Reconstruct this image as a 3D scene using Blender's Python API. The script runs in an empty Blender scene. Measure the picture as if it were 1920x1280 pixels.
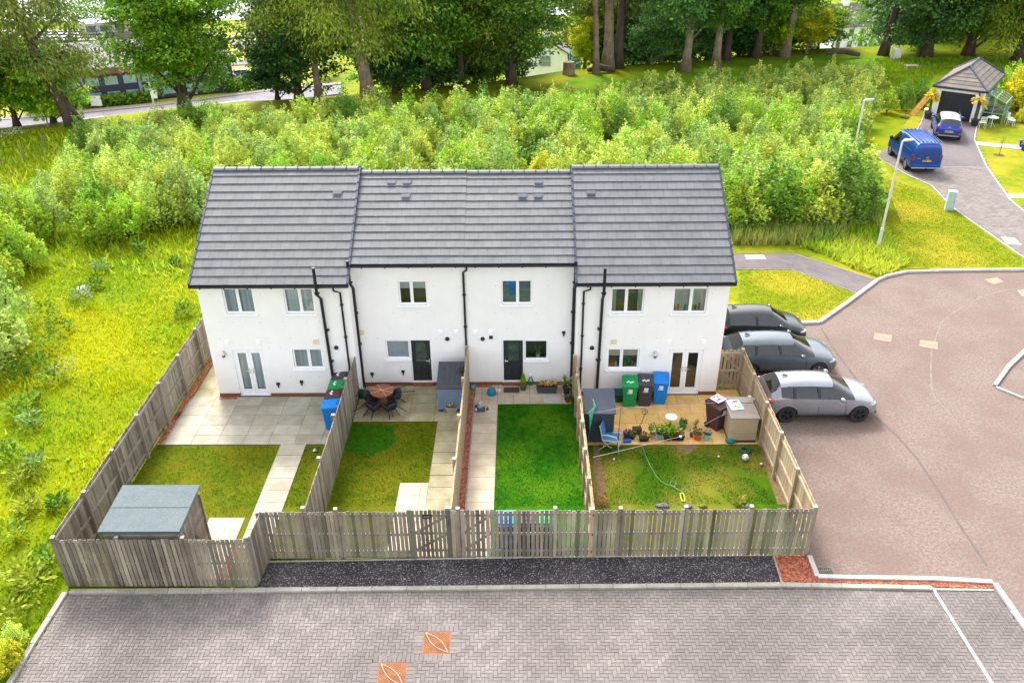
import bpy, bmesh, math, random
import numpy as np
from mathutils import Vector, Matrix, noise as mnoise
SC=bpy.context.scene; COL=SC.collection
R=math.radians; PI=math.pi
random.seed(7)
def S(r,g,b):
    f=lambda v:(v/255/12.92) if v/255<=.04045 else ((v/255+.055)/1.055)**2.4
    return (f(r),f(g),f(b))
# ------------------------------------------------------------------ camera: measured from the photograph
FPX,PITCH,YAW,ROLL=1556.113,30.027,-0.625,-0.572
CP=np.array([11.288,-25.944,17.35])
_a,_b,_c=[math.radians(v) for v in (PITCH,YAW,ROLL)]
FW=np.array([math.sin(_b)*math.cos(_a),math.cos(_b)*math.cos(_a),-math.sin(_a)])
RT=np.array([math.cos(_b),-math.sin(_b),0.]); DN=np.cross(FW,RT)
def ray(px,py):
    u,w=px-960,py-640
    u,w=u*math.cos(_c)+w*math.sin(_c),-u*math.sin(_c)+w*math.cos(_c)
    return RT*u/FPX+DN*w/FPX+FW
def G(px,py,z=0.):
    r=ray(px,py); t=(z-CP[2])/r[2]; p=CP+r*t; return Vector(p)
def YP(px,py,y):
    r=ray(px,py); t=(y-CP[1])/r[1]; return Vector(CP+r*t)
def XP(px,py,x):
    r=ray(px,py); t=(x-CP[0])/r[0]; return Vector(CP+r*t)
def PR(x,y,z):
    v=np.array([x,y,z])-CP; X,Y,Z=v@RT,v@DN,v@FW
    u,w=FPX*X/Z,FPX*Y/Z
    return (960+u*math.cos(_c)-w*math.sin(_c),640+u*math.sin(_c)+w*math.cos(_c))
cam=bpy.data.cameras.new('camera'); co=bpy.data.objects.new('camera',cam); COL.objects.link(co)
cam.sensor_width=36; cam.lens=FPX/1920*36; cam.clip_end=3000; cam.clip_start=.5
rt=RT*math.cos(_c)-DN*math.sin(_c); dn=RT*math.sin(_c)+DN*math.cos(_c)
co.matrix_world=Matrix(((rt[0],-dn[0],-FW[0],CP[0]),(rt[1],-dn[1],-FW[1],CP[1]),(rt[2],-dn[2],-FW[2],CP[2]),(0,0,0,1)))
SC.camera=co
# ------------------------------------------------------------------ light
w=bpy.data.worlds.new('World'); SC.world=w; w.use_nodes=True
nt=w.node_tree; nt.nodes.clear()
sky=nt.nodes.new('ShaderNodeTexSky'); sky.sky_type='NISHITA'; sky.sun_disc=False
SUN_EL,SUN_AZ=R(47),R(-20)      # azimuth from +Y towards +X
sky.sun_elevation=SUN_EL; sky.sun_rotation=SUN_AZ; sky.air_density=1.0; sky.dust_density=3.0; sky.ozone_density=.6
hs=nt.nodes.new('ShaderNodeHueSaturation'); hs.inputs['Saturation'].default_value=.22
bg=nt.nodes.new('ShaderNodeBackground'); bg.inputs['Strength'].default_value=.15
ou=nt.nodes.new('ShaderNodeOutputWorld')
nt.links.new(sky.outputs[0],hs.inputs['Color']); nt.links.new(hs.outputs[0],bg.inputs[0]); nt.links.new(bg.outputs[0],ou.inputs[0])
sl=bpy.data.lights.new('sun','SUN'); sl.energy=1.2; sl.angle=R(13); sl.color=(1,.95,.87)
so=bpy.data.objects.new('sun',sl); COL.objects.link(so)
sd=Vector((math.sin(SUN_AZ)*math.cos(SUN_EL),math.cos(SUN_AZ)*math.cos(SUN_EL),math.sin(SUN_EL)))
so.rotation_euler=sd.to_track_quat('Z','Y').to_euler(); so.location=(0,0,60)
vs=SC.view_settings; vs.view_transform='Standard'; vs.look='None'; vs.gamma=1; vs.exposure=2.08
SC.cycles.max_bounces=6; SC.cycles.transparent_max_bounces=8; SC.cycles.use_denoising=True
# ------------------------------------------------------------------ materials
MATS={}
# real albedo of surfaces whose colours were read off the picture as they show in daylight
ALB=dict(red_tarmac=.40,tarmac_joint=.42,tarmac_joint_dark=.40,tarmac_patch=.45,block_paving=.46,joint_sand=.5,red_chips=.8,red_chip_stones=.8,grey_tarmac=.42,driveway_blocks=.42,driveway_block=.42,black_tarmac=.6,
 concrete_kerb=.75,pale_kerb=.75,line_paint=.75,grey_slab=.70,buff_slab=.74,beige_slab=.80,sandstone_slab=1.05,willow_leaf=1.12,sallow_leaf=1.12,alder_leaf=1.15,meadow_blade=.84,meadow_ground=.88,blade_front=.66,slab_joint=.8,grey_felt=.36,felt_edge=.5,grey_cover=.7,white_cover=.55,tan_cover=.5,tan_rib=.5,rusty_iron=.5,rust_rib=.5,worn_seam=.6,worn_iron=.5,
 dry_lawn=.55,lush_lawn=.72,patchy_lawn=.6,green_patch=.72,green_patch2=.65,front_lawn=.58,blade_dry=.62,blade_lush=.8,blade_patchy=.65,far_grass=.6,far_tarmac=.4,lot_tarmac=.35,far_paving=.45,shed_board=.8,
 silver_paint=.62,blue_grey_paint=.78,deep_blue_paint=.75,bright_blue_paint=.6,grey_flat_roof=.32,orange_fascia=.5,aqua_glass=.55,lilac_post=.5,office_grey=.5,office_white=.6,plant_grey=.5,navy_panel=.6,far_frame=.7,far_slate=.5,lot_white=.32,lot_silver=.3,lot_blue=.7,pale_pole=.6,estuary_water=.75,sycamore_leaf=1.3,holly_leaf=1.35,beech_leaf=1.2,lime_leaf=1.3,maple_leaf=1.3,line_cord=.6,dark_weed_blade=1.3,weed_blade=1.15,cypress_leaf=1.15,bluegreen_leaf=1.35,golden_leaf=1.2,roof_tile=1.1,bark=1.05,dark_bark=1.1,pale_blind=1.15,garage_tile=.7)
def pm(name,c1,c2=None,rough=.75,scale=4.,c3=None,scale3=.35,amt3=.5,bump=0.,bscale=None,spec=.4,metal=0.,coat=0.,tint=0.,world=False,thr=(.35,.65),detail=4.,trans=0.,objrand=0.,stretch=None,speck=None):
    if name in MATS: return MATS[name]
    kf=ALB.get(name,.6 if name.startswith(('weed_','weedflower_','garden_hose_','hose_loop_')) else 1.)
    if name.startswith('rock_'): kf=.38
    if kf!=1.: c1=tuple(v*kf for v in c1); c2=tuple(v*kf for v in c2) if c2 else None; c3=tuple(v*kf for v in c3) if c3 else None; speck=(tuple(v*kf for v in speck[0]),*speck[1:]) if speck else None
    m=bpy.data.materials.new(name); m.use_nodes=True; N=m.node_tree.nodes; L=m.node_tree.links
    p=N['Principled BSDF']; p.inputs['Roughness'].default_value=rough; p.inputs['Metallic'].default_value=metal
    p.inputs['Specular IOR Level'].default_value=spec
    if coat: p.inputs['Coat Weight'].default_value=coat; p.inputs['Coat Roughness'].default_value=.05
    if c2 is None: c2=tuple(v*.82 for v in c1)
    if world:
        tc=N.new('ShaderNodeNewGeometry'); vec=tc.outputs['Position']
    else:
        tc=N.new('ShaderNodeTexCoord'); vec=tc.outputs['Object']
    v0=vec
    if stretch:
        mp=N.new('ShaderNodeMapping'); mp.inputs['Scale'].default_value=stretch; L.new(vec,mp.inputs['Vector']); vec=mp.outputs[0]
    def nz(sc,det=detail,v=None):
        n=N.new('ShaderNodeTexNoise'); n.inputs['Scale'].default_value=sc; n.inputs['Detail'].default_value=det; n.inputs['Roughness'].default_value=.6; L.new(v or vec,n.inputs['Vector']); return n
    def ramp(n,a,b):
        r=N.new('ShaderNodeMapRange'); r.inputs[1].default_value=a; r.inputs[2].default_value=b; L.new(n,r.inputs[0]); return r.outputs[0]
    def mix(f,a,b,mode='MIX'):
        x=N.new('ShaderNodeMix'); x.data_type='RGBA'; x.blend_type=mode
        if isinstance(f,float): x.inputs[0].default_value=f
        else: L.new(f,x.inputs[0])
        for i,v in ((6,a),(7,b)):
            if isinstance(v,tuple): x.inputs[i].default_value=(*v[:3],1)
            else: L.new(v,x.inputs[i])
        return x.outputs[2]
    col=mix(ramp(nz(scale).outputs[0],*thr),tuple(c1),tuple(c2))
    if c3:
        f=ramp(nz(scale3,3.,v0).outputs[0],.42,.62)
        mm=N.new('ShaderNodeMath'); mm.operation='MULTIPLY'; mm.inputs[1].default_value=amt3; L.new(f,mm.inputs[0])
        col=mix(mm.outputs[0],col,tuple(c3))
    if speck:   # (colour, scale, threshold)
        vo=N.new('ShaderNodeTexVoronoi'); vo.inputs['Scale'].default_value=speck[1]; L.new(v0,vo.inputs['Vector'])
        sp=N.new('ShaderNodeSeparateColor'); L.new(vo.outputs['Color'],sp.inputs[0])
        gt=N.new('ShaderNodeMath'); gt.operation='GREATER_THAN'; gt.inputs[1].default_value=speck[2]; L.new(sp.outputs[0],gt.inputs[0])
        col=mix(gt.outputs[0],col,tuple(speck[0]))
    if tint:
        at=N.new('ShaderNodeAttribute'); at.attribute_name='tint'
        r=N.new('ShaderNodeMapRange'); r.inputs[1].default_value=0; r.inputs[2].default_value=1; r.inputs[3].default_value=1-tint; r.inputs[4].default_value=1+tint; L.new(at.outputs['Fac'],r.inputs[0])
        cb=N.new('ShaderNodeCombineColor'); [L.new(r.outputs[0],cb.inputs[i]) for i in range(3)]
        col=mix(1.,col,cb.outputs[0],'MULTIPLY')
    if objrand:
        oi=N.new('ShaderNodeObjectInfo'); h=N.new('ShaderNodeHueSaturation')
        r=N.new('ShaderNodeMapRange'); r.inputs[3].default_value=1-objrand; r.inputs[4].default_value=1+objrand; L.new(oi.outputs['Random'],r.inputs[0]); L.new(r.outputs[0],h.inputs['Value'])
        r2=N.new('ShaderNodeMapRange'); r2.inputs[3].default_value=.5-.03*objrand/.3; r2.inputs[4].default_value=.5+.025*objrand/.3
        mo=N.new('ShaderNodeMath'); mo.operation='FRACT'; mu=N.new('ShaderNodeMath'); mu.operation='MULTIPLY'; mu.inputs[1].default_value=7.31; L.new(oi.outputs['Random'],mu.inputs[0]); L.new(mu.outputs[0],mo.inputs[0]); L.new(mo.outputs[0],r2.inputs[0]); L.new(r2.outputs[0],h.inputs['Hue'])
        L.new(col,h.inputs['Color']); col=h.outputs[0]
    L.new(col,p.inputs['Base Color'])
    if bump:
        b=N.new('ShaderNodeBump'); b.inputs['Strength'].default_value=bump; b.inputs['Distance'].default_value=.02
        L.new(nz(bscale or scale*3).outputs[0],b.inputs['Height']); L.new(b.outputs[0],p.inputs['Normal'])
    if trans:
        t=N.new('ShaderNodeBsdfTranslucent'); L.new(col,t.inputs[0]); ms=N.new('ShaderNodeMixShader'); ms.inputs[0].default_value=trans
        L.new(p.outputs[0],ms.inputs[1]); L.new(t.outputs[0],ms.inputs[2]); L.new(ms.outputs[0],N['Material Output'].inputs[0])
    MATS[name]=m; return m
def glassmat(name,tint=(.75,.82,.82),refl=.08,rough=.02):
    if name in MATS: return MATS[name]
    m=bpy.data.materials.new(name); m.use_nodes=True; N=m.node_tree.nodes; L=m.node_tree.links; N.remove(N['Principled BSDF'])
    t=N.new('ShaderNodeBsdfTransparent'); t.inputs[0].default_value=(*tint,1); g=N.new('ShaderNodeBsdfGlossy'); g.inputs['Roughness'].default_value=rough
    fr=N.new('ShaderNodeFresnel'); fr.inputs[0].default_value=1.5; ad=N.new('ShaderNodeMath'); ad.inputs[1].default_value=refl; L.new(fr.outputs[0],ad.inputs[0]); ad.use_clamp=True
    mx=N.new('ShaderNodeMixShader'); L.new(ad.outputs[0],mx.inputs[0]); L.new(t.outputs[0],mx.inputs[1]); L.new(g.outputs[0],mx.inputs[2]); L.new(mx.outputs[0],N['Material Output'].inputs[0])
    MATS[name]=m; return m
# ------------------------------------------------------------------ mesh builder
class MB:
    def __init__(s): s.v=[]; s.f=[]; s.m=[]; s.t=[]
    def face(s,pts,m=0,t=.5):
        i=len(s.v); s.v+=[tuple(p) for p in pts]; s.f.append(tuple(range(i,i+len(pts)))); s.m.append(m); s.t.append(t); return s
    def box(s,x0,x1,y0,y1,z0,z1,m=0,t=.5,M=None):
        c=[Vector((x,y,z)) for z in (z0,z1) for y in (y0,y1) for x in (x0,x1)]
        if M is not None: c=[M@p for p in c]
        return s.hexa(c,m,t)
    def hexa(s,c,m=0,t=.5):  # 8 corners: bottom (00,10,01,11) then top
        i=len(s.v); s.v+=[tuple(p) for p in c]
        for q in ((0,2,3,1),(4,5,7,6),(0,1,5,4),(2,6,7,3),(0,4,6,2),(1,3,7,5)):
            s.f.append(tuple(i+k for k in q)); s.m.append(m); s.t.append(t)
        return s
    def frust(s,x0,x1,y0,y1,z0,z1,k=.85,m=0,t=.5,M=None):  # box whose bottom is k times the top
        cx,cy=(x0+x1)/2,(y0+y1)/2; c=[]
        for z,kk in ((z0,k),(z1,1)):
            for y in (y0,y1):
                for x in (x0,x1): c.append(Vector((cx+(x-cx)*kk,cy+(y-cy)*kk,z)))
        if M is not None: c=[M@p for p in c]
        return s.hexa(c,m,t)
    def prism(s,poly,z0,z1,m=0,t=.5):
        n=len(poly); a=sum(poly[i][0]*poly[(i+1)%n][1]-poly[(i+1)%n][0]*poly[i][1] for i in range(n))
        if a<0: poly=poly[::-1]
        i=len(s.v); s.v+=[(p[0],p[1],z0) for p in poly]+[(p[0],p[1],z1) for p in poly]
        s.f+=[tuple(i+k for k in range(n-1,-1,-1)),tuple(i+n+k for k in range(n))]; s.m+=[m,m]; s.t+=[t,t]
        for k in range(n):
            s.f.append((i+k,i+(k+1)%n,i+n+(k+1)%n,i+n+k)); s.m.append(m); s.t.append(t)
        return s
    def tube(s,pts,r,n=6,m=0,t=.5,cap=True):
        pts=[Vector(p) for p in pts]; rr=r if isinstance(r,(list,tuple)) else [r]*len(pts); i0=len(s.v)
        prev=None
        for k,p in enumerate(pts):
            d=(pts[min(k+1,len(pts)-1)]-pts[max(k-1,0)]).normalized()
            if prev is None: a=d.orthogonal().normalized()
            else:
                a=prev-d*prev.dot(d)
                a=a.normalized() if a.length>1e-6 else d.orthogonal().normalized()
            prev=a; b=d.cross(a)
            for j in range(n):
                th=2*PI*j/n; s.v.append(tuple(p+(a*math.cos(th)+b*math.sin(th))*rr[k]))
        for k in range(len(pts)-1):
            for j in range(n):
                s.f.append((i0+k*n+j,i0+k*n+(j+1)%n,i0+(k+1)*n+(j+1)%n,i0+(k+1)*n+j)); s.m.append(m); s.t.append(t)
        if cap:
            s.f.append(tuple(i0+j for j in range(n-1,-1,-1))); s.f.append(tuple(i0+(len(pts)-1)*n+j for j in range(n))); s.m+=[m,m]; s.t+=[t,t]
        return s
    def lathe(s,prof,n=16,m=0,t=.5,M=None,cap=True,sx=1.,sy=1.):
        i0=len(s.v)
        for r,z in prof:
            for j in range(n):
                p=Vector((r*math.cos(2*PI*j/n)*sx,r*math.sin(2*PI*j/n)*sy,z)); s.v.append(tuple(M@p if M is not None else p))
        for k in range(len(prof)-1):
            for j in range(n):
                s.f.append((i0+k*n+j,i0+k*n+(j+1)%n,i0+(k+1)*n+(j+1)%n,i0+(k+1)*n+j)); s.m.append(m); s.t.append(t)
        if cap:
            s.f.append(tuple(i0+j for j in range(n-1,-1,-1))); s.f.append(tuple(i0+(len(prof)-1)*n+j for j in range(n))); s.m+=[m,m]; s.t+=[t,t]
        return s
    def leaf(s,p,d,u,l,wd,m=0,t=.5):   # a leaf quad from p along d
        a=Vector(d)*l; b=Vector(u)*wd*.5; p=Vector(p)
        return s.face((p,p+a*.5+b,p+a,p+a*.5-b),m,t)
    def build(s,name,mats,parent=None,smooth=False,bevel=0.,loc=None,rz=None,auto=None):
        me=bpy.data.meshes.new(name); me.from_pydata(s.v,[],s.f)
        if not isinstance(mats,(list,tuple)): mats=[mats]
        for m in mats: me.materials.append(m)
        me.polygons.foreach_set('material_index',s.m)
        a=me.attributes.new('tint','FLOAT','FACE'); a.data.foreach_set('value',s.t)
        if smooth: me.polygons.foreach_set('use_smooth',[True]*len(s.f))
        me.update()
        if auto: 
            me.polygons.foreach_set('use_smooth',[True]*len(s.f)); me.set_sharp_from_angle(angle=R(auto))
        o=bpy.data.objects.new(name,me); COL.objects.link(o)
        if parent: o.parent=parent
        if loc is not None: o.location=loc
        if rz is not None: o.rotation_euler=(0,0,rz)
        if bevel:
            b=o.modifiers.new('bevel','BEVEL'); b.width=bevel; b.segments=2; b.limit_method='ANGLE'; b.angle_limit=R(50)
        return o
def tag(o,label=None,cat=None,group=None,kind=None):
    if label: o['label']=label
    if cat: o['category']=cat
    if group: o['group']=group
    if kind: o['kind']=kind
    return o
def thing(name,label,cat,loc=(0,0,0),rz=0.,group=None):
    o=bpy.data.objects.new(name,None); COL.objects.link(o); o.location=loc; o.rotation_euler=(0,0,rz); o.empty_display_size=.3
    return tag(o,label,cat,group)
def dup(root,loc,rz=None,label=None,scale=None):
    def cp(o,par):
        c=o.copy(); COL.objects.link(c)
        if par: c.parent=par
        for ch in o.children: cp(ch,c)
        return c
    r=cp(root,None); r.location=loc
    if rz is not None: r.rotation_euler=(0,0,rz)
    if scale is not None: r.scale=scale if isinstance(scale,(tuple,list)) else (scale,)*3
    if label: r['label']=label
    return r
def struct(name,mb,mat,label=None,smooth=False,**k):
    o=mb.build(name,mat,smooth=smooth,**k); o['kind']='structure'
    if label: o['label']=label
    return o
def inpoly(x,y,P):
    c=False; n=len(P)
    for i in range(n):
        x1,y1=P[i][0],P[i][1]; x2,y2=P[(i+1)%n][0],P[(i+1)%n][1]
        if (y1>y)!=(y2>y) and x<(x2-x1)*(y-y1)/(y2-y1)+x1: c=not c
    return c
rnd=random.random
def U(a,b): return a+(b-a)*random.random()
# ------------------------------------------------------------------ palette
M_=dict(
 render=pm('white_render',(.84,.825,.82),(.812,.797,.79),.9,2.0,c3=(.77,.755,.745),scale3=.8,amt3=.5,stretch=(2,2,.7),bump=.15,bscale=60),
 tile=pm('roof_tile',(.086,.089,.097),(.106,.109,.117),.65,3,c3=(.122,.124,.13),scale3=.9,amt3=.5,tint=.10,bump=.2,bscale=30),
 black=pm('black_plastic',(.012,.013,.017),(.018,.02,.024),.35,8),
 verge=pm('verge_trim',(.02,.026,.05),(.035,.04,.07),.4,6),
 pvc=pm('white_pvc',(.88,.88,.89),(.85,.85,.87),.35,3),
 doorg=pm('anthracite_door',(.02,.024,.028),(.028,.032,.036),.35,4),
 blindw=pm('pale_blind',(.50,.57,.60),(.40,.48,.52),.8,3,stretch=(14,1,.3),tint=.25),
 blindc=pm('cream_blind',(.62,.60,.45),(.56,.54,.40),.8,3),
 blindd=pm('slat_blind',(.20,.22,.25),(.10,.11,.13),.6,3,stretch=(.3,.3,30)),
 curtain=pm('pale_curtain',(.55,.56,.52),(.42,.44,.42),.9,4,stretch=(12,1,.4)),
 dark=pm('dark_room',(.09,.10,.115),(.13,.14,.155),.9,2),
 vblue=pm('blue_cloth',(.02,.17,.42),(.03,.2,.5),.7,4),
 brick=pm('red_brick',(.26,.10,.065),(.20,.07,.05),.85,14,bump=.3),
 cream=pm('cream_plastic',(.72,.60,.36),(.66,.55,.33),.6,6),
 chrome=pm('chrome',(.7,.7,.72),(.6,.6,.62),.18,4,metal=1.),
 wood=pm('weathered_wood',(.25,.212,.165),(.14,.115,.088),.9,5,c3=(.255,.235,.18),scale3=1.3,amt3=.6,tint=.5,stretch=(1,1,.12),bump=.3,bscale=25,world=True),
 woodin=pm('pale_wood',(.40,.30,.185),(.26,.19,.115),.9,5,c3=(.38,.31,.21),scale3=1.0,amt3=.5,tint=.25,stretch=(1,1,.15),bump=.25,bscale=25,world=True),
 woodtop=pm('post_top_wood',(.50,.46,.40),(.36,.32,.27),.9,8,world=True),
 soil=pm('soil',(.09,.055,.03),(.05,.03,.018),.95,12,bump=.5),
 concrete=pm('concrete_kerb',(.46,.43,.37),(.37,.34,.29),.9,5,c3=(.30,.28,.22),scale3=1.5,amt3=.5,bump=.2,world=True,tint=.1),
 kerbw=pm('pale_kerb',(.62,.58,.54),(.5,.47,.44),.9,5,c3=(.42,.39,.35),scale3=1.2,amt3=.5,bump=.15,world=True,tint=.1),
 tyre=pm('tyre_rubber',(.014,.014,.015),(.02,.02,.021),.8,20),
 rubber=pm('black_rubber',(.02,.02,.022),(.028,.028,.03),.7,9),
)
M_['glass']=glassmat('window_glass',(.85,.9,.9),.10)
M_['frost']=pm('obscure_glass',(.055,.07,.06),(.028,.038,.03),.15,25,c3=(.09,.11,.09),scale3=4,spec=.6)
M_['carglass']=glassmat('car_glass',(.22,.29,.30),.075)
# ================================================================== ground
BR=[(-80,22),(-40,31),(-27,36),(-22.9,38),(-15.4,42),(-1.25,45.5),(10,50),(18,55.5),(30,58),(38,63),(55,66),(80,74),(140,90)]
def brink(x):
    for (x0,y0),(x1,y1) in zip(BR,BR[1:]):
        if x<=x1: return y0+(y1-y0)*(max(x,x0)-x0)/(x1-x0)
    return BR[-1][1]
def TZ(x,y):
    d=y-brink(x)
    if d<=0: z=0.
    elif d<6: z=-.03*d*d
    elif d<60: z=-1.08-.38*(d-6)
    else: z=-21.6-.09*(d-60)
    return max(z,-47.)
def HZ(x,y): return TZ(x,y)
xs=[-400,-300,-220,-160,-120,-95]+[-80+4*i for i in range(46)]+[110,130,160,210,280,380]
ys=[-70,-50,-40]+[-32+3*i for i in range(70)]+[180,190,200,215,235,260,290,330,400,520,700,1000]
b=MB()
for y in ys:
    for x in xs: b.v.append((x,y,TZ(x,y)+(.05*mnoise.noise((x*.1,y*.1,0)) if y-brink(x)>-14 and x<28 else -.02)))
nx=len(xs)
for j in range(len(ys)-1):
    for i in range(nx-1): b.f.append((j*nx+i,j*nx+i+1,(j+1)*nx+i+1,(j+1)*nx+i)); b.m.append(0); b.t.append(.5)
GR1,GR2,GR3=S(154,172,16),S(116,150,20),S(180,180,10)
meadow=pm('meadow_ground',spec=.06,c1=tuple(v*.52 for v in GR1),c2=tuple(v*.5 for v in GR2),rough=.95,scale=.55,c3=tuple(v*.55 for v in GR3),scale3=.13,amt3=.8,bump=1.,bscale=6,world=True,detail=8)
struct('ground',b,meadow,smooth=True)
# the estuary far beyond the town
b=MB(); b.face([(-900,330,-46.6),(700,330,-46.6),(1200,2200,-46.6),(-1400,2200,-46.6)])
struct('water',b,pm('estuary_water',(.55,.57,.60),(.42,.45,.48),.35,.02,world=True,spec=.5,stretch=(1,6,1)))
# ------------------------------------------------------------------ road (red-brown tarmac court)
def flat(pxs,z=0.): return [tuple(G(px,py,z).xy) for px,py in pxs]
roadm=pm('red_tarmac',S(182,162,151),S(148,129,119),.9,11,c3=S(150,124,112),scale3=.45,amt3=.6,bump=.5,bscale=60,world=True,detail=9,speck=(S(164,122,110),34,.90))
for nd in roadm.node_tree.nodes:   # darken to real tarmac albedo
    pass
road=MB(); rp=[(19.65,-9.9),(19.55,.6),(19.0,.9),(18.8,6.9),(23.6,7.0)]
P=[tuple(G(1519,1045).xy)]+[(19.62,-8.0),(19.62,.9),(18.75,.9),(18.75,6.55)]+flat([(1498,607),(1537,606),(1642,529),(1660,517),(1700,510),(1920,506)])+[(60,10.6),(60,-30),(27.5,-30)]+flat([(1935,1190),(1862,1090),(1530,1079)])
road.prism(P,-.05,.006); struct('road',road,roadm,label='red-brown tarmac court')
# tarmac patch joints seen on the court
def strip(name,pts,w,z,mat,h=.004,label=None,kind='structure'):
    b=MB(); pts=[Vector((p[0],p[1])) for p in pts]
    L_,R_=[],[]
    for i,p in enumerate(pts):
        d=(pts[min(i+1,len(pts)-1)]-pts[max(i-1,0)]).normalized(); n=Vector((-d.y,d.x))
        L_.append(p+n*w/2); R_.append(p-n*w/2)
    for i in range(len(pts)-1):
        b.hexa([(*R_[i],z),(*R_[i+1],z),(*L_[i],z),(*L_[i+1],z),(*R_[i],z+h),(*R_[i+1],z+h),(*L_[i],z+h),(*L_[i+1],z+h)],0,rnd())
    o=b.build(name,mat); o['kind']=kind
    if label: o['label']=label
    return o
jm=pm('tarmac_joint',S(184,168,158),S(158,142,132),.9,3,world=True)
jd=pm('tarmac_joint_dark',S(132,116,110),S(148,130,124),.9,2,world=True)
strip('road_joint',flat([(1754,750),(1750,738),(1747,725),(1745,700),(1746,660),(1755,632),(1765,605),(1785,588),(1810,573),(1842,556),(1880,545),(1920,540)]),.05,.006,jm)
strip('road_joint',flat([(1746,700),(1745,725),(1752,745),(1775,770),(1800,800)]),.04,.0065,jm)
strip('road_joint',flat([(1640,780),(1680,815),(1720,860),(1760,920),(1800,985),(1850,1060)]),.07,.0062,jd)
strip('road_joint',flat([(1540,615),(1560,650),(1590,690),(1620,730),(1640,770)]),.10,.0063,jd)
# ------------------------------------------------------------------ kerbs
def kerb(name,pts,w=.13,z0=0.,h=.1,mat=None,seg=.9,label=None):
    b=MB(); pts=[Vector((p[0],p[1])) for p in pts]; out=[pts[0]]
    for a,c in zip(pts,pts[1:]):
        n=max(1,round((c-a).length/seg)); out+=[a+(c-a)*(k+1)/n for k in range(n)]
    for a,c in zip(out,out[1:]):
        d=(c-a); l=d.length; d.normalize(); n=Vector((-d.y,d.x))*w/2; e=d*.004; a2,c2=a+e,c-e
        t=rnd(); hh=h+U(-.004,.004)
        b.hexa([(*(a2-n),z0),(*(c2-n),z0),(*(a2+n),z0),(*(c2+n),z0),(*(a2-n),z0+hh),(*(c2-n),z0+hh),(*(a2+n),z0+hh),(*(c2+n),z0+hh)],0,t)
    o=b.build(name,mat or M_['kerbw'],bevel=.012); o['kind']='structure'
    if label: o['label']=label
    return o
kerb('kerb',flat([(1366,606),(1500,604),(1537,602),(1590,565),(1644,525)],.1),.16,0,.12)
kerb('kerb',flat([(1644,524),(1662,516),(1700,508),(1760,506),(1920,504),(2050,503)],.1),.16,0,.12)
kerb('kerb',flat([(1940,640),(1892,685),(1866,721)],.08),.15,0,.1)
kerb('kerb',flat([(1868,724),(1920,745),(1990,772)],.08),.10,0,.08)
kerb('kerb',flat([(1518,1040),(1533,1079),(1600,1081),(1750,1083),(1862,1089)],.09),.14,0,.1)
kerb('kerb',flat([(1866,1092),(1900,1140),(1940,1196),(1990,1270),(2040,1350)],.09),.14,0,.1)
kerb('kerb',flat([(130,1107),(500,1104),(960,1099),(1465,1094),(1749,1100)],.09),.15,0,.09,M_['concrete'])
kerb('kerb',flat([(1753,1103),(1864,1105)],.05),.08,0,.05,M_['concrete'])
kerb('kerb',flat([(122,1108),(60,1205),(10,1290),(-60,1410)],.09),.15,0,.09,M_['concrete'])
kerb('kerb',flat([(486,1052),(780,1047),(1000,1043),(1448,1039)],.05),.05,0,.05,M_['concrete'])
kerb('kerb',flat([(1451,1041),(1466,1092)],.05),.05,0,.05,M_['concrete'])
# ------------------------------------------------------------------ pavement strip and red chips
b=MB(); b.prism(flat([(484,1103),(508,1050),(1449,1041),(1466,1095)]),-.05,.03)
struct('pavement',b,pm('black_tarmac',S(62,58,64),S(44,42,48),.85,3,c3=S(92,86,90),scale3=.7,amt3=.45,bump=.6,bscale=60,world=True,detail=8,speck=(S(170,158,156),42,.90)))
chipm=pm('red_chips',S(176,96,68),S(128,66,48),.9,14,c3=S(196,140,112),scale3=5,amt3=.5,bump=1.,bscale=55,world=True,detail=8,speck=(S(205,165,140),40,.84))
b=MB(); b.prism(flat([(1451,1042),(1517,1041),(1532,1081),(1600,1083),(1750,1085),(1862,1091),(1866,1103),(1752,1101),(1467,1094)]),-.05,.035); struct('gravel_bed',b,chipm)
# stone chips lying loose on it
b=MB(); Pg=flat([(1453,1044),(1516,1044),(1530,1083),(1750,1087),(1858,1092),(1862,1101),(1752,1098),(1470,1091)])
x0,x1=min(p[0] for p in Pg),max(p[0] for p in Pg); y0,y1=min(p[1] for p in Pg),max(p[1] for p in Pg)
k=0
while k<2600:
    x,y=U(x0,x1),U(y0,y1)
    if inpoly(x,y,Pg):
        s=U(.012,.028); M=Matrix.Translation((x,y,.04))@Matrix.Rotation(U(0,6),4,'Z')@Matrix.Rotation(U(-.5,.5),4,'X'); b.box(-s,s,-s*.6,s*.6,-s*.4,s*.4,0,rnd(),M); k+=1
chip2=pm('red_chip_stones',S(190,112,82),S(140,76,58),.9,9,world=True,tint=.45)
o=struct('gravel',b,chip2); o['kind']='stuff'
# ------------------------------------------------------------------ block paving: every block is real, herringbone at 90 degrees
jb=MB(); PV=flat([(128,1108),(700,1103),(1465,1097),(1748,1102),(1752,1104),(1866,1102),(1948,1214),(2060,1380)])+[(27.5,-30),(-8,-30)]+flat([(-70,1410),(20,1285),(118,1118)])
jb.prism(PV,-.06,.004); struct('paving_joints',jb,pm('joint_sand',S(88,80,78),S(66,60,58),.95,20,world=True))
pavm=pm('block_paving',S(172,161,156),S(149,139,135),.88,2.2,c3=S(128,118,114),scale3=.16,amt3=.75,bump=.25,bscale=40,world=True,tint=.13,detail=6)
b=MB(); bw,bl=.105,.21; g=.005
FOV=[(-.5,-9.7),(28,-9.7)]
lnA,lnB=G(1748,1102),G(1862,1285)
def leftside(x,y): return (lnB.x-lnA.x)*(y-lnA.y)-(lnB.y-lnA.y)*(x-lnA.x)
soldier=G(900,1111).y
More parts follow.
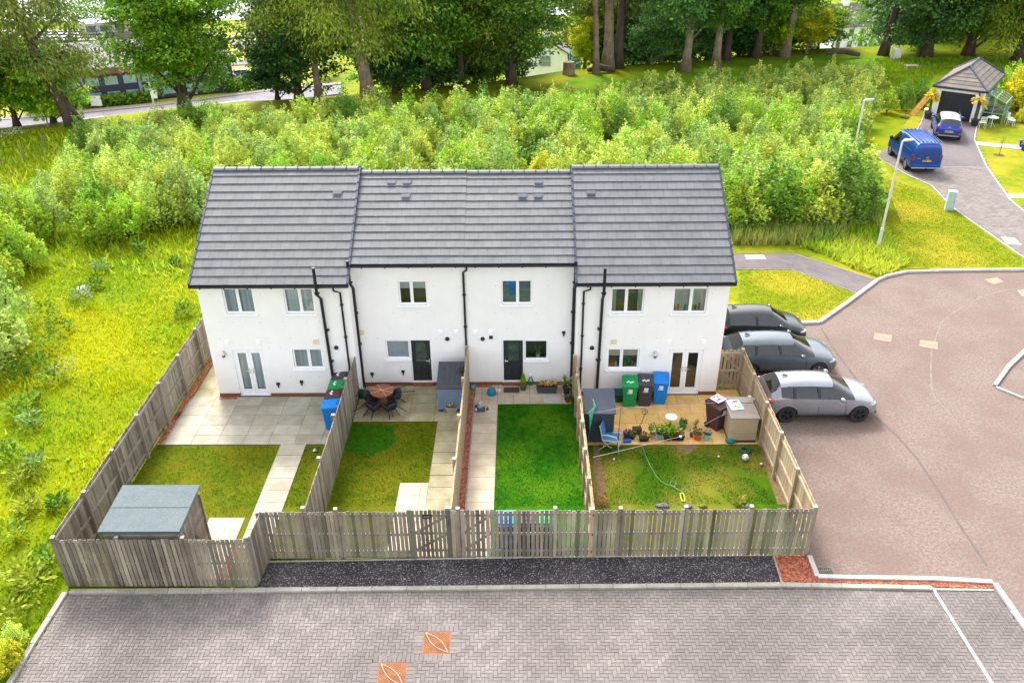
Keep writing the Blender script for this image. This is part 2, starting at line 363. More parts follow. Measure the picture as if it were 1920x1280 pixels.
def addblock(x0,x1,y0,y1):
    cx,cy=(x0+x1)/2,(y0+y1)/2
    if not inpoly(cx,cy,PV) or cy<-16.2: return
    s=leftside(cx,cy)/(lnB-lnA).length
    if any(abs(cx-mx)<.50 and abs(cy-my)<.50 for mx,my in MHC): return
    z=.02+U(-.0015,.0015); x0+=g/2;x1-=g/2;y0+=g/2;y1-=g/2; c=.006
    i=len(b.v); b.v+=[(x0,y0,0),(x1,y0,0),(x1,y1,0),(x0,y1,0),(x0,y0,z-c),(x1,y0,z-c),(x1,y1,z-c),(x0,y1,z-c),(x0+c,y0+c,z),(x1-c,y0+c,z),(x1-c,y1-c,z),(x0+c,y1-c,z)]
    t=min(1,max(0,random.gauss(.5,.22)))
    for q in ((8,9,10,11),(4,5,9,8),(5,6,10,9),(6,7,11,10),(7,4,8,11),(0,1,5,4),(1,2,6,5),(2,3,7,6),(3,0,4,7)):
        b.f.append(tuple(i+k for k in q)); b.m.append(0); b.t.append(t)
MHC=[(G(819,1205).x,G(819,1205).y),(G(735,1265).x,G(735,1265).y)]
for j in range(-10,90):
    for i in range(-120,120):
        X0=-4+(i*4+j)*bw; Y0=-16.2+j*bw
        # herringbone cell: one block along x, one along y
        if -6<X0<29 and Y0<-9.6:
            addblock(X0,X0+bl,Y0,Y0+bw)
            addblock(X0+3*bw,X0+4*bw,Y0,Y0+bl)
# framing blocks round the two covers
for mx,my in MHC:
    for k in range(9):
        x=mx-.52+k*.116
        for sy in (-1,1):
            yy=my+sy*.46; i0=len(b.v); b.box(x+.004,x+.110,yy-.105,yy+.105,0,.025,0,rnd())
    for k in range(6):
        y=my-.345+k*.116
        for sx in (-1,1):
            xx=mx+sx*.46; b.box(xx-.105,xx+.105,y+.004,y+.110,0,.025,0,rnd())
struct('block_paving',b,pavm,label='grey-brown herringbone block paving')
strip('bay_line',[tuple((lnA+(lnB-lnA)*t).xy) for t in (0,.25,.5,.75,1,1.3)],.075,.012,pm('line_paint',(.72,.71,.69),(.6,.58,.56),.8,8,world=True),h=.0135,label='white bay line across the paving')
# ------------------------------------------------------------------ footpath and lawns on the right
grassR=pm('front_lawn',spec=.06,c1=S(150,158,26),c2=S(118,140,20),rough=.95,scale=3.,c3=S(186,172,50),scale3=.35,amt3=.7,bump=.9,bscale=35,world=True,detail=8)
for nm,pp in (('lawn',[(1310,506),(1482,504),(1606,549),(1536,599),(1500,602),(1310,603)]),('lawn',[(1300,450),(1560,440),(1690,420),(1655,330),(1648,290),(1720,205),(1740,212),(1700,290),(1745,347),(1786,390),(1925,488),(1925,502),(1705,504),(1662,513),(1640,523),(1492,474),(1300,474)]),('lawn',[(1845,190),(2100,170),(2200,480),(1990,480),(1893,372),(1850,312),(1828,270),(1832,235)])):
    b=MB(); b.prism(flat(pp,.06),-.05,.06); struct(nm,b,grassR)
b=MB(); b.prism(flat([(1300,476),(1490,476),(1640,524),(1608,548),(1484,503),(1300,503)],.07),-.05,.07)
struct('footpath',b,pm('grey_tarmac',S(150,138,140),S(124,114,118),.9,2,c3=S(164,150,148),scale3=.5,amt3=.5,bump=.5,bscale=60,world=True,detail=8))
kerb('kerb',flat([(1300,475),(1490,475),(1560,497),(1640,523)],.1),.05,0,.1,M_['concrete'])
kerb('kerb',flat([(1300,504),(1484,504),(1608,549)],.1),.05,0,.1,M_['concrete'])
# driveway of the garage plot
drv=flat([(1637,288),(1690,268),(1712,258),(1735,213),(1833,228),(1828,262),(1850,311),(1892,372),(2010,470),(1930,486),(1786,388),(1745,347),(1700,326)],.07)
b=MB(); b.prism(drv,-.05,.07); struct('driveway',b,pm('driveway_blocks',S(170,158,152),S(148,136,132),.9,9,bump=.6,bscale=30,world=True,detail=8,stretch=(1,2.2,1)))
dj=MB()
Dp=[Vector((*p,0)) for p in drv]; x0,x1=min(p.x for p in Dp),max(p.x for p in Dp); y0,y1=min(p.y for p in Dp),max(p.y for p in Dp)
yy=y0
while yy<y1:
    xx=x0+ (0 if int((yy-y0)/.2)%2 else .2)
    while xx<x1:
        if inpoly(xx+.15,yy+.08,drv): dj.box(xx,xx+.385,yy,yy+.185,.06,.077,0,rnd())
        xx+=.4
    yy+=.2
struct('driveway_paving',dj,pm('driveway_block',S(172,160,154),S(150,138,134),.9,3,world=True,tint=.12))
b=MB(); b.prism(flat([(1758,311),(1846,313),(1826,266),(1831,229),(1737,213),(1728,240),(1757,262)],.09),0,.09)
struct('driveway_tarmac',b,pm('grey_tarmac',(0,0,0)))
kerb('kerb',flat([(1735,212),(1722,240),(1714,257)],.1),.06,0,.12)
kerb('kerb',flat([(1636,290),(1700,327),(1747,348),(1787,390),(1928,488)],.1),.06,0,.12)
kerb('kerb',flat([(1833,228),(1827,262),(1850,312),(1893,373),(2010,472)],.1),.07,0,.12)
kerb('kerb',flat([(1757,312),(1847,314)],.1),.07,0,.105)
b=MB(); b.prism(flat([(1829,266),(1830,272),(1925,281),(1925,274)],.08),0,.09); struct('garden_path',b,M_['kerbw'],label='pale straight path across the right hand lawn')
b=MB(); b.prism(flat([(1890,363),(1890,371),(1960,371),(1960,363)],.08),0,.09); struct('garden_path',b,M_['kerbw'])
# ------------------------------------------------------------------ back gardens
YH=.715   # wall plane of the two recessed middle houses
FL=tuple(G(128,1100).xy); FS0=tuple(G(484,1100).xy); FS1=tuple(G(506,1047).xy); FR=tuple(G(1513,1041).xy)
XL,X1,X2,X3,XR=-1.33,5.25,9.35,13.33,19.5
lawnA=pm('dry_lawn',spec=.06,c1=S(112,126,16),c2=S(86,108,12),rough=.95,scale=4.,c3=S(140,134,30),scale3=.8,amt3=.5,bump=.9,bscale=40,world=True,detail=8)
lawnC=pm('lush_lawn',spec=.06,c1=S(52,116,12),c2=S(34,88,8),rough=.95,scale=4.,c3=S(92,134,20),scale3=.7,amt3=.65,bump=1.,bscale=45,world=True,detail=8)
lawnD=pm('patchy_lawn',spec=.06,c1=S(88,122,18),c2=S(48,94,12),rough=.95,scale=1.1,c3=S(156,146,54),scale3=.55,amt3=.7,bump=1.,bscale=40,world=True,detail=8)
b=MB(); b.prism([FL,FS0,FS1,(X1,FS1[1]),(X1,0),(5.3,0),(0,0),(0,4),(XL,4)],-.05,.02); struct('lawn',b,lawnA,label='dry lawn of the left garden')
b=MB(); b.prism([(X1,-8.3),(X2,-8.35),(X2,YH),(X1,YH)],-.05,.02); struct('lawn',b,lawnA,label='lawn with one dark green patch')
b=MB(); b.prism([(X2,-8.35),(X3,-8.4),(X3,YH),(X2,YH)],-.05,.02); struct('lawn',b,lawnC,label='lush dark green lawn')
b=MB(); b.prism([(X3,-8.4),FR,(XR,.3),(X3,.3)],-.05,.02); struct('lawn',b,lawnD,label='patchy lawn of the right garden')
# darker watered patch of the second garden
pt=[(656,792),(700,791),(738,792),(748,805),(748,828),(730,845),(700,857),(672,862),(650,856),(638,842)]
def ragged(P,step=.12,amp=.10):
    out=[]
    for (xa,ya),(xb,yb) in zip(P,P[1:]+P[:1]):
        n=max(1,int(math.hypot(xb-xa,yb-ya)/step)); out+=[(xa+(xb-xa)*k/n+U(-amp,amp),ya+(yb-ya)*k/n+U(-amp,amp)) for k in range(n)]
    return out
b=MB(); b.prism(ragged(flat([(660,797),(700,797),(730,798),(740,808),(742,828),(727,842),(700,852),(676,856),(656,846),(646,840)])),0,.0245); struct('lawn_patch',b,pm('green_patch',spec=.06,c1=S(62,112,14),c2=S(46,96,12),rough=.95,scale=4,bump=1.,bscale=45,world=True,detail=8))
soil=M_['soil']
for pp in ([(1112,830),(1122,830),(1142,948),(1118,948)],[(1262,833),(1314,833),(1300,846),(1288,853),(1272,845)],[(1423,833),(1432,833),(1475,946),(1458,946),(1432,868)],[(1085,760),(1092,760),(1105,948),(1095,948)]):
    b=MB(); b.prism(flat(pp),0,.0243); struct('soil_bed',b,pm('bare_earth',S(122,100,66),S(96,74,48),.95,10,bump=1.,bscale=40,world=True))
# grass blades on the lawns (one mass per lawn)
def blades(name,n,region,hmin,hmax,wd,mat,z=.02,lean=.5,seed=1,dens=None,zf=None,keep=None):
    rng=np.random.default_rng(seed); P=np.array(region); lo,hi=P.min(0),P.max(0)
    xy=lo+(hi-lo)*rng.random((int(n*2.6),2)); 
    c=np.zeros(len(xy),bool); m=len(P)
    for i in range(m):
        x1,y1=P[i]; x2,y2=P[(i+1)%m]
        cond=((y1>xy[:,1])!=(y2>xy[:,1]))
        with np.errstate(divide='ignore',invalid='ignore'): xi=(x2-x1)*(xy[:,1]-y1)/(y2-y1)+x1
        c^=cond&(xy[:,0]<xi)
    xy=xy[c]
    if keep is not None: xy=xy[[keep(x,y) for x,y in xy]]
    xy=xy[:n]; n=len(xy)
    h=hmin+(hmax-hmin)*rng.random(n)**1.5; a=rng.random(n)*2*np.pi; l=lean*h*rng.random(n); a2=rng.random(n)*2*np.pi
    if dens is not None: h*=np.array([dens(x,y) for x,y in xy])
    zz=np.full(n,z) if zf is None else np.array([zf(x,y) for x,y in xy])
    V=np.zeros((n,3,3)); d=np.stack([np.cos(a),np.sin(a)],1)*wd*.5*(.6+.8*rng.random(n))[:,None]
    V[:,0,:2]=xy-d; V[:,1,:2]=xy+d; V[:,0,2]=V[:,1,2]=zz-.01; V[:,2,:2]=xy+np.stack([np.cos(a2),np.sin(a2)],1)*l[:,None]; V[:,2,2]=zz+h
    me=bpy.data.meshes.new(name); me.from_pydata(V.reshape(-1,3).tolist(),[],np.arange(n*3).reshape(-1,3).tolist())
    me.materials.append(mat); at=me.attributes.new('tint','FLOAT','FACE'); at.data.foreach_set('value',rng.random(n).astype(np.float32))
    o=bpy.data.objects.new(name,me); COL.objects.link(o); o['kind']='stuff'; return o
def bladem(name,c1,c2,c3,scale3=.35,amt3=.6): return pm(name,c1,c2,.8,2.,c3=c3,scale3=scale3,amt3=amt3,world=True,tint=.35,trans=.35,spec=.08)
gA=bladem('blade_dry',S(128,142,18),S(96,122,14),S(156,148,38),.8,.55); gC=bladem('blade_lush',S(62,130,14),S(44,104,10),S(96,146,24),.9,.4); gD=bladem('blade_patchy',S(98,136,20),S(54,104,14),S(160,154,54),.55,.7)
gB=bladem('bank_blade',S(128,160,30),S(96,138,26),S(160,170,40),.3,.6); gR=bladem('blade_front',S(164,170,30),S(130,150,24),S(192,178,54),.35,.7)
LA=flat([(277,835),(522,835),(472,970),(390,970),(372,915),(245,912)]); LA2=flat([(574,838),(604,838),(590,860),(572,948),(532,952)])
LB=flat([(656,793),(820,792),(803,905),(753,907),(745,949),(617,952)]); LC=flat([(934,758),(1077,758),(1094,949),(926,950)]); LD=flat([(1122,836),(1425,836),(1458,946),(1135,948)])
dryf=lambda x,y: True
def notpatch(x,y,pp=flat([(656,792),(738,792),(748,805),(748,828),(730,845),(700,857),(672,862),(638,842)])): return not inpoly(x,y,pp)
blades('grass',5200,LA,.02,.05,.03,gA,seed=2); blades('grass',1300,LA2,.02,.05,.03,gA,seed=3)
blades('grass',6500,LB,.02,.05,.03,gA,seed=4,keep=lambda x,y:notpatch(x,y) or rnd()<.25)
blades('grass',2600,ragged(flat([(656,792),(738,792),(748,805),(748,828),(730,845),(700,857),(672,862),(638,842)]),.12,.14),.02,.05,.03,gC,seed=5)
blades('grass',9000,LC,.02,.055,.03,gC,seed=6)
spots=flat([(1262,833),(1314,833),(1300,848),(1288,855),(1272,848)])
blades('grass',9000,LD,.02,.055,.03,gD,seed=7,keep=lambda x,y: mnoise.noise((x*.9,y*.9,3))>-.28 and not inpoly(x,y,spots))
blades('grass',7000,flat([(1385,506),(1482,506),(1600,549),(1532,598),(1385,600)],.06),.02,.06,.04,gR,z=.06,seed=8)
blades('grass',15000,flat([(1660,335),(1760,365),(1790,395),(1915,486),(1915,500),(1705,502),(1690,480),(1650,440)],.06),.02,.06,.05,gR,z=.06,seed=9)
# patio slabs: every slab is real
def slabs(name,pts,sx,sy,mat,z=.045,jz=.002,ox=0.,oy=0.,stag=False,label=None,g=.012):
    b=MB(); P=[Vector((p[0],p[1])) for p in pts]; x0,x1=min(p.x for p in P),max(p.x for p in P); y0,y1=min(p.y for p in P),max(p.y for p in P)
    under=MB(); 
    ny=int(math.ceil((y1-y0)/sy))+2; nx=int(math.ceil((x1-x0)/sx))+2
    import mathutils
    def clip(poly,P):
        out=poly; n=len(P); area=sum(P[i].x*P[(i+1)%n].y-P[(i+1)%n].x*P[i].y for i in range(n))
        Q=P if area>0 else P[::-1]
        for i in range(n):
            a,c=Q[i],Q[(i+1)%n]; inp=out; out=[]
            f=lambda p:(c.x-a.x)*(p.y-a.y)-(c.y-a.y)*(p.x-a.x)
            for k in range(len(inp)):
                p,q=inp[k],inp[(k+1)%len(inp)]; fp,fq=f(p),f(q)
                if fp>=0: out.append(p)
                if (fp>=0)!=(fq>=0): out.append(p+(q-p)*(fp/(fp-fq)))
            if len(out)<3: return []
        return out
    for j in range(-1,ny):
        for i in range(-1,nx):
            xa=x0+ox+i*sx+(sx/2 if stag and j%2 else 0); ya=y1-oy-(j+1)*sy
            q=[Vector((xa+g/2,ya+g/2)),Vector((xa+sx-g/2,ya+g/2)),Vector((xa+sx-g/2,ya+sy-g/2)),Vector((xa+g/2,ya+sy-g/2))]
            q=clip(q,P)
            if q:
                b.prism([(p.x,p.y) for p in q],.0,z+U(-jz,jz),0,rnd())
    b.prism([(p.x,p.y) for p in P],-.02,z-.012,1)
    o=b.build(name,[mat,M_['slabjoint']],bevel=.0); o['kind']='structure'
    if label: o['label']=label
    return o
M_['slabjoint']=pm('slab_joint',S(112,104,86),S(86,80,66),.95,9,world=True)
slabA=pm('grey_slab',S(196,190,174),S(178,172,154),.9,2.4,c3=S(160,150,124),scale3=.7,amt3=.55,bump=.2,bscale=30,world=True,tint=.10,detail=7)
slabB=pm('buff_slab',S(186,178,148),S(164,154,120),.9,2.2,c3=S(140,128,92),scale3=.8,amt3=.7,bump=.2,bscale=30,world=True,tint=.09,detail=7)
slabC=pm('beige_slab',S(206,192,172),S(188,172,150),.9,2.4,c3=S(170,152,122),scale3=.9,amt3=.5,bump=.2,bscale=30,world=True,tint=.08,detail=7)
slabD=pm('sandstone_slab',S(222,184,120),S(206,166,104),.9,2.2,c3=S(196,148,74),scale3=.8,amt3=.6,bump=.2,bscale=30,world=True,tint=.10,detail=7)
def pts(p,z=.04): return [Vector((*G(a,c,z).xy,0)) for a,c in p]
pf=G(420,833,.04).y
gl=G(308,833,.04).x; 
slabs('patio',[(gl,pf),(X1-.05,pf),(X1-.05,-.06),(gl,-.06)],.9,.6,slabA,label='pale grey slab patio of the left garden')
slabs('patio',[(gl+.02,-.06),(-.02,-.06),(-.02,3.2),(gl+.02,3.2)],.62,.9,slabB)
px0,px1=G(525,836,.04).x,G(573,836,.04).x
slabs('garden_path',[(px0,pf-.003),(px1,pf-.003),(px1,-8.0),(px0,-8.0)],px1-px0,.6,slabA)
slabs('garden_path',[(G(385,990).x,G(385,972).y),(G(452,990).x,G(452,972).y),(G(452,990).x,-9.3),(G(385,990).x,-9.3)],.62,.9,slabC)
yB=G(740,790,.04).y; xB=G(820,792,.04).x
slabs('patio',[(X1+.05,yB),(X2-.06,yB),(X2-.06,YH-.05),(X1+.05,YH-.05)],.9,.6,slabB,ox=.18)
slabs('garden_path',[(xB,yB-.003),(X2-.06,yB-.003),(X2-.06,-8.1),(xB,-8.1)],1.3,.6,slabB,jz=.007,g=.02)
slabs('garden_path',[(G(750,905,.04).x,G(750,905,.04).y),(xB-.003,G(750,905,.04).y),(xB-.003,-8.1),(G(750,905,.04).x,-8.1)],.7,.62,slabC)
yC=G(1000,757,.04).y; xc0=G(882,850,.04).x; xc1=G(930,850,.04).x
slabs('garden_path',[(xc0,yC-.003),(xc1,yC-.003),(xc1,-8.2),(xc0,-8.2)],xc1-xc0,.6,slabC)
slabs('patio',[(xc0,yC),(X3-.15,yC),(X3-.15,YH-.015),(xc0,YH-.015)],.6,.6,slabC,ox=.25)
yD=G(1270,833,.04).y
slabs('patio',[(18.62,-.047),(XR-.03,-.047),(XR-.03,.27),(18.62,.27)],.82,.6,slabD)
slabs('patio',[(X3+.06,yD),(XR-.03,yD),(XR-.03,-.05),(X3+.06,-.05)],.82,.6,slabD,ox=.4,stag=True,label='honey sandstone patio of the right garden')
# red gravel strips of the gardens
for pp in ([(XL+.06,pf),(gl-.03,pf),(gl-.03,4),(XL+.06,4)],[(X2+.02,-8.2),(xc0-.03,-8.2),(xc0-.03,YH-.01),(X2+.02,YH-.01)],[(xc0-.02,YH-.19),(G(922,735).x,YH-.19),(G(922,735).x,YH-.01),(xc0-.02,YH-.01)],[(G(448,990).x,-9.35),(G(466,990).x,-9.35),(G(466,990).x,-7.9),(G(452,990).x,-7.9)],[(0.02,-.22),(.7,-.22),(.7,-.02),(.02,-.02)]):
    b=MB(); b.prism(pp,-.02,.05); struct('gravel_bed',b,chipm)
    b=MB(); xa,xb=min(p[0] for p in pp),max(p[0] for p in pp); ya,yb=min(p[1] for p in pp),max(p[1] for p in pp)
    for k in range(int((xb-xa)*(yb-ya)*420)):
        s=U(.012,.026); M=Matrix.Translation((U(xa+.02,xb-.02),U(ya+.02,yb-.02),.053))@Matrix.Rotation(U(0,6),4,'Z')@Matrix.Rotation(U(-.6,.6),4,'X'); b.box(-s,s,-s*.6,s*.6,-s*.4,s*.4,0,rnd(),M)
    o=b.build('gravel',chip2); o['kind']='stuff'
for xx in (gl-.015,xc0-.015):
    b=MB(); b.box(xx-.014,xx+.014,-8. if xx>3 else pf,-.2,0,.07); struct('path_edging',b,M_['concrete'])
# gate thresholds
for pa,pb in (((783,1034),(838,1045)),((866,1033),(920,1044))):
    p,q=G(*pa),G(*pb); b=MB(); b.box(p.x,q.x,q.y,p.y,-.02,.055); struct('gate_threshold',b,slabC,bevel=.01)

b=MB(); bk=[(1062,152),(1120,141),(1200,128),(1345,113),(1480,105),(1590,104),(1660,106),(1742,104),(1748,118),(1720,128),(1700,140),(1672,146),(1650,156),(1560,162),(1440,165),(1340,178),(1250,180),(1120,186),(1050,196)]
b.prism(flat(bk),-.02,.012); struct('mown_bank',b,pm('bank_grass_ground',spec=.05,c1=S(92,128,22),c2=S(70,104,18),rough=.95,scale=1.2,c3=S(128,150,24),scale3=.3,bump=.8,bscale=8,world=True))

b=MB(); b.prism(flat([(1742,104),(1975,108),(1975,160),(1890,148),(1838,168),(1745,205),(1662,202),(1650,158),(1672,147),(1700,141),(1720,129),(1748,118)]),-.02,.010); struct('rough_bank',b,pm('rough_bank_ground',spec=.05,c1=S(108,134,22),c2=S(84,116,18),rough=.95,scale=1.2,c3=S(140,148,30),scale3=.3,bump=.8,bscale=8,world=True))
# ================================================================== the terrace: four houses
ZE=4.80; YR=4.0; YB=8.0
RIDGE={1:YP(540,316,YR).z,2:YP(770,322,YR).z,3:YP(980,322,YR).z,4:YP(1215,312,YR).z}
def rect(a,b,y):   # upper-left pixel, lower-right pixel on the wall plane -> x0,x1,z0,z1
    p,q=YP(*a,y),YP(*b,y); return (p.x,q.x,q.z,p.z)
def wallgrid(b,x0,x1,z0,z1,y,holes,dep=.13,m=0):
    X=sorted({x0,x1,*[h[0] for h in holes],*[h[1] for h in holes]}); Z=sorted({z0,z1,*[h[2] for h in holes],*[h[3] for h in holes]})
    X=[v for v in X if x0<=v<=x1]; Z=[v for v in Z if z0<=v<=z1]
    for i in range(len(X)-1):
        for j in range(len(Z)-1):
            cx,cz=(X[i]+X[i+1])/2,(Z[j]+Z[j+1])/2
            if any(h[0]<cx<h[1] and h[2]<cz<h[3] for h in holes): continue
            b.face([(X[i],y,Z[j]),(X[i+1],y,Z[j]),(X[i+1],y,Z[j+1]),(X[i],y,Z[j+1])],m)
    for a,c,d,e in holes:
        y2=y+dep
        b.face([(a,y,d),(a,y,e),(a,y2,e),(a,y2,d)],m); b.face([(c,y,d),(c,y2,d),(c,y2,e),(c,y,e)],m)
        b.face([(a,y,e),(c,y,e),(c,y2,e),(a,y2,e)],m); b.face([(a,y,d),(a,y2,d),(c,y2,d),(c,y,d)],m)
def window(par,r,y,split=.5,blind=None,frac=1.,sill=True,ob=None):
    x0,x1,z0,z1=r; yf=y+.065
    fw=.055; b=MB(); bars=[(x0,x1)] if split is None else [(x0,x0+(x1-x0)*split),(x0+(x1-x0)*split,x1)]
    for a,c in bars:
        d=.002
        b.box(a+d,a+fw,yf,yf+.07,z0+d,z1-d); b.box(c-fw,c-d,yf,yf+.07,z0+d,z1-d)
        b.box(a+fw,c-fw,yf+.001,yf+.069,z0+d,z0+fw); b.box(a+fw,c-fw,yf+.001,yf+.069,z1-fw,z1-d)
    fr=b.build('window',M_['pvc'],par,bevel=.006)
    for a,c in bars:
        g=MB(); g.face([(a+fw-.01,yf+.03,z0+fw-.01),(c-fw+.01,yf+.03,z0+fw-.01),(c-fw+.01,yf+.03,z1-fw+.01),(a+fw-.01,yf+.03,z1-fw+.01)]); g.build('pane',M_['glass'],fr)
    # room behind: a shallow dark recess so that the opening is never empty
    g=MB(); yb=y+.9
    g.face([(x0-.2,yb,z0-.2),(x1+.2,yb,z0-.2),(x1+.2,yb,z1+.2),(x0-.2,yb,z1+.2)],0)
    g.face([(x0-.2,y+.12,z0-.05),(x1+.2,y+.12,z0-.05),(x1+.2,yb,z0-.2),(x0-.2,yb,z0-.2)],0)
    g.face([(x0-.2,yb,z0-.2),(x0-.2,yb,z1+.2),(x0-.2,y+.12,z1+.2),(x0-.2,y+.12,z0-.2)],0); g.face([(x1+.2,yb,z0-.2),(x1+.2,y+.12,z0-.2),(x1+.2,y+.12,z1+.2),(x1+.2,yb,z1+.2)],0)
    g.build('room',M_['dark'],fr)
    if blind:
        g=MB(); yb=y+.15; zb=z1-(z1-z0)*frac
        if blind=='vertical':
            n=int((x1-x0)/.085)
            for k in range(n):
                xa=x0+.02+k*(x1-x0-.04)/n; wv=(x1-x0-.04)/n*.88; t=rnd()
                g.hexa([(xa,yb,zb),(xa+wv,yb+.03,zb),(xa,yb+.002,zb),(xa+wv,yb+.032,zb),(xa,yb,z1),(xa+wv,yb+.03,z1),(xa,yb+.002,z1),(xa+wv,yb+.032,z1)],0,t)
            g.build('blind',M_['blindw'],fr)
        elif blind=='slat':
            n=int((z1-zb)/.045)
            for k in range(n):
                z=z1-.03-k*(z1-zb)/n; g.hexa([(x0+.02,yb,z-.030),(x1-.02,yb,z-.030),(x0+.02,yb+.02,z),(x1-.02,yb+.02,z),(x0+.02,yb,z-.027),(x1-.02,yb,z-.027),(x0+.02,yb+.02,z+.003),(x1-.02,yb+.02,z+.003)],0,rnd())
            g.build('blind',pm('grey_slats',(.24,.26,.29),(.19,.21,.23),.5,5,tint=.15),fr)
        elif blind=='curtain':
            for a,c in ((x0+.02,x0+.02+(x1-x0)*frac),(x1-.02-(x1-x0)*frac,x1-.02)):
                n=26; P=[]
                for k in range(n+1):
                    u=k/n; P.append((a+(c-a)*u,yb+.03+.02*math.sin(u*22)))
                for (xa,ya),(xb,yb2) in zip(P,P[1:]): g.face([(xa,ya,z0),(xb,yb2,z0),(xb,yb2,z1),(xa,ya,z1)])
            g.build('curtain',M_['curtain'],fr)
        else:
            g.box(x0+.01,x1-.01,yb,yb+.006,zb,z1-.01); g.build('blind',M_[blind],fr)
    if sill:
        s=MB(); s.box(x0-.05,x1+.05,y-.055,y+.044,z0-.075,z0-.001); s.build('sill',M_['pvc'],fr,bevel=.008)
    return fr
def fdoor(par,r,y,dark=False):   # white double patio door
    x0,x1,z0,z1=r; yf=y+.05; xm=(x0+x1)/2
    b=MB(); f=.06
    b.box(x0+.002,x0+f,yf,yf+.07,z0,z1-.002); b.box(x1-f,x1-.002,yf,yf+.07,z0,z1-.002); b.box(x0+f,x1-f,yf+.001,yf+.069,z1-f,z1-.002); b.box(x0+f,x1-f,yf-.03,yf+.069,z0,z0+.045)
    fr=b.build('patio_door',M_['pvc'],par,bevel=.005)
    for a,c,sd in ((x0+f+.003,xm-.003,1),(xm+.003,x1-f-.003,-1)):
        l=MB(); st=.10
        l.box(a,a+st,yf+.005,yf+.055,z0+.05,z1-f-.003); l.box(c-st,c,yf+.005,yf+.055,z0+.05,z1-f-.003); l.box(a+st,c-st,yf+.006,yf+.054,z1-f-.003-st,z1-f-.003); l.box(a+st,c-st,yf+.006,yf+.054,z0+.05,z0+.05+.2)
        lo=l.build('door_leaf',M_['pvc'],fr,bevel=.005)
        g=MB(); g.face([(a+st-.01,yf+.03,z0+.24),(c-st+.01,yf+.03,z0+.24),(c-st+.01,yf+.03,z1-f-st),(a+st-.01,yf+.03,z1-f-st)]); g.build('pane',M_['glass'],fr)
        h=MB(); hx=xm-sd*.06; h.box(hx-.015,hx+.015,yf-.006,yf+.004,z0+.95,z0+1.17); h.tube([(hx,yf-.006,z0+1.08),(hx,yf-.05,z0+1.08),(hx-sd*.12,yf-.05,z0+1.08)],.011,6); h.build('handle',M_['chrome'],fr)
    g=MB(); yb=y+1.2
    g.face([(x0-.3,yb,z0),(x1+.3,yb,z0),(x1+.3,yb,z1+.2),(x0-.3,yb,z1+.2)],0); g.face([(x0-.3,y+.12,z0+.02),(x1+.3,y+.12,z0+.02),(x1+.3,yb,z0+.02),(x0-.3,yb,z0+.02)],1)
    g.face([(x0-.3,yb,z0),(x0-.3,yb,z1+.2),(x0-.3,y+.12,z1+.2),(x0-.3,y+.12,z0)],0); g.face([(x1+.3,yb,z0),(x1+.3,y+.12,z0),(x1+.3,y+.12,z1+.2),(x1+.3,yb,z1+.2)],0)
    g.build('room',[pm('room_wall',(.22,.2,.17),(.17,.155,.13),.9,1),pm('wood_floor',(.22,.15,.08),(.17,.11,.06),.6,4)],fr)
    if not dark:
        g=MB(); n=16
        for k in range(n):
            xa=x0+.05+k*(x1-x0-.1)/n; wv=(x1-x0-.1)/n*.93; g.hexa([(xa,y+.17,z0+.05),(xa+wv,y+.19,z0+.05),(xa,y+.172,z0+.05),(xa+wv,y+.192,z0+.05),(xa,y+.17,z1-.03),(xa+wv,y+.19,z1-.03),(xa,y+.172,z1-.03),(xa+wv,y+.192,z1-.03)],0,rnd())
        g.build('blind',M_['blindw'],fr)
    return fr
def bdoor(par,r,y,hs):
    x0,x1,z0,z1=r; yf=y+.04; f=.05
    b=MB(); b.box(x0+.002,x0+f,yf,yf+.07,z0,z1-.002); b.box(x1-f,x1-.002,yf,yf+.07,z0,z1-.002); b.box(x0+f,x1-f,yf+.001,yf+.069,z1-f,z1-.002); b.box(x0+f,x1-f,yf-.04,yf+.069,z0,z0+.05)
    fr=b.build('door_frame',M_['pvc'],par,bevel=.005)
    a,c,d,e=x0+f+.003,x1-f-.003,z0+.053,z1-f-.003; W=c-a; H=e-d
    l=MB(); ga,gc,gd,ge=a+W*.2,c-W*.2,d+H*.50,e-H*.05
    l.box(a,ga,yf+.005,yf+.055,d,e); l.box(gc,c,yf+.005,yf+.055,d,e); l.box(ga,gc,yf+.006,yf+.054,ge,e); l.box(ga,gc,yf+.006,yf+.054,d,gd)
    for k in (0,1):   # two raised lower panels
        xa=a+W*(.20+.34*k); l.frust(xa,xa+W*.26,yf-.006,yf+.006,d+H*.09,d+H*.38,1.); l.box(xa+.03,xa+W*.26-.03,yf-.016,yf-.006,d+H*.09+.035,d+H*.38-.035)
    lo=l.build('door',M_['doorg'],par,bevel=.008)
    g=MB(); g.face([(ga-.01,yf+.03,gd-.01),(gc+.01,yf+.03,gd-.01),(gc+.01,yf+.03,ge+.01),(ga-.01,yf+.03,ge+.01)]); g.build('pane',M_['frost'],lo)
    t=MB(); t.box(ga,gc,yf-.012,yf+.005,gd+.002,gd+.03); t.build('letter_plate',M_['chrome'],lo)
    h=MB(); hx=(c-.055) if hs>0 else (a+.055); hz=d+H*.49; h.box(hx-.018,hx+.018,yf-.005,yf+.004,hz-.11,hz+.11); h.tube([(hx,yf,hz+.03),(hx,yf-.05,hz+.03),(hx-hs*.11,yf-.05,hz+.03)],.012,6); h.build('handle',M_['chrome'],lo)
    s=MB(); s.box(x0,x1,y-.10,y+.038,.0,z0-.001); s.build('doorstep',M_['brick'],par)
def pipe(par,pts,r,name,br=()):
    b=MB(); b.tube([Vector(p) for p in pts],r,10)
    for p in br: b.tube([Vector(p)-Vector((0,0,.04)),Vector(p)+Vector((0,0,.04))],r*1.25,10); b.box(p[0]-r*1.6,p[0]+r*1.6,p[1]-.01,p[1]+.09,p[2]-.02,p[2]+.02)
    return b.build(name,M_['black'],par,auto=40)
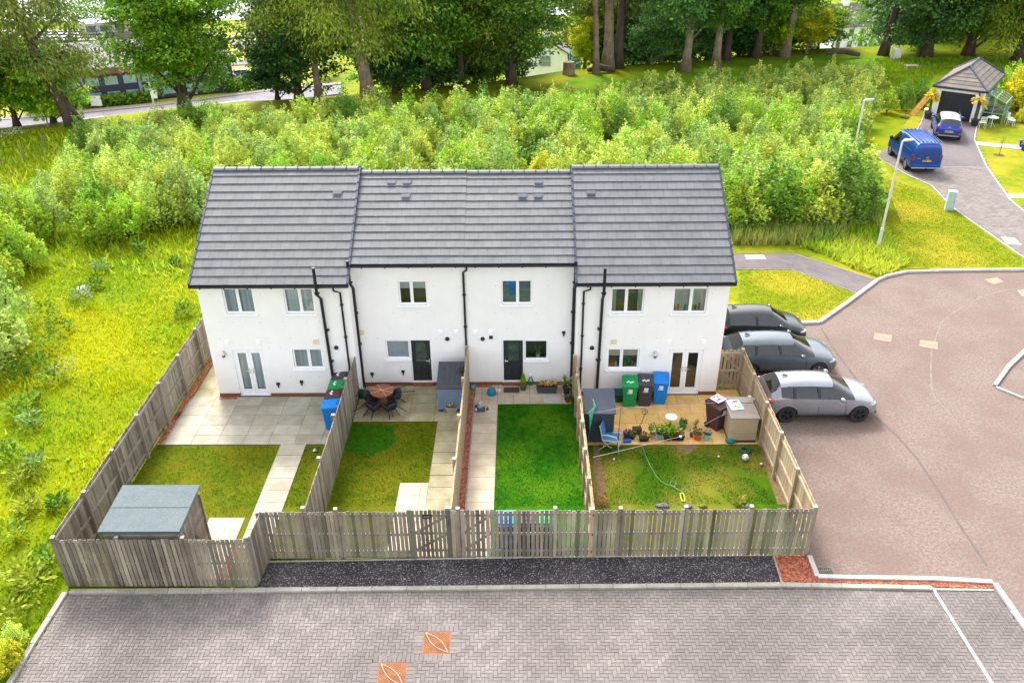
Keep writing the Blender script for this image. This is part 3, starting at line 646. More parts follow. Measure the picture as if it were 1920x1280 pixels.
def house(no,x0,x1,y0,label,hl,hr):
    zr=RIDGE[no]; ye=y0-.30; e=.004; sl=(zr-ZE)/(YR+.30); ze=zr-sl*(YR-ye)
    zw=ze+sl*.30-.06       # wall head under the eaves
    rt=thing('terraced_house',label,'house',((x0+x1)/2,y0,0),0,'houses of the white terrace')
    OFF=Vector((-(x0+x1)/2,-y0,0))
    def own():     # children carry world coordinates; move them under the empty
        for ch in rt.children: ch.matrix_parent_inverse=Matrix.Translation(OFF)
    return rt,zr,ye,sl,ze,zw,own
def roofparts(rt,x0,x1,ye,ze,zr,sl,n,ovl,ovr,vents):
    L=math.hypot(YR-ye,zr-ze); d=Vector((0,(YR-ye)/L,(zr-ze)/L)); nrm=Vector((0,-d.z,d.y)); xa,xb=x0-ovl,x1+ovr
    b=MB(); tw=.33
    for k in range(n):
        s0=k*L/n; s1=(k+1)*L/n
        base=Vector((0,ye,ze)); 
        off=(tw/2 if k%2 else 0); x=xa; 
        cuts=[xa]; xx=xa+tw-off if off else xa+tw
        while xx<xb-.03: cuts.append(xx); xx+=tw
        cuts.append(xb)
        for p,q in zip(cuts,cuts[1:]):
            h=.047+U(-.003,.003); g=.0025
            A=base+d*s0+nrm*h; B=base+d*(s1+.035)+nrm*.012; A0=base+d*s0+nrm*(h-.022)
            t=min(1,max(0,random.gauss(.5,.2)))
            for f in ([(p+g,A.y,A.z),(q-g,A.y,A.z),(q-g,B.y,B.z),(p+g,B.y,B.z)],[(p+g,A0.y,A0.z),(q-g,A0.y,A0.z),(q-g,A.y,A.z),(p+g,A.y,A.z)]): b.face(f,0,t)
            b.face([(p+g,A0.y,A0.z),(q-g,A0.y,A0.z),(q-g,B.y,B.z-.008),(p+g,B.y,B.z-.008)],1,t)  # tile underside coloured black, painting the shade in the slot below each course
    # back slope and deck
    yb2=2*YR-ye
    b.face([(xa,YR,zr+.01),(xb,YR,zr+.01),(xb,yb2,ze+.01),(xa,yb2,ze+.01)],0,.5)
    b.face([(xa,ye+.01,ze-.004),(xa,YR,zr-.004),(xb,YR,zr-.004),(xb,ye+.01,ze-.004)],1,.4)  # deck also black, to deepen the shaded lines between courses
    rf=b.build('roof',[M_['tile'],M_['black']],rt)
    # ridge tiles
    b=MB(); k=0; x=xa+.01; m=max(1,round((xb-xa-.02)/.45)); st=(xb-xa-.02)/m
    for k in range(m):
        p=xa+.01+k*st; q=p+st-.012; ring=[]
        for th in (-65,-35,0,35,65):
            a=R(th); ring.append((YR+.17*math.sin(a)*1.05,zr-.075+.15*math.cos(a)))
        t=rnd()
        for (ya,za),(yb,zb) in zip(ring,ring[1:]): b.face([(p,ya,za),(p,yb,zb),(q,yb,zb),(q,ya,za)][::-1],0,t)
        b.face([(q,*r) for r in ring],0,t); b.face([(p,*r) for r in ring[::-1]],0,t)
        b.tube([(q-.02,YR+.175*math.sin(R(th)),zr-.07+.155*math.cos(R(th))) for th in (-65,-35,0,35,65)],.012,5,1)
    b.build('ridge_tiles',[M_['tile'],M_['verge']],rf)
    # dry verges: interlocking caps down each rake
    for sx,ov in ((xa,ovl),(xb,ovr)):
        if ov<=0: continue
        b=MB()
        for k in range(n):
            s0=k*L/n; s1=(k+1)*L/n
            A=Vector((0,ye,ze))+d*(s0-.01); B=Vector((0,ye,ze))+d*(s1)
            o=[]
            for P0,hh in ((A,.062),(B,.035)):
                o.append(P0)
            w=.038
            b.hexa([(sx-w,A.y,A.z-.1),(sx+w,A.y,A.z-.1),(sx-w,B.y,B.z-.1),(sx+w,B.y,B.z-.1),(sx-w,A.y-nrm.y*0,A.z+.075),(sx+w,A.y,A.z+.075),(sx-w,B.y,B.z+.05),(sx+w,B.y,B.z+.05)],0,rnd())
        b.build('verge',M_['verge'],rf)
        b=MB(); w=.05; b.hexa([(sx-w,YR,zr-.1),(sx+w,YR,zr-.1),(sx-w,yb2,ze-.1),(sx+w,yb2,ze-.1),(sx-w,YR,zr+.06),(sx+w,YR,zr+.06),(sx-w,yb2,ze+.06),(sx+w,yb2,ze+.06)]); b.build('verge',M_['verge'],rf)
    # gutter and fascia
    b=MB(); gy=ye-.035; ring=[(gy+.062*math.cos(R(a)),ze-.035+.062*math.sin(R(a))) for a in range(180,361,30)]
    xg0,xg1=xa-.02 if ovl>0 else xa,xb+.02 if ovr>0 else xb
    for (ya,za),(yb,zb) in zip(ring,ring[1:]): b.face([(xg0,ya,za),(xg1,ya,za),(xg1,yb,zb),(xg0,yb,zb)])
    for X in (xg0,xg1): b.face([(X,*r) for r in ring])
    b.tube([(xg0,gy-.062,ze-.033),(xg1,gy-.062,ze-.033)],.009,5)
    x=xg0+.4
    while x<xg1-.2: b.box(x-.02,x+.02,gy-.07,gy+.03,ze-.105,ze-.03); x+=.82
    b.build('gutter',M_['black'],rt)
    b=MB(); b.box(xa,xb,ye+.03,ye+.05,ze-.14,ze-.012,0); b.box(xa,xb,ye+.05,ye+.31,ze-.14,ze-.12,1); b.build('fascia',[M_['black'],M_['pvc']],rt)
    for px,py in vents:
        # walk the pixel ray to the roof plane
        r=ray(px,py); c=Vector(CP); rv=Vector(r); t=(Vector((0,ye,ze))-c).dot(nrm)/rv.dot(nrm); p=c+rv*t
        b=MB(); M=Matrix.Translation(p)@Matrix(((1,0,0,0),(0,d.y,nrm.y,0),(0,d.z,nrm.z,0),(0,0,0,1)))
        b.box(-.17,.17,-.15,.15,.0,.052,0,.5,M); b.box(-.13,.13,-.11,-.03,.052,.066,1,.5,M); b.box(-.15,.15,-.02,.12,.052,.075,0,.5,M)
        b.build('roof_vent',[pm('vent_tile',(.07,.085,.11),(.09,.10,.125),.5,4),M_['black']],rf)
def wallbox(px,py,y,w,h,mat,par,name,d=.03,round_=False):
    p=YP(px,py,y); b=MB()
    if round_:
        M=Matrix.Translation(p)@Matrix.Rotation(R(90),4,'X'); b.lathe([(w/2,0),(w/2,d*.6),(w/2*.8,d),(w/2*.3,d*1.1)],18,0,.5,M); b.lathe([(w/2*.25,d),(w/2*.25,d*1.25)],10,0,.5,M)
    else:
        b.box(p.x-w/2,p.x+w/2,y-d,y+.004,p.z-h/2,p.z+h/2)
        n=4
        for k in range(n): z=p.z-h*.36+k*h*.72/(n-1); b.box(p.x-w*.4,p.x+w*.4,y-d-.006,y-d,z-.008,z+.008)
    return b.build(name,mat,par,bevel=0)
def outlet(px,py,y,par):
    p=YP(px,py,y); b=MB(); b.box(p.x-.06,p.x+.06,y-.05,y+.002,p.z-.02,p.z+.08); b.tube([(p.x,y-.03,p.z),(p.x,y-.05,p.z-.07),(p.x,y-.03,p.z-.12)],.025,8); b.build('waste_outlet',M_['black'],par)
def lantern(px,py,y,par):
    p=YP(px,py,y); b=MB(); gm=pm('pale_metal',(.6,.6,.58),(.5,.5,.48),.4,8)
    b.box(p.x-.05,p.x+.05,y-.02,y+.003,p.z-.02,p.z+.16); b.tube([(p.x,y-.02,p.z+.08),(p.x,y-.10,p.z+.14),(p.x,y-.14,p.z+.10)],.012,6)
    M=Matrix.Translation((p.x,y-.14,p.z-.10)); b.lathe([(.03,0),(.05,.02),(.075,.15),(.08,.155),(.03,.21),(.012,.24)],6,0,.5,M)
    l=b.build('wall_lantern',gm,par)
    g=MB(); g.lathe([(.052,.03),(.077,.145)],6,0,.5,M,cap=False); g.build('lantern_glass',glassmat('lantern_glass',(.7,.75,.75),.1),l)
def weeps(pxs,y,b):
    for px,py in pxs:
        p=YP(px,py,y); b.box(p.x-.005,p.x+.005,y-.004,y+.01,p.z-.022,p.z+.022,1)
def walls(rt,x0,x1,y0,zw,zr,ze,ye,sl,holes,wp):
    e=.003; b=MB(); a,c=x0+e,x1-e
    wallgrid(b,a,c,.17,zw,y0,holes,.14)
    # plinth of red brick at the foot
    for h0,h1 in plinth_runs(a,c,holes): b.box(h0,h1,y0+.005,y0+.05,0,.171,2)
    b.face([(a,YB,0),(a,YB,zw),(c,YB,zw),(c,YB,0)],0)
    zt=zr-.03
    for X in (a,c): b.face([(X,y0,0),(X,YB,0),(X,YB,zw),(X,YR,zt),(X,y0,zw)],0)
    # head band under the soffit
    b.box(a,c,y0-.018,y0-.001,zw-.16,zw-.02,0)
    weeps(wp,y0,b)
    return b.build('wall',[M_['render'],pm('weep_vent',(.30,.29,.28)),M_['brick']],rt)
def plinth_runs(a,c,holes):
    cuts=sorted([(h[0],h[1]) for h in holes if h[2]<.25]); out=[]; x=a
    for h0,h1 in cuts: out.append((x,h0)); x=h1
    out.append((x,c)); return out
# ---- house 1 (left end)
rt,zr,ye,sl,ze,zw,own=house(1,0,5.3,0,'white end terrace house at the left with vertical blinds and white french doors',1,1)
hA=rect((414.5,541.5),(480.5,588),0); hB=rect((529,541.5),(592,587.5),0); hC=rect((547,655),(608,691),0); hD=rect((434,656),(508.5,741.5),0); hD=(hD[0],hD[1],.06,hD[3])
walls(rt,0,5.3,0,zw,zr,ze,ye,sl,[hA,hB,hC,hD],[(393,552),(488,552),(600,603),(625,551),(413,604),(437,604),(461,604),(488,604),(529,604),(575,604),(412,635),(502,634),(545,634),(505,652),(526,652),(545,706),(557,706),(581,706),(599,706)])
for h,bl in ((hA,'vertical'),(hB,'vertical'),(hC,'vertical')): window(rt,h,0,.47 if h is hA else .53,bl)
fdoor(rt,hD,0)
roofparts(rt,0,5.3,ye,ze,zr,sl,14,.10,.06,[(633,365)])
p=YP(627,716,0); q=YP(601,546,0); pipe(rt,[(p.x,-.09,0),(q.x,-.09,q.z-.25),(q.x-.03,-.42,q.z+.08),(q.x-.03,-.42,YP(593.5,502,-.42).z)],.055,'soil_pipe',[(p.x,-.09,1.6),(p.x,-.09,2.9),(q.x-.03,-.42,q.z+.12)])
p=YP(656,690,0); pipe(rt,[(p.x,-.06,0),(p.x,-.06,ze-.42),(p.x-.16,-.30,ze-.22),(p.x-.16,-.335,ze-.08)],.036,'downpipe',[(p.x,-.06,1.2),(p.x,-.06,2.6),(p.x,-.06,3.9)])
wallbox(425.5,640.6,0,.16,.16,M_['pvc'],rt,'air_vent'); wallbox(484.6,640.6,0,.16,.16,M_['pvc'],rt,'air_vent'); wallbox(592.4,640,0,.19,.19,M_['cream'],rt,'air_vent'); wallbox(630.6,651,0,.16,.16,M_['black'],rt,'boiler_flue',.07,True)
outlet(522,720,0,rt); outlet(565.7,716,0,rt); lantern(421,663,0,rt); own()
# ---- house 2
XM=YP(877,650,YH).x
rt,zr,ye,sl,ze,zw,own=house(2,5.3,XM,YH,'white mid terrace house with a patio table in front of its dark door',0,0)
h1=rect((745.5,527.5),(802.5,571.5),YH); h2=rect((722,638.5),(761,673),YH); h3=rect((767,637),(813,716),YH); h3=(h3[0],h3[1],.16,h3[3]); h2=(h2[0],h3[0]-.004,h2[2],h2[3])
walls(rt,5.3,XM,YH,zw,zr,ze,ye,sl,[h1,h2,h3],[(679,536),(725,535),(813,536),(858,536),(738,586),(760,586),(783,586),(814,586),(688,616),(731,616),(773,616),(818,616),(686,634),(708,634),(818,635),(863,635),(708,688),(729,688),(751,688)])
window(rt,h1,YH,.45,'blindw',.36); window(rt,h2,YH,None,'blindw'); bdoor(rt,h3,YH,1)
roofparts(rt,5.3+.08,XM,ye,ze,zr,sl,12,0,0,[(734,345),(763,345),(761,371)])
p=YP(684,728,YH); q=YP(661.5,528,YH); y1=YH-.09; y2=YH-.42; pipe(rt,[(p.x,y1,0),(q.x,y1,q.z-.2),(q.x-.02,y2,q.z+.12),(q.x-.02,y2,YP(652.5,489,y2).z)],.055,'soil_pipe',[(p.x,y1,1.9),(p.x,y1,3.2),(q.x-.02,y2,q.z+.16)])
wallbox(678,622.5,YH,.19,.19,M_['cream'],rt,'air_vent'); wallbox(826,622.5,YH,.16,.16,M_['pvc'],rt,'air_vent'); wallbox(855,622.5,YH,.16,.16,M_['pvc'],rt,'air_vent'); wallbox(838.8,634.7,YH,.16,.16,M_['black'],rt,'boiler_flue',.07,True)
outlet(698,701,YH,rt); outlet(756,697,YH,rt); own()
# ---- house 3
rt,zr,ye,sl,ze,zw,own=house(3,XM,13.3,YH,'white mid terrace house with a plant in the window beside its dark door',0,0)
h1=rect((939.5,526),(997.5,570.5),YH); h2=rect((988,638.5),(1027,675),YH); h3=rect((941,637),(983,716),YH); h3=(h3[0],h3[1],.16,h3[3]); h2=(h3[1]+.004,h2[1],h2[2],h2[3])
walls(rt,XM,13.3,YH,zw,zr,ze,ye,sl,[h1,h2,h3],[(882,536),(929,536),(1028,536),(928,588),(958,588),(1006,588),(951,616),(995,616),(930,635),(1041,635),(996,688),(1017,688),(1038,688)])
f1=window(rt,h1,YH,.53,'slat'); 
b=MB(); cx=h1[0]+(h1[1]-h1[0])*.40; b.box(cx-.16,cx+.10,YH+.118,YH+.135,h1[2]+.32,h1[3]-.07); b.build('blue_towel',M_['vblue'],f1)
f2=window(rt,h2,YH,None,'blindw',.10); bdoor(rt,h3,YH,-1)
b=MB(); px_=(h2[0]+h2[1])/2+.08; M=Matrix.Translation((px_,YH+.22,h2[2]+.03)); b.lathe([(.07,0),(.10,.16),(.09,.16)],12,0,.5,M); 
for k in range(26):
    a=U(0,6.3); b.leaf((px_,YH+.22,h2[2]+.18),Vector((math.cos(a)*.5,math.sin(a)*.5,U(.5,1.3))).normalized(),Vector((-math.sin(a),math.cos(a),0)),U(.15,.38),.07,1,rnd())
b.build('window_plant',[pm('cream_pot',(.55,.48,.36)),pm('houseplant_leaf',(.20,.34,.05),(.12,.24,.03),.5,8,tint=.4)],f2)
roofparts(rt,XM,13.3-.08,ye,ze,zr,sl,12,0,0,[(1010,345),(980,371),(1009,371)])
p=YP(1070.5,726,YH); q=YP(1077,528,YH); pipe(rt,[(p.x,y1,0),(q.x,y1,q.z-.2),(q.x,y2,q.z+.12),(q.x,y2,YP(1079,489,y2).z)],.06,'soil_pipe',[(p.x,y1,1.9),(p.x,y1,3.2),(q.x,y2,q.z+.16)])
p=YP(875.5,676,YH); pipe(rt,[(p.x,YH-.06,0),(p.x,YH-.06,ze-.42),(p.x+.14,YH-.30,ze-.22),(p.x+.14,YH-.335,ze-.08)],.04,'downpipe',[(p.x,YH-.06,1.2),(p.x,YH-.06,2.6),(p.x,YH-.06,3.9)])
wallbox(890.8,622.5,YH,.16,.16,M_['pvc'],rt,'air_vent'); wallbox(919.6,622.5,YH,.16,.16,M_['pvc'],rt,'air_vent'); wallbox(920.6,632,YH,.13,.13,M_['black'],rt,'air_vent'); wallbox(905,634.7,YH,.16,.16,M_['black'],rt,'boiler_flue',.07,True)
outlet(1057,624,YH,rt); own()
# ---- house 4 (right end)
rt,zr,ye,sl,ze,zw,own=house(4,13.3,18.6,0,'white end terrace house at the right with curtains upstairs and wheelie bins at its wall',1,1)
hA=rect((1146.5,541),(1206,587.5),0); hB=rect((1264.5,540.5),(1323.5,587),0); hC=rect((1139.5,654.5),(1196.5,692),0); hD=rect((1255,655.5),(1303,741.5),0); hD=(hD[0]+.0,hD[1]+.12,.06,hD[3])
walls(rt,13.3,18.6,0,zw,zr,ze,ye,sl,[hA,hB,hC,hD],[(1120,551),(1237,551),(1336,551),(1152,604),(1199,604),(1218,604),(1244,604),(1269,604),(1291,604),(1328,604),(1135,633),(1186,634),(1231,634),(1278,634),(1325,634),(1208,653),(1232,653),(1323,653),(1145,706),(1167,706),(1190,706)])
window(rt,hA,0,.47,'curtain',.16); f2=window(rt,hB,0,.53,'curtain',.47); f3=window(rt,hC,0,.45,'blindc',.40); fdoor(rt,hD,0,True)
for ff,hh in ((f2,hB),(f3,hC)):
    b=MB(); cols=[(.05,.22,.06),(.5,.1,.05),(.5,.5,.5),(.04,.25,.25),(.5,.35,.1),(.15,.3,.03)]
    for k in range(9):
        x=hh[0]+.1+k*(hh[1]-hh[0]-.2)/8; M=Matrix.Translation((x,.17,hh[2]+.05)); hgt=U(.08,.26); b.lathe([(.03,0),(.05,hgt*.4),(.04,hgt),(.015,hgt*1.1)],8,k%6,.5,M)
    b.build('sill_ornaments',[pm('ornament_%s'%n,c) for n,c in zip(('green','red','grey','teal','amber','leaf'),cols)],ff)
roofparts(rt,13.3,18.6,ye,ze,zr,sl,14,.06,.10,[(1108,365)])
p=YP(1120,702,0); q=YP(1130,546,0); pipe(rt,[(p.x,-.09,0),(q.x,-.09,q.z-.25),(q.x,-.42,q.z+.08),(q.x,-.42,YP(1132.5,502.5,-.42).z)],.055,'soil_pipe',[(p.x,-.09,1.6),(p.x,-.09,2.9),(q.x,-.42,q.z+.12)])
p=YP(1089,690,0); pipe(rt,[(p.x,-.06,0),(p.x,-.06,ze-.42),(p.x+.2,-.30,ze-.22),(p.x+.2,-.335,ze-.08)],.036,'downpipe',[(p.x,-.06,1.2),(p.x,-.06,2.6),(p.x,-.06,3.9)])
wallbox(1255,640.6,0,.16,.16,M_['pvc'],rt,'air_vent'); wallbox(1319,640.6,0,.16,.16,M_['pvc'],rt,'air_vent'); wallbox(1151,640,0,.19,.19,M_['cream'],rt,'air_vent'); wallbox(1110,651.6,0,.16,.16,M_['black'],rt,'boiler_flue',.07,True)
lantern(1227.5,664,0,rt); own()
# ================================================================== fences
def fence(label,p0,p1,h,side,mat='wood',bay=1.8,gap=.026,bw=.097,posts=True,p_end=(True,True),cat='fence',rails=(.25,.9,1.62),tops=True,name='timber_fence',postmat=None,brace=False,extra=0.,hh=None):
    p0=Vector((p0[0],p0[1],0)); p1=Vector((p1[0],p1[1],0)); L=(p1-p0).length; ang=math.atan2(p1.y-p0.y,p1.x-p0.x)
    t=thing(name,label,cat,p0,ang)
    b=MB(); n=max(1,round(L/(bw+gap))); st=L/n
    for k in range(n):
        x=k*st+gap/2; hz=h+U(-.018,.014)+extra; w=U(-.003,.003); d=U(-.003,.003); tilt=U(-.006,.006)
        ya,yb=(d,.019+d) if side>0 else (-.019+d,d)
        z0=.04+U(0,.02); xa,xb=x+w,x+st-gap+w
        b.hexa([(xa,ya,z0),(xb,ya,z0),(xa,yb,z0),(xb,yb,z0),(xa+tilt,ya,hz),(xb+tilt,ya,hz),(xa+tilt,yb,hz),(xb+tilt,yb,hz)],0,min(1,max(0,random.gauss(.5,.26))))
    b.build('boards',M_[mat],t)
    s=-1 if side>0 else 1      # rails and posts stand on the other side of the boards
    y=lambda a,c:(min(s*a,s*c),max(s*a,s*c))
    for z in rails:
        b=MB(); ya,yb=y(.001,.046)if side>0 else y(.001,.046); b.box(.0,L,ya,yb,z-.042,z+.042,0,.6); b.build('rail',M_[postmat or mat],t,bevel=.004)
    if posts:
        m=max(1,round(L/bay))
        for k in range(m+1):
            if (k==0 and not p_end[0]) or (k==m and not p_end[1]): continue
            x=min(max(k*L/m,.05),L-.05); b=MB(); ya,yb=y(.002,.104); hp=h+.045+U(-.02,.03)
            b.box(x-.05,x+.05,ya,yb,0,hp,0,U(.3,.7)); b.box(x-.051,x+.051,ya-.001,yb+.001,hp,hp+.008,1,.5); b.build('post',[M_[postmat or mat],M_['woodtop']],t)
    if brace:
        for (xa,za),(xb,zb) in brace:
            b=MB(); ya,yb=y(.002,.04); d=Vector((xb-xa,0,zb-za)).normalized(); q=Vector((-d.z,0,d.x))*.04; A=Vector((xa,0,za)); B=Vector((xb,0,zb))
            c=[A-q,B-q,A+q,B+q]; b.hexa([(v.x,ya,v.z) for v in (c[0],c[1])]+[(v.x,yb,v.z) for v in (c[0],c[1])]+[(v.x,ya,v.z) for v in (c[2],c[3])]+[(v.x,yb,v.z) for v in (c[2],c[3])],0,.5); b.build('brace',M_[postmat or mat],t)
    return t
HF=1.77
yfr=lambda px: G(px,1048-(px-506)*.007).to_2d()
g1a,g1b,g2a,g2b=yfr(777),yfr(840),yfr(866),yfr(921)
fence('weathered grey slatted fence in front of the flat roofed shed',FL,FS0,HF,-1,p_end=(True,True))
fence('short weathered fence panel stepping back to the long front fence',FS0,FS1,HF,-1,bay=1.3,gap=.006,p_end=(False,True))
fence('weathered slatted fence along the front between the step and the first gate',FS1,tuple(g1a),HF,-1,gap=.024,p_end=(False,True))
fence('weathered slatted gate with a small black plate on it',tuple(g1a),tuple(g1b),HF+.05,-1,posts=False,cat='gate',gap=.03,rails=(.3,.95,1.6),brace=[((.1,.32),(1.,.93)),((.1,.97),(1.,1.58))],name='garden_gate')
fence('narrow slatted fence piece between the two front gates',tuple(g1b),tuple(g2a),HF+.03,-1,bay=.5,gap=.02)
fence('weathered slatted gate with showing diagonal brace, next to red gravel strip',tuple(g2a),tuple(g2b),HF+.04,-1,posts=False,cat='gate',gap=.034,rails=(.3,.95,1.6),brace=[((.1,.32),(.85,.93)),((.1,.97),(.85,1.58))],name='garden_gate')
fence('long weathered slatted fence along the front of the two right gardens',tuple(g2b),FR,HF,-1,gap=.03,bay=1.75)
p=(g1a+g1b)/2; b=MB(); b.box(-.13,.13,-.03,-.021,1.52,1.68); b.box(-.10,.10,-.033,-.03,1.60,1.615,1); b.box(-.09,.09,-.033,-.03,1.565,1.58,1)
tag(b.build('door_plate',[M_['black'],pm('faded_letter',(.2,.2,.22))],loc=(p.x-.02,p.y,0)),'small black sign plate on the slatted front gate','sign')
fence('tall weathered side fence between the wild meadow and left garden',(XL,3.9),FL,HF,-1,gap=.006,bay=1.86,p_end=(True,False))
fence('weathered dividing fence between the left garden and patio table garden',(X1,.66),(X1,-8.28),HF,1,gap=.004,bay=2.2,p_end=(True,True))
fence('pale dividing fence behind the blue storage box',(X2,.66),(X2,-8.34),HF,1,gap=.004,bay=2.2,postmat='woodin',mat='woodin')
fence('tan dividing fence between the lush lawn and the grey tool shed',(X3,-.02),(X3,-8.38),HF,1,gap=.004,bay=1.45,mat='woodin',postmat='woodin')
fence('tan boarded fence between the right garden and the parked cars',(XR+.02,.35),FR,HF,1,gap=.004,bay=1.9,mat='woodin',postmat='woodin')
fence('tan slatted side gate with diagonal braces beside the right end wall',(18.66,.30),(XR-.1,.30),1.78,1,posts=False,cat='gate',gap=.05,rails=(.22,.9,1.66),brace=[((.78,.25),(.06,.86)),((.78,.95),(.06,1.62))],name='garden_gate',mat='woodin')
# ================================================================== sheds and boxes
# flat roofed shed
zs=2.02; a=G(186,1000,zs-.12); c=G(342,1000,zs-.12); d=G(371,912,zs+.02); e_=G(229,912,zs+.02)
x0,x1,y0,y1=max(XL+.06,(a.x+e_.x)/2),(c.x+d.x)/2,a.y,d.y
t=thing('garden_shed','grey felt roofed wooden shed in the corner of the left garden','shed',((x0+x1)/2,(y0+y1)/2,0))
hx,hy=(x1-x0)/2,(y1-y0)/2
shm=pm('shed_board',S(150,136,122),S(118,106,96),.9,6,c3=S(172,160,148),scale3=1.2,amt3=.6,tint=.25,bump=.3,bscale=25,stretch=(1,1,.2))
b=MB(); w,dp=hx-.09,hy-.09
for k in range(16):
    z=.05+k*.115; zz=z+.112
    for s in (-1,1):
        b.box(-w,w,s*dp-(.02 if s<0 else 0),s*dp+(.02 if s>0 else 0),z,zz,0,rnd())
        b.box(s*w-(.02 if s<0 else 0),s*w+(.02 if s>0 else 0),-dp,dp,z,zz,0,rnd())
b.box(-w+.01,w-.01,-dp+.01,dp-.01,.03,zs-.12,0,.3)
b.build('wall',shm,t)
b=MB(); q=.06
b.hexa([(-hx,-hy,zs-.10),(hx,-hy,zs-.10),(-hx,hy,zs+.04),(hx,hy,zs+.04),(-hx,-hy,zs-.05),(hx,-hy,zs-.05),(-hx,hy,zs+.09),(hx,hy,zs+.09)])
b.hexa([(-hx-.004,-hy-.006,zs-.14),(hx+.004,-hy-.006,zs-.14),(-hx-.004,-hy+.001,zs-.14),(hx+.004,-hy+.001,zs-.14),(-hx-.004,-hy-.006,zs-.045),(hx+.004,-hy-.006,zs-.045),(-hx-.004,-hy+.001,zs-.045),(hx+.004,-hy+.001,zs-.045)],1)
zm=zs+.02; b.hexa([(-hx,-.01,zm-.0),(hx,-.01,zm-.0),(-hx,.02,zm),(hx,.02,zm),(-hx,-.01,zm+.006),(hx,-.01,zm+.006),(-hx,.02,zm+.008),(hx,.02,zm+.008)],1)
b.build('roof',[pm('grey_felt',S(140,156,160),S(128,144,148),.9,3,c3=S(150,162,164),scale3=1.1,amt3=.5,bump=.4,bscale=60,speck=(S(165,178,180),60,.92)),pm('felt_edge',S(84,104,108),S(96,116,120),.9,5)],t)
b=MB()
for k in range(7): b.box(w+.022,w+.04,-.75+k*.125,-.75+k*.125+.121,.1,1.78,0,rnd())
dr=b.build('door',shm,t)
b=MB(); b.box(w+.041,w+.055,-.02,.05,.9,1.02); b.tube([(w+.055,.015,.96),(w+.09,.015,.96),(w+.09,.015,.90)],.012,6); b.build('handle',M_['black'],dr)
b=MB(); b.box(w+.023,w+.05,-.9,-.78,1.80,1.86); b.box(w+.023,w+.06,dp-.02,dp+.03,.05,1.85); b.build('corner_trim',shm,t)
# tool: small black bucket-like item at the shed
def lathe_thing(name,label,cat,px,prof,mat,z=0.,n=18,group=None,smooth=True):
    p=G(*px,z); t=thing(name,label,cat,(p.x,p.y,z),0,group); return t
b=MB(); b.lathe([(.07,0),(.08,.02),(.08,.12),(.05,.17),(.03,.19)],14); b.tube([(0,-.02,.19),(0,.07,.22),(0,.12,.17)],.015,6)
p=G(388,1003,0); tag(b.build('garden_lamp',M_['black'],loc=(p.x,p.y,.05),auto=40),'small black garden lamp beside the felt roofed shed','lamp')
# grey-blue plastic storage box with ribbed lid
def boxcol(n,c): return pm(n,c,tuple(v*.9 for v in c),.55,3,bump=.05,spec=.35)
a=G(832,770,.05); c=G(864,771,.05); 
t=thing('storage_box','blue grey plastic garden store with dark ribbed lid beside the dividing fence','storage box',((a.x+c.x)/2+.0,a.y,.045),R(0))
W=.86; D=1.25; H=.98; wb=boxcol('blue_grey_plastic',S(118,138,166)); 
t.location.x=X2-.16-W/2
b=MB(); b.box(-W/2,W/2,0,D,.06,H)
for k in range(9): b.box(-W/2+.05,W/2-.05,-.014,.0,.12+k*.095,.12+k*.095+.078)
b.box(-W/2-.012,-W/2+.05,-.02,.03,.06,H-.01); b.box(W/2-.05,W/2+.012,-.02,.03,.06,H-.01)
b.build('body',wb,t,bevel=.012)
b=MB(); b.box(-W/2-.01,-W/2+.16,-.025,.1,-.0,.06); b.box(W/2-.16,W/2+.01,-.025,.1,0,.06); b.box(-W/2,W/2,.1,D,0,.058); b.build('foot',M_['black'],t)
b=MB(); lidm=boxcol('dark_grey_plastic',S(62,66,74)); 
b.hexa([(-W/2-.04,-.06,H),(W/2+.04,-.06,H),(-W/2-.04,D+.02,H+.30),(W/2+.04,D+.02,H+.30),(-W/2-.04,-.06,H+.05),(W/2+.04,-.06,H+.05),(-W/2-.04,D+.02,H+.36),(W/2+.04,D+.02,H+.36)])
for k in range(4):
    x=-W/2+.14+k*.19
    for j in range(5):
        y=.12+j*.2+k*.02; z=H+.05+(y+.06)/(D+.08)*.31; b.hexa([(x,y,z-.005),(x+.09,y,z-.005),(x,y+.17,z+.037),(x+.09,y+.17,z+.037),(x+.01,y,z+.012),(x+.08,y,z+.012),(x+.01,y+.17,z+.054),(x+.08,y+.17,z+.054)])
b.hexa([(-W/2,D-.02,H-.01),(W/2,D-.02,H-.01),(-W/2,D,H-.01),(W/2,D,H-.01),(-W/2,D-.02,H+.32),(W/2,D-.02,H+.32),(-W/2,D,H+.32),(W/2,D,H+.32)])
b.hexa([(-W/2,.0,H-.02),(-W/2+.02,.0,H-.02),(-W/2,D,H-.02),(-W/2+.02,D,H-.02),(-W/2,.0,H+.01),(-W/2+.02,.0,H+.01),(-W/2,D,H+.31),(-W/2+.02,D,H+.31)])
b.build('lid',lidm,t,bevel=.01)
b=MB(); b.lathe([(.03,0),(.11,.05),(.12,.12),(.08,.2),(.03,.24)],10,0,.5,Matrix.Rotation(.4,4,'Y')); b.tube([(0,0,.2),(-.12,-.08,.18),(-.17,-.12,.02)],.012,5)
tag(b.build('cloth_bag',M_['rubber'],loc=(X2-.2,a.y+.75,1.24),auto=40),'limp black bag lying on the ribbed storage lid','bag')
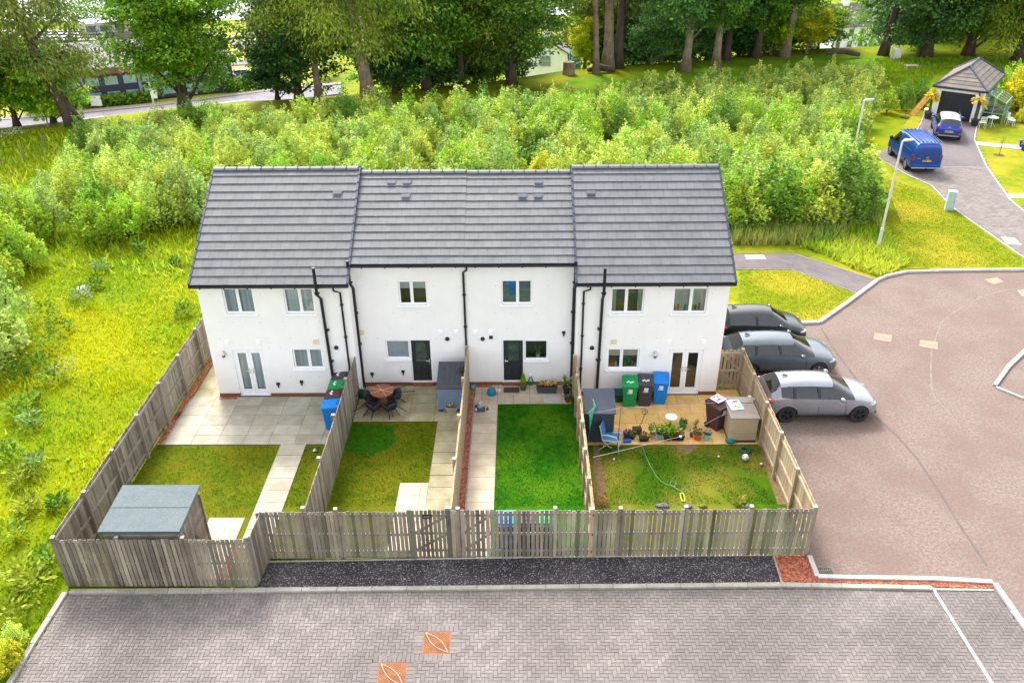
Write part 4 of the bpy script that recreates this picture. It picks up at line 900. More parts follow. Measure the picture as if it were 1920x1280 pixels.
# ---- folded metal chair standing behind the storage box
b=MB(); 
for s in (-1,1): b.tube([(s*.3,0,0),(s*.3,.02,.9)],.014,6)
for z in (.82,.86,.72): b.tube([(-.3,.015,z),(.3,.015,z)],.012,6)
for k in range(6): b.tube([(-.22+k*.09,.015,.72),(-.22+k*.09,.015,.82)],.008,5)
p=YP(845,681,YH-.14); t=thing('plant_rack','low brown metal plant rack against the white wall behind the storage box','rack',(p.x,YH-.14,.04)); b.build('frame',pm('brown_metal',(.09,.04,.035),(.06,.03,.025),.5),t)
b=MB(); b.box(-.3,.3,-.12,.02,.88,.91); b.box(-.3,.3,-.12,.02,.40,.43); b.build('shelf',M_['brick'],t)
# dark grey tool shed of the right garden
a=G(1110,828,.04); c=G(1141,830,.04)
zt=1.55; W=.98; D=.9
t=thing('tool_shed','dark grey metal tool store with sloping lid beside the dividing fence','storage box',(X3+.16+W/2,G(1130,829,.04).y,.045))
dg=pm('slate_metal',S(58,66,80),S(50,58,72),.5,2,bump=.1,stretch=(1,1,.1)); dl=pm('slate_felt',S(70,76,88),S(62,68,80),.7,2.5)
b=MB(); b.box(-W/2,W/2,0,D,0,1.22)
for k in range(1,9): x=-W/2+k*W/9; b.box(x-.006,x+.006,-.006,.0,.03,1.2)
b.hexa([(-W/2,.0,1.22),(W/2,.0,1.22),(-W/2,D,1.22),(W/2,D,1.22),(-W/2,.0,1.23),(W/2,.0,1.23),(-W/2,D,1.55),(W/2,D,1.55)]); b.build('body',dg,t,bevel=.006)
b=MB(); b.hexa([(-W/2-.05,-.08,1.205),(W/2+.05,-.08,1.205),(-W/2-.05,D+.03,1.56),(W/2+.05,D+.03,1.56),(-W/2-.05,-.08,1.245),(W/2+.05,-.08,1.245),(-W/2-.05,D+.03,1.60),(W/2+.05,D+.03,1.60)]); b.build('lid',dl,t,bevel=.006)
# beige storage box of the right garden
a=G(1377,829,.04); c=G(1420,829,.04); bg_=boxcol('beige_plastic',S(186,166,138)); W=.92; D=1.2; H=.98
t=thing('storage_box','beige plastic garden store with a magazine on its lid','storage box',(XR-.16-W/2,G(1398,829,.04).y,.045))
b=MB(); b.box(-W/2,W/2,0,D,.08,H)
for k in range(14): b.box(-W/2+.05+k*.06,-W/2+.078+k*.06,-.009,0,.12,H-.05)
for k in range(18): b.box(-W/2-.009,-W/2,.05+k*.062,.08+k*.062,.12,H-.05)
b.build('body',bg_,t,bevel=.008)
b=MB(); b.box(-W/2-.005,W/2+.005,-.005,D,0,.079); b.build('base',M_['black'],t)
b=MB(); b.box(-W/2-.03,W/2+.03,-.05,D*.72,H,H+.05); b.box(-W/2-.03,W/2+.03,D*.73,D+.03,H,H+.07)
for k in range(12): b.box(-W/2+.02,W/2-.02,-.02+k*.068,.015+k*.068,H+.05,H+.058)
for s in (-.28,.28): b.box(s-.06,s+.06,D*.70,D*.76,H+.05,H+.085)
b.build('lid',[boxcol('taupe_plastic',S(150,138,128))],t,bevel=.006)
def paper(name,label,loc,rz,w,h,cols,bits,curl=.02,seed=0):
    rg=random.Random(seed); b=MB(); b.box(-w/2,w/2,-h/2,h/2,0,.012,0)
    for k in range(bits):
        x,y=rg.uniform(-w*.38,w*.34),rg.uniform(-h*.36,h*.3); ww,hh=rg.uniform(.02,w*.25),rg.uniform(.02,h*.16); b.box(x,min(x+ww,w*.46),y,min(y+hh,h*.46),.012,.0135+.0004*k,1+k%(len(cols)-1))
    return tag(b.build(name,[pm('%s_ink_%d'%(name,i),c) for i,c in enumerate(cols)],loc=loc,rz=rz),label,name.split('_')[-1])
paper('colour_magazine','white magazine with green and yellow pictures on the beige store',(t.location.x-.20,t.location.y+.72,1.10),R(8),.46,.60,[(.75,.78,.76),(.12,.45,.25),(.7,.6,.08),(.35,.12,.25),(.15,.35,.5),(.3,.6,.4)],14,seed=3)
# ================================================================== wheelie bins
def wbin(label,px,rz,col,lidcol=None,sticker=True,h=1.0,z=.045,lidstk=True,group='wheelie bins'):
    p=G(*px,z); t=thing('wheelie_bin',label,'bin',(p.x,p.y,z),rz,group); bm=boxcol('bin_'+'_'.join('%d'%int(v*999) for v in col),col); lm=bm if lidcol is None else boxcol('bin_'+'_'.join('%d'%int(v*999) for v in lidcol),lidcol)
    b=MB(); M=None; w0,w1,d0,d1=.42,.54,.46,.58; H=.96*h
    c=[]
    for z_,w_,ya,yb in ((.05,w0,.0,d0),(H,w1,-.05,d1)):
        for y in (ya,yb):
            for x in (-w_/2,w_/2): c.append((x,y,z_))
    b.hexa(c); b.box(-w1/2-.015,w1/2+.015,-.065,d1+.015,H-.07,H+.004)
    b.box(-w0/2+.02,w0/2-.02,.02,.2,.0,.05)
    for k in (-1,1): b.hexa([(k*.13-.03,-.012,.10),(k*.13+.03,-.012,.10),(k*.13-.03,.02,.10),(k*.13+.03,.02,.10),(k*.13-.03,-.05,H-.2),(k*.13+.03,-.05,H-.2),(k*.13-.03,.0,H-.2),(k*.13+.03,.0,H-.2)])
    b.build('body',bm,t,bevel=.014)
    b=MB(); 
    b.hexa([(-w1/2-.03,-.10,H+.005),(w1/2+.03,-.10,H+.005),(-w1/2-.03,d1+.02,H+.03),(w1/2+.03,d1+.02,H+.03),(-w1/2+.01,-.07,H+.035),(w1/2-.01,-.07,H+.035),(-w1/2+.01,d1-.01,H+.105),(w1/2-.01,d1-.01,H+.105)])
    b.hexa([(-w1/2+.07,.0,H+.04),(w1/2-.07,.0,H+.04),(-w1/2+.07,d1-.1,H+.09),(w1/2-.07,d1-.1,H+.09),(-w1/2+.1,.03,H+.065),(w1/2-.1,.03,H+.065),(-w1/2+.1,d1-.13,H+.118),(w1/2-.1,d1-.13,H+.118)])
    b.build('lid',lm,t,bevel=.012)
    b=MB(); b.tube([(-w1/2+.03,d1+.0,H+.01),(-w1/2+.03,d1+.06,H+.05),(w1/2-.03,d1+.06,H+.05),(w1/2-.03,d1+.0,H+.01)],.018,8); b.build('handle',lm,t)
    for s in (-1,1):
        b=MB(); b.lathe([(.04,-.03),(.10,-.028),(.105,0),(.10,.028),(.04,.03)],16,0,.5,Matrix.Translation((s*(w0/2+.03),d0-.02,.105))@Matrix.Rotation(R(90),4,'Y')); b.build('wheel',M_['rubber'],t,auto=40)
    sm=pm('bin_sticker',(.75,.75,.75),(.65,.65,.66),.6,20)
    if sticker:
        b=MB(); q=lambda x0,x1,za,zb:b.face([(x0,-.05*(za/H)-.006,za),(x1,-.05*(za/H)-.006,za),(x1,-.05*(zb/H)-.006,zb),(x0,-.05*(zb/H)-.006,zb)])
        q(-.06,.09,H-.24,H-.12); q(-.09,.09,H-.31,H-.26); q(.0,.05,H-.26,H-.24); b.build('sticker',sm,t)
    if lidstk:
        b=MB(); zl=lambda y:H+.068+(y-.03)*.11
        for k in range(5):
            xa=-.13+k*.052; ya=.10+.03*math.sin(k*2.1); b.hexa([(xa,ya,zl(ya)),(xa+.05,ya,zl(ya)),(xa,ya+.07,zl(ya+.07)),(xa+.05,ya+.07,zl(ya+.07)),(xa,ya,zl(ya)+.006),(xa+.05,ya,zl(ya)+.006),(xa,ya+.07,zl(ya+.07)+.006),(xa+.05,ya+.07,zl(ya+.07)+.006)])
        b.build('house_number',sm,t)
    return t
GRN,GRY,BLU,BRN=S(10,140,74),S(66,64,68),S(14,122,206),S(74,48,46)
wbin('green wheelie bin beside grey and blue ones against the right house',(1179,765),R(-5),GRN); wbin('charcoal wheelie bin between a green and a blue one',(1208,762),R(-4),GRY); wbin('blue wheelie bin beside the white patio doors',(1236,758),R(-8),BLU,lidstk=False)
wbin('brown wheelie bin with a pink and white paper on its lid',(1351,806),R(38),BRN,lidstk=False)
p=G(1351,806); 
paper('printed_card','white and pink printed sheet on the brown bin lid','' and 0 or (p.x-.17,p.y+.24,1.165),R(38),.44,.42,[(.74,.7,.74),(.45,.1,.25),(.3,.15,.4),(.55,.3,.45),(.2,.1,.1)],9,seed=5)
wbin('blue wheelie bin nearest in the row behind the left dividing fence',(619,805),R(-90),BLU,sticker=False,lidstk=False)
wbin('brown wheelie bin second in the row behind the left dividing fence',(627,776),R(-90),BRN,sticker=False); wbin('green wheelie bin third in the row behind the left dividing fence',(635,755),R(-90),GRN,sticker=False); wbin('black wheelie bin nearest the house wall behind the left dividing fence',(642,738),R(-90),GRY,sticker=False)
for o in COL.objects:
    if o.get('category')=='bin' and o.location.x<X1:
        o.location.x=X1-.80; 
for k,o in enumerate([o for o in COL.objects if o.get('category')=='bin' and o.location.x<X1]): o.location.y=(-2.0,-1.38,-.76,-.14)[k]; o.rotation_euler.z=R(-90)
# bins standing behind the front fence of the green lawn
def behind(px,lab,col,rz=R(180)):
    p=yfr(px); t=wbin(lab,(px,1000),rz,col,sticker=False,lidstk=False); t.location=(p.x,p.y+.18,.03); return t
behind(949,'blue wheelie bin seen through the slats of the front fence',BLU); behind(992,'grey wheelie bin seen through the slats of the front fence',GRY); behind(1026,'green wheelie bin seen through the slats of the front fence',GRN)
for o in COL.objects:
    if o.get('category')=='bin' and 'slats' in o['label']: o.location.y+=.62
# ================================================================== patio table with tipped chairs
tc=G(716,752,.05); tc=Vector((G(717,742,.55).x,G(717,742,.55).y,.045))
wick=pm('brown_wicker',S(150,96,66),S(112,70,48),.7,30,bump=.8,bscale=80); 
t=thing('patio_table','round brown woven patio table tied with pale ropes','table',tc)
b=MB(); b.lathe([(.40,.70),(.43,.71),(.43,.745),(.40,.75),(.001,.752)],32); b.build('table_top',wick,t,auto=50)
b=MB(); b.lathe([(.26,0),(.22,.2),(.16,.45),(.24,.69)],20); b.build('base',wick,t,auto=50)
b=MB(); 
for a in (R(28),R(-20),R(150)-R(30)):
    b.tube([(math.cos(a)*-.43,math.sin(a)*-.43,.757),(0,0,.765),(math.cos(a)*.43,math.sin(a)*.43,.757)],.009,5)
b.build('rope',pm('pale_rope',S(226,180,160)),t)
def tipchair(label,ang):
    # chair tipped forward: its back leans on the table edge, its splayed legs point outward
    c=thing('patio_chair',label,'chair',tc,ang,'chairs tipped against the round table')
    sh=pm('charcoal_wicker',S(64,62,66),S(44,43,47),.7,30,bump=.8,bscale=80); lg=M_['black']
    # local frame: +x points away from the table. shell: seat bowl with wrap-round back
    T=Matrix.Translation((.66,0,.33))@Matrix.Rotation(R(-62),4,'Y')
    b=MB(); n=14; rows=[]
    for i in range(7):
        u=i/6; row=[]
        for k in range(n+1):
            th=-PI*.62+PI*1.24*k/n
            r=.21+.08*u; hgt=.05+.40*u*(.55+.45*math.cos(th*.62)) if u>0 else .03
            p=Vector((-r*math.cos(th)*.95,r*math.sin(th)*1.05,hgt)); row.append(T@p)
        rows.append(row)
    for i in range(6):
        for k in range(n): b.face([rows[i][k],rows[i][k+1],rows[i+1][k+1],rows[i+1][k]])
    o=b.build('backrest',sh,c,smooth=True); sm=o.modifiers.new('solid','SOLIDIFY'); sm.thickness=.022
    b=MB(); b.lathe([(.001,-.02),(.21,.0),(.235,.03),(.20,.055),(.001,.05)],18,0,.5,T); b.build('seat',sh,c,smooth=True)
    b=MB(); b.tube(rows[6],.014,6); b.build('rim',lg,c)
    for sx,sy in ((-1,-1),(-1,1),(1,-1),(1,1)):
        b=MB(); b.tube([T@Vector((sx*.13,sy*.13,-.01)),T@Vector((sx*.29,sy*.27,-.47))],[.018,.014],6); b.build('leg',lg,c)
for lb,an in (('charcoal woven chair tipped on the table at its front left',-128),('charcoal woven chair tipped on the table at its front right',-52),('charcoal woven chair tipped on the table on the house side right',38),('charcoal woven chair tipped on the table at its left house side',158)): tipchair(lb,R(an))
# ================================================================== small garden things
leafy=lambda n,c: pm(n,c,tuple(v*.6 for v in c),.7,9,tint=.45,trans=.3,spec=.08)
def pot(label,px,r,h,col,plant=None,z=.045,cat='plant pot',name='plant_pot',group=None,rect_=None,loc=None,pr=None):
    p=G(*px,z) if loc is None else Vector(loc); t=thing(name,label,cat,(p.x,p.y,z),U(-.3,.3) if not rect_ else 0,group); cm=boxcol('pot_'+'_'.join('%d'%int(v*999) for v in col),col)
    b=MB()
    if rect_: 
        w,d=rect_; b.frust(-w/2,w/2,-d/2,d/2,0,h,.88); b.box(-w/2-.01,w/2+.01,-d/2-.01,d/2+.01,h-.03,h+.004); b.box(-w/2+.02,w/2-.02,-d/2+.02,d/2-.02,h+.002,h+.008,1)
    else: b.lathe([(r*.68,0),(r*.92,h*.82),(r*1.04,h*.83),(r*1.04,h),(r*.9,h),(r*.88,h*.92),(.001,h*.92)],18,0); b.lathe([(.001,h*.925),(r*.88,h*.925)],14,1,cap=False)
    b.build('pot',[cm,M_['soil']],t,auto=40)
    if plant: 
        b=MB(); plant(b,h,r if not rect_ else rect_); b.build('plant',plant.mats,t)
    return t
def bushy(col,n,H,spread,l=.09,flower=None,fn=0):
    def f(b,h,r):
        w,d=(r,r) if not isinstance(r,tuple) else (r[0]*.5,r[1]*.5)
        for k in range(n):
            a=U(0,2*PI); rr=math.sqrt(rnd())*spread; p=Vector((math.cos(a)*rr*w/.15*.15 if False else math.cos(a)*rr*w,math.sin(a)*rr*d,h+rnd()**.8*H)); v=Vector((math.cos(a)*U(.2,1),math.sin(a)*U(.2,1),U(-.1,1))).normalized(); u=v.orthogonal().normalized(); u.rotate(Matrix.Rotation(U(0,6),3,v)); b.leaf(p,v,u,l*U(.6,1.2),l*.55,0,rnd())
        for k in range(fn):
            a=U(0,2*PI); rr=math.sqrt(rnd())*spread; p=Vector((math.cos(a)*rr*w,math.sin(a)*rr*d,h+H*U(.6,1.05))); s=.03
            for q in range(3): v=Vector((U(-1,1),U(-1,1),U(.2,1))).normalized(); b.leaf(p,v,v.orthogonal(),s*1.5,s*1.6,1+k%(len(f.mats)-1),rnd())
    f.mats=[leafy('leaf_'+'_'.join('%d'%int(v*999) for v in col),col)]+[pm('petal_'+'_'.join('%d'%int(v*999) for v in c),c) for c in (flower or [])]
    return f
def strappy(col,n,L):
    def f(b,h,r):
        for k in range(n):
            a=U(0,2*PI); e=U(.35,1.35); v=Vector((math.cos(a)*math.cos(e),math.sin(a)*math.cos(e),math.sin(e))); p=Vector((0,0,h+.08)); w=Vector((-math.sin(a),math.cos(a),0))*.018; l=L*U(.6,1); q=p+v*l*.55; s=q+Vector((v.x,v.y,v.z-.55))*l*.45; t=rnd()
            b.face([p-w,p+w,q+w,q-w],0,t); b.face([q-w,q+w,s],0,t)
    f.mats=[leafy('strap_'+'_'.join('%d'%int(v*999) for v in col),col)]; return f
def conifer(col):
    def f(b,h,r):
        for k in range(420):
            z=rnd()**1.25; rr=(1-z)*.13*U(.6,1)+.01; a=U(0,2*PI); p=Vector((math.cos(a)*rr,math.sin(a)*rr,h+z*.48)); v=Vector((math.cos(a)*.5,math.sin(a)*.5,1)).normalized(); b.leaf(p,v,Vector((-math.sin(a),math.cos(a),0)),.07,.03,0,rnd())
    f.mats=[leafy('conifer_'+'_'.join('%d'%int(v*999) for v in col),col)]; return f
pot('pale trough of yellow flowers in front of the blue grey store',(847,769),.2,.17,S(176,166,146),bushy(S(120,150,30),120,.16,.95,.08,[S(236,214,40)],50),rect_=(.42,.24),cat='planter',name='flower_trough')
pot('small grey pot with a lime green cone conifer by the dark door',(981,730),.14,.22,S(74,80,84),conifer(S(176,206,20)))
pot('long dark grey trough of yellow and purple pansies at the wall',(1025,734),.2,.26,S(66,76,84),bushy(S(52,92,30),170,.14,1.,.07,[S(238,190,20),S(230,170,10),S(110,60,130),S(238,200,60),S(200,170,190)],130),rect_=(.78,.28),cat='planter',name='flower_trough')
pot('black pot with a spiky cordyline beside the drain pipe',(1062,737),.15,.3,S(40,42,40),strappy(S(150,164,96),46,.62))
pot('low terracotta pot with dark green plant below the cordyline',(1064,753),.11,.12,S(150,66,46),bushy(S(44,76,40),90,.14,1.2,.08))
pot('dark olive pot of red berries at the dividing fence end',(1064,756),.07,.08,S(90,60,44),bushy(S(64,96,44),40,.1,1.3,.06)) if False else None
def quickbox(name,label,cat,px,w,d,h,mat,rz=0.,z=.045,extra=None):
    p=G(*px,z); b=MB(); b.box(-w/2,w/2,-d/2,d/2,0,h); 
    if extra: extra(b)
    return tag(b.build(name,mat,loc=(p.x,p.y,z),rz=rz,bevel=.004),label,cat)
quickbox('doormat','dark brown ribbed doormat before the middle dark door','doormat',(959,731),.6,.36,.012,[pm('brown_mat',S(92,74,64),S(70,56,48),.95,30,bump=.6),M_['rubber']],extra=lambda b:[b.box(-.29+k*.058,-.27+k*.058,-.17,.17,.012,.016,1) for k in range(10)] and None)
quickbox('drain_cover','pale grey inspection cover set in the beige patio','drain cover',(1035,748),.6,.52,.012,[pm('grey_cover',S(206,204,200),S(190,188,186),.7,5),M_['slabjoint']],extra=lambda b:b.box(-.25,.25,-.21,.21,.012,.014,0) and None)
# green hose hanging on the wall
p=YP(995,704,YH); t=thing('garden_hose','green garden hose coiled on the wall right of the door','hose',(p.x,YH,p.z)); hm=boxcol('hose_green',S(20,120,80))
b=MB()
for k in range(6):
    w=.07+k*.008; y=-.03-.016*(k%3); L=.36+.02*(k%4); b.tube([(w*math.sin(a)*(.55+.45*(-math.cos(a)*.5+.5)),y,-.02-L*.5+L*.5*math.cos(a)) for a in np.linspace(0,2*PI,22)],.013,6)
b.build('coil',hm,t); b=MB(); b.box(-.03,.03,-.07,0,.0,.06); b.build('hook',M_['pvc'],t)
# teal bag with red trim, sandals
p=G(921,742,.05); t=thing('carrier_bag','teal bag with red trim by the house wall','bag',(p.x,p.y+.05,.05)); b=MB(); b.lathe([(.13,0),(.17,.08),(.15,.22),(.08,.33),(.03,.38)],12,0,.5,Matrix.Diagonal((1,.6,1,1))); b.build('body',boxcol('teal_bag',S(14,130,164)),t,auto=50)
b=MB(); b.tube([(.02,0,.38),(.12,.02,.30),(.18,.02,.12),(.17,0,.0)],.02,6); b.build('trim',boxcol('red_trim',S(170,40,60)),t)
for k,(px_,lb) in enumerate(((930,'white sandal at the wall beside the teal bag'),(936,'white sandal at the wall nearer to the doormat'))):
    p=G(px_,732,.045); b=MB(); b.lathe([(.001,.0),(.05,.0),(.055,.02),(.001,.025)],12,0,.5,Matrix.Diagonal((.9,2.2,1,1)),cap=False); b.tube([(-.045,.02,.02),(0,.03,.065),(.045,.02,.02)],.014,5,1); tag(b.build('sandal',[pm('white_rubber',(.75,.73,.74)),pm('pink_strap',(.6,.5,.55))],loc=(p.x,p.y,.045),rz=R(-12+20*k)),lb,'sandal')
p=G(887,727,.05); b=MB(); b.lathe([(.001,0),(.10,0),(.12,.05),(.07,.12),(.001,.14)],12); tag(b.build('garden_stone',boxcol('teal_glaze',S(70,140,160)),loc=(p.x,p.y,.05),auto=50),'small teal glazed pebble ornament in the gravel corner','ornament')
# slate tray with lantern and pots
p=G(900,766,.045); t=thing('slate_tray','dark slate tray on the path carrying a lantern','tray',(p.x,p.y,.045),R(2)); b=MB(); b.box(-.19,.19,-.22,.22,0,.03); b.build('base',boxcol('slate_tray',S(62,72,88)),t,bevel=.006)
b=MB(); b.lathe([(.10,0),(.11,.03),(.10,.2),(.05,.27),(.02,.3)],8); b.tube([(-.05,0,.28),(0,0,.36),(.05,0,.28)],.008,5); l=tag(b.build('candle_lantern',[pm('pale_lantern',(.55,.53,.48),(.3,.3,.28),.5,12)],loc=(p.x-.0,p.y+.06,.076)),'pale candle lantern standing on the slate tray','lantern')
for k,(dx,dy,lb) in enumerate(((.13,.1,'white mug at the right of the candle lantern'),(-.14,-.16,'white figurine on the front corner of the slate tray'))):
    b=MB(); b.lathe([(.03,0),(.036,.06),(.03,.09),(.012,.10)],10); tag(b.build('ornament' if k else 'mug',pm('white_glaze',(.7,.72,.74)),loc=(p.x+dx,p.y+dy,.076),auto=40),lb,'ornament' if k else 'mug')
p=G(914,768,.045); b=MB(); b.lathe([(.04,0),(.05,.06),(.045,.07)],10); b.box(-.015,.015,-.02,.08,.07,.085); tag(b.build('ash_pot',pm('brown_tin',S(90,70,60)),loc=(p.x,p.y,.045)),'tiny brown tin on the beige path slab','tin')
# hose reel at the foot of the pipe, green watering can
p=G(677,744,.05); t=thing('watering_can','dark green watering can at the foot of the drain pipe','watering can',(p.x+.02,p.y,.045),R(60)); wc=boxcol('dark_green',S(24,64,52)); b=MB(); b.lathe([(.12,0),(.13,.02),(.12,.26),(.10,.28)],14); b.build('body',wc,t,auto=40); b=MB(); b.tube([(.11,0,.08),(.26,0,.26),(.32,0,.36)],[.03,.02,.035],8); b.build('spout',wc,t); b=MB(); b.tube([(-.11,0,.06),(-.22,0,.18),(-.12,0,.34),(.06,0,.34),(.09,0,.27)],.013,6); b.build('handle',wc,t)
# bits at the left dividing fence
p=G(591,846,.02); b=MB(); b.lathe([(.001,0),(.06,.0),(.08,.05),(.05,.10),(.001,.11)],12); b.tube([(0,0,.10),(.08,0,.14),(.12,0,.08)],.012,5,1); tag(b.build('toy_ball',[pm('black_white',(.7,.7,.7),(.03,.03,.03),.6,9),M_['black']],loc=(p.x,p.y,.02),auto=40),'small black and white ball on the grass strip by the fence','ball')
# ================================================================== right garden clutter
p=G(1155,752,.045); t=thing('recycling_crate','dark green plastic crate against the wall behind the bins','crate',(p.x,p.y+.1,.045)); b=MB(); b.frust(-.3,.3,-.2,.2,0,.34,.88); b.box(-.32,.32,-.22,.22,.31,.35); b.build('body',boxcol('crate_green',S(16,78,62)),t,bevel=.01)
b=MB(); b.box(-.12,.12,-.225,-.22,.22,.27); [b.box(-.25+k*.1,-.21+k*.1,-.20,-.185,.12,.16) for k in range(6)]; b.build('grip_hole',M_['black'],t)
# blue sling chair
p=G(1148,838,.03); t=thing('garden_chair','blue sling garden chair with pale tubular frame at the lawn edge','chair',(p.x-.05,p.y+.0,.03),R(-20)); fm=pm('cream_tube',(.62,.60,.55),(.55,.53,.48),.35,6,spec=.5); sg=boxcol('blue_sling',S(70,122,164))
for s in (-1,1):
    b=MB(); b.tube([(-.36,s*.27,.98),(-.24,s*.27,.42),(.26,s*.27,.45)],.014,7); b.tube([(-.28,s*.27,.62),(-.05,s*.29,.68),(.22,s*.29,.66),(.30,s*.28,.5),(.34,s*.27,0)],.014,7); b.tube([(-.24,s*.27,.42),(.0,s*.27,.2),(.1,s*.27,.20)],.012,7); b.tube([(.10,s*.27,.45),(-.34,s*.27,0)],.014,7); b.build('frame',fm,t,auto=50)
b=MB(); b.hexa([(-.24,-.255,.415),(.26,-.255,.445),(-.24,.255,.415),(.26,.255,.445),(-.24,-.255,.425),(.26,-.255,.455),(-.24,.255,.425),(.26,.255,.455)]); b.build('seat',sg,t)
b=MB(); b.hexa([(-.36,-.255,.98),(-.24,-.255,.42),(-.36,.255,.98),(-.24,.255,.42),(-.35,-.255,.985),(-.23,-.255,.43),(-.35,.255,.985),(-.23,.255,.43)]); b.build('backrest',sg,t)
b=MB(); b.tube([(.3,-.27,.2),(.3,.27,.2)],.011,6); b.tube([(-.2,-.27,.16),(-.2,.27,.16)],.011,6); b.build('stretcher',fm,t)
# green cover hanging on the dividing fence
b=MB(); c0=G(1106,838,.03); n=12; x=X3+.07
for i in range(n):
    for j in range(9):
        pass
P=lambda u,v: Vector((x+.17+.05*math.sin(u*9+v*3)+.26*math.sin(PI*min(1,u*1.1))*(1-v*.5), c0.y+.05+u*.95, 1.55-1.35*v-.35*abs(u-.55)**2+.04*math.sin(u*14)))
for i in range(14):
    for j in range(12): b.face([P(i/14,j/12),P((i+1)/14,j/12),P((i+1)/14,(j+1)/12),P(i/14,(j+1)/12)],0,rnd())
o=b.build('green_cover',pm('green_mesh_cover',S(84,190,150),S(50,150,116),.5,4,c3=S(130,215,180),scale3=3,amt3=.6),smooth=True); o.modifiers.new('solid','SOLIDIFY').thickness=.008; tag(o,'crumpled pale green plastic cover hanging at the dividing fence','cover')
# clothes prop and washing lines
pole=G(1157,846,.03); p=pole; b=MB(); top=YP(1159,764,p.y).z; b.tube([(0,0,0),(0.02,0,top*.55)],.017,8,0); b.tube([(0.02,0,top*.55),(.03,0,top)],.013,8,1); tag(b.build('clothes_prop',[boxcol('prop_blue',S(30,70,140)),pm('prop_metal',(.3,.32,.36),None,.35,5,metal=.7)],loc=(p.x,p.y,.02)),'blue and grey clothes prop pole standing on the lawn edge','pole')
reel=XP(1407,748,XR-.14)
t=thing('washing_line_reel','white round washing line reel on the tan fence post','washing line',reel); b=MB(); b.lathe([(.02,-.05),(.13,-.045),(.135,0),(.13,.045),(.02,.05)],18,0,.5,Matrix.Rotation(R(70),4,'Y')); b.box(.05,.16,-.03,.03,-.03,.03); b.build('case',pm('white_plastic',(.75,.75,.76)),t,auto=40)
tp=Vector((pole.x+.03,pole.y,top)); end1=XP(1090,776,X3+.02); end2=XP(1112,857,X3+.05); knob=Vector((YP(1276,818,pole.y-.2)))
lm=pm('line_cord',S(238,220,220),S(220,200,200),.6,5)
b=MB()
def sag(a,c,s,n=14): return [a.lerp(c,k/n)-Vector((0,0,s*4*(k/n)*(1-k/n))) for k in range(n+1)]
b.tube([v-reel for v in sag(reel,tp,.06)],.005,5); b.tube([v-reel for v in sag(tp,end1,.03)],.005,5); b.tube([v-reel for v in sag(reel,knob,.04)],.006,5); b.tube([v-reel for v in sag(knob,end2,.0)],.006,5)
b.build('line',lm,t); b=MB(); b.lathe([(.001,-.05),(.05,-.02),(.05,.02),(.001,.05)],12,0,.5,Matrix.Translation(knob-reel)); b.build('knob',pm('white_plastic',(0,0,0)),t,auto=60)
b=MB(); b.box(-.03,.03,-.03,.03,-.04,.04); b.tube([(.03,0,0),(.08,0,.02),(.1,0,-.02)],.01,5); tag(b.build('line_hook',pm('white_plastic',(0,0,0)),loc=end1-Vector((.02,0,0))),'white line hook fixed on top of the dividing fence','hook')
# round white bird bath / table on a thin stem
p=G(1257,797,.045); z=YP(1256,782,p.y).z; t=thing('bird_bath','round white dish on a thin stem in the middle of the sandstone patio','bird bath',(p.x,p.y,.045)); b=MB(); b.tube([(0,0,0),(0,0,max(.12,z-.05))],.014,6); b.lathe([(.09,0),(.08,.012)],14); b.build('stem',M_['black'],t); b=MB(); zz=max(.12,z-.05); b.lathe([(.001,zz-.02),(.12,zz-.01),(.21,zz+.02),(.215,zz+.03),(.20,zz+.028),(.10,zz+.008),(.001,zz+.005)],26,cap=False); b.build('dish',pm('white_ceramic',(.80,.80,.78),(.76,.76,.75),.3,4),t,auto=60)
# pots
pot('black square pot with purple flowers standing in a blue tray',(1175,822),.1,.17,S(34,34,36),bushy(S(84,88,60),60,.14,1.,.07,[S(150,90,140)],20),rect_=(.22,.22))
b=MB(); p=G(1175,826,.04); b.frust(-.14,.14,-.1,.1,0,.10,.9); tag(b.build('blue_tray',boxcol('tray_blue',S(36,96,172)),loc=(p.x,p.y-.06,.045),bevel=.006),'blue plastic tray at the left end of the pot row','tray')
pot('black pot with leafy green seedlings next to the blue tray',(1186,822),.1,.14,S(36,36,38),bushy(S(90,140,50),70,.16,1.2,.08))
p=G(1193,808,.05); quickbox('seed_tray','brown wooden seed tray leaning behind the pot row','tray',(1194,812),.3,.2,.24,[pm('brown_tray',S(80,62,52),S(60,46,40),.9,8)],rz=R(6))
pot('black rectangular tub with brown stems in the pot row',(1205,825),.1,.13,S(30,30,32),bushy(S(110,100,60),50,.18,1.,.07),rect_=(.26,.22))
pot('small brown pot with one dark seedling in the pot row',(1213,826),.08,.13,S(70,54,50),bushy(S(96,120,56),40,.16,1.2,.07))
pot('terracotta pink pot with a tall leafy plant in the pot row',(1224,821),.10,.19,S(178,142,120),bushy(S(110,166,56),110,.34,1.5,.10))
pot('pale blue pot with grey green plant in the pot row',(1236,822),.11,.22,S(124,164,184),bushy(S(100,120,110),60,.10,.9,.06))
pot('black pot with a large bright green lettuce like plant',(1251,823),.16,.18,S(38,40,40),bushy(S(130,180,36),190,.36,1.25,.13))
pot('black angular tub of withered yellow plants with a white tag',(1270,822),.2,.2,S(34,34,38),bushy(S(150,130,60),80,.16,1.,.08,[S(230,220,180),S(220,160,30)],26),rect_=(.42,.30))
pot('green bucket with short green shoots on the patio',(1280,802),.15,.26,S(20,140,82),bushy(S(110,150,40),70,.10,.9,.06))
pot('terracotta pot of grassy shoots near the lawn edge',(1307,823),.16,.23,S(196,96,46),bushy(S(110,130,40),90,.12,.95,.07))
pot('pale blue ribbed pot of dried stems near the lawn edge',(1325,823),.14,.22,S(134,190,206),bushy(S(110,110,90),60,.07,.9,.06))
pot('small dark slate pot left of the terracotta pot',(1296,818),.07,.13,S(62,72,80),bushy(S(80,90,60),20,.1,1.,.06))
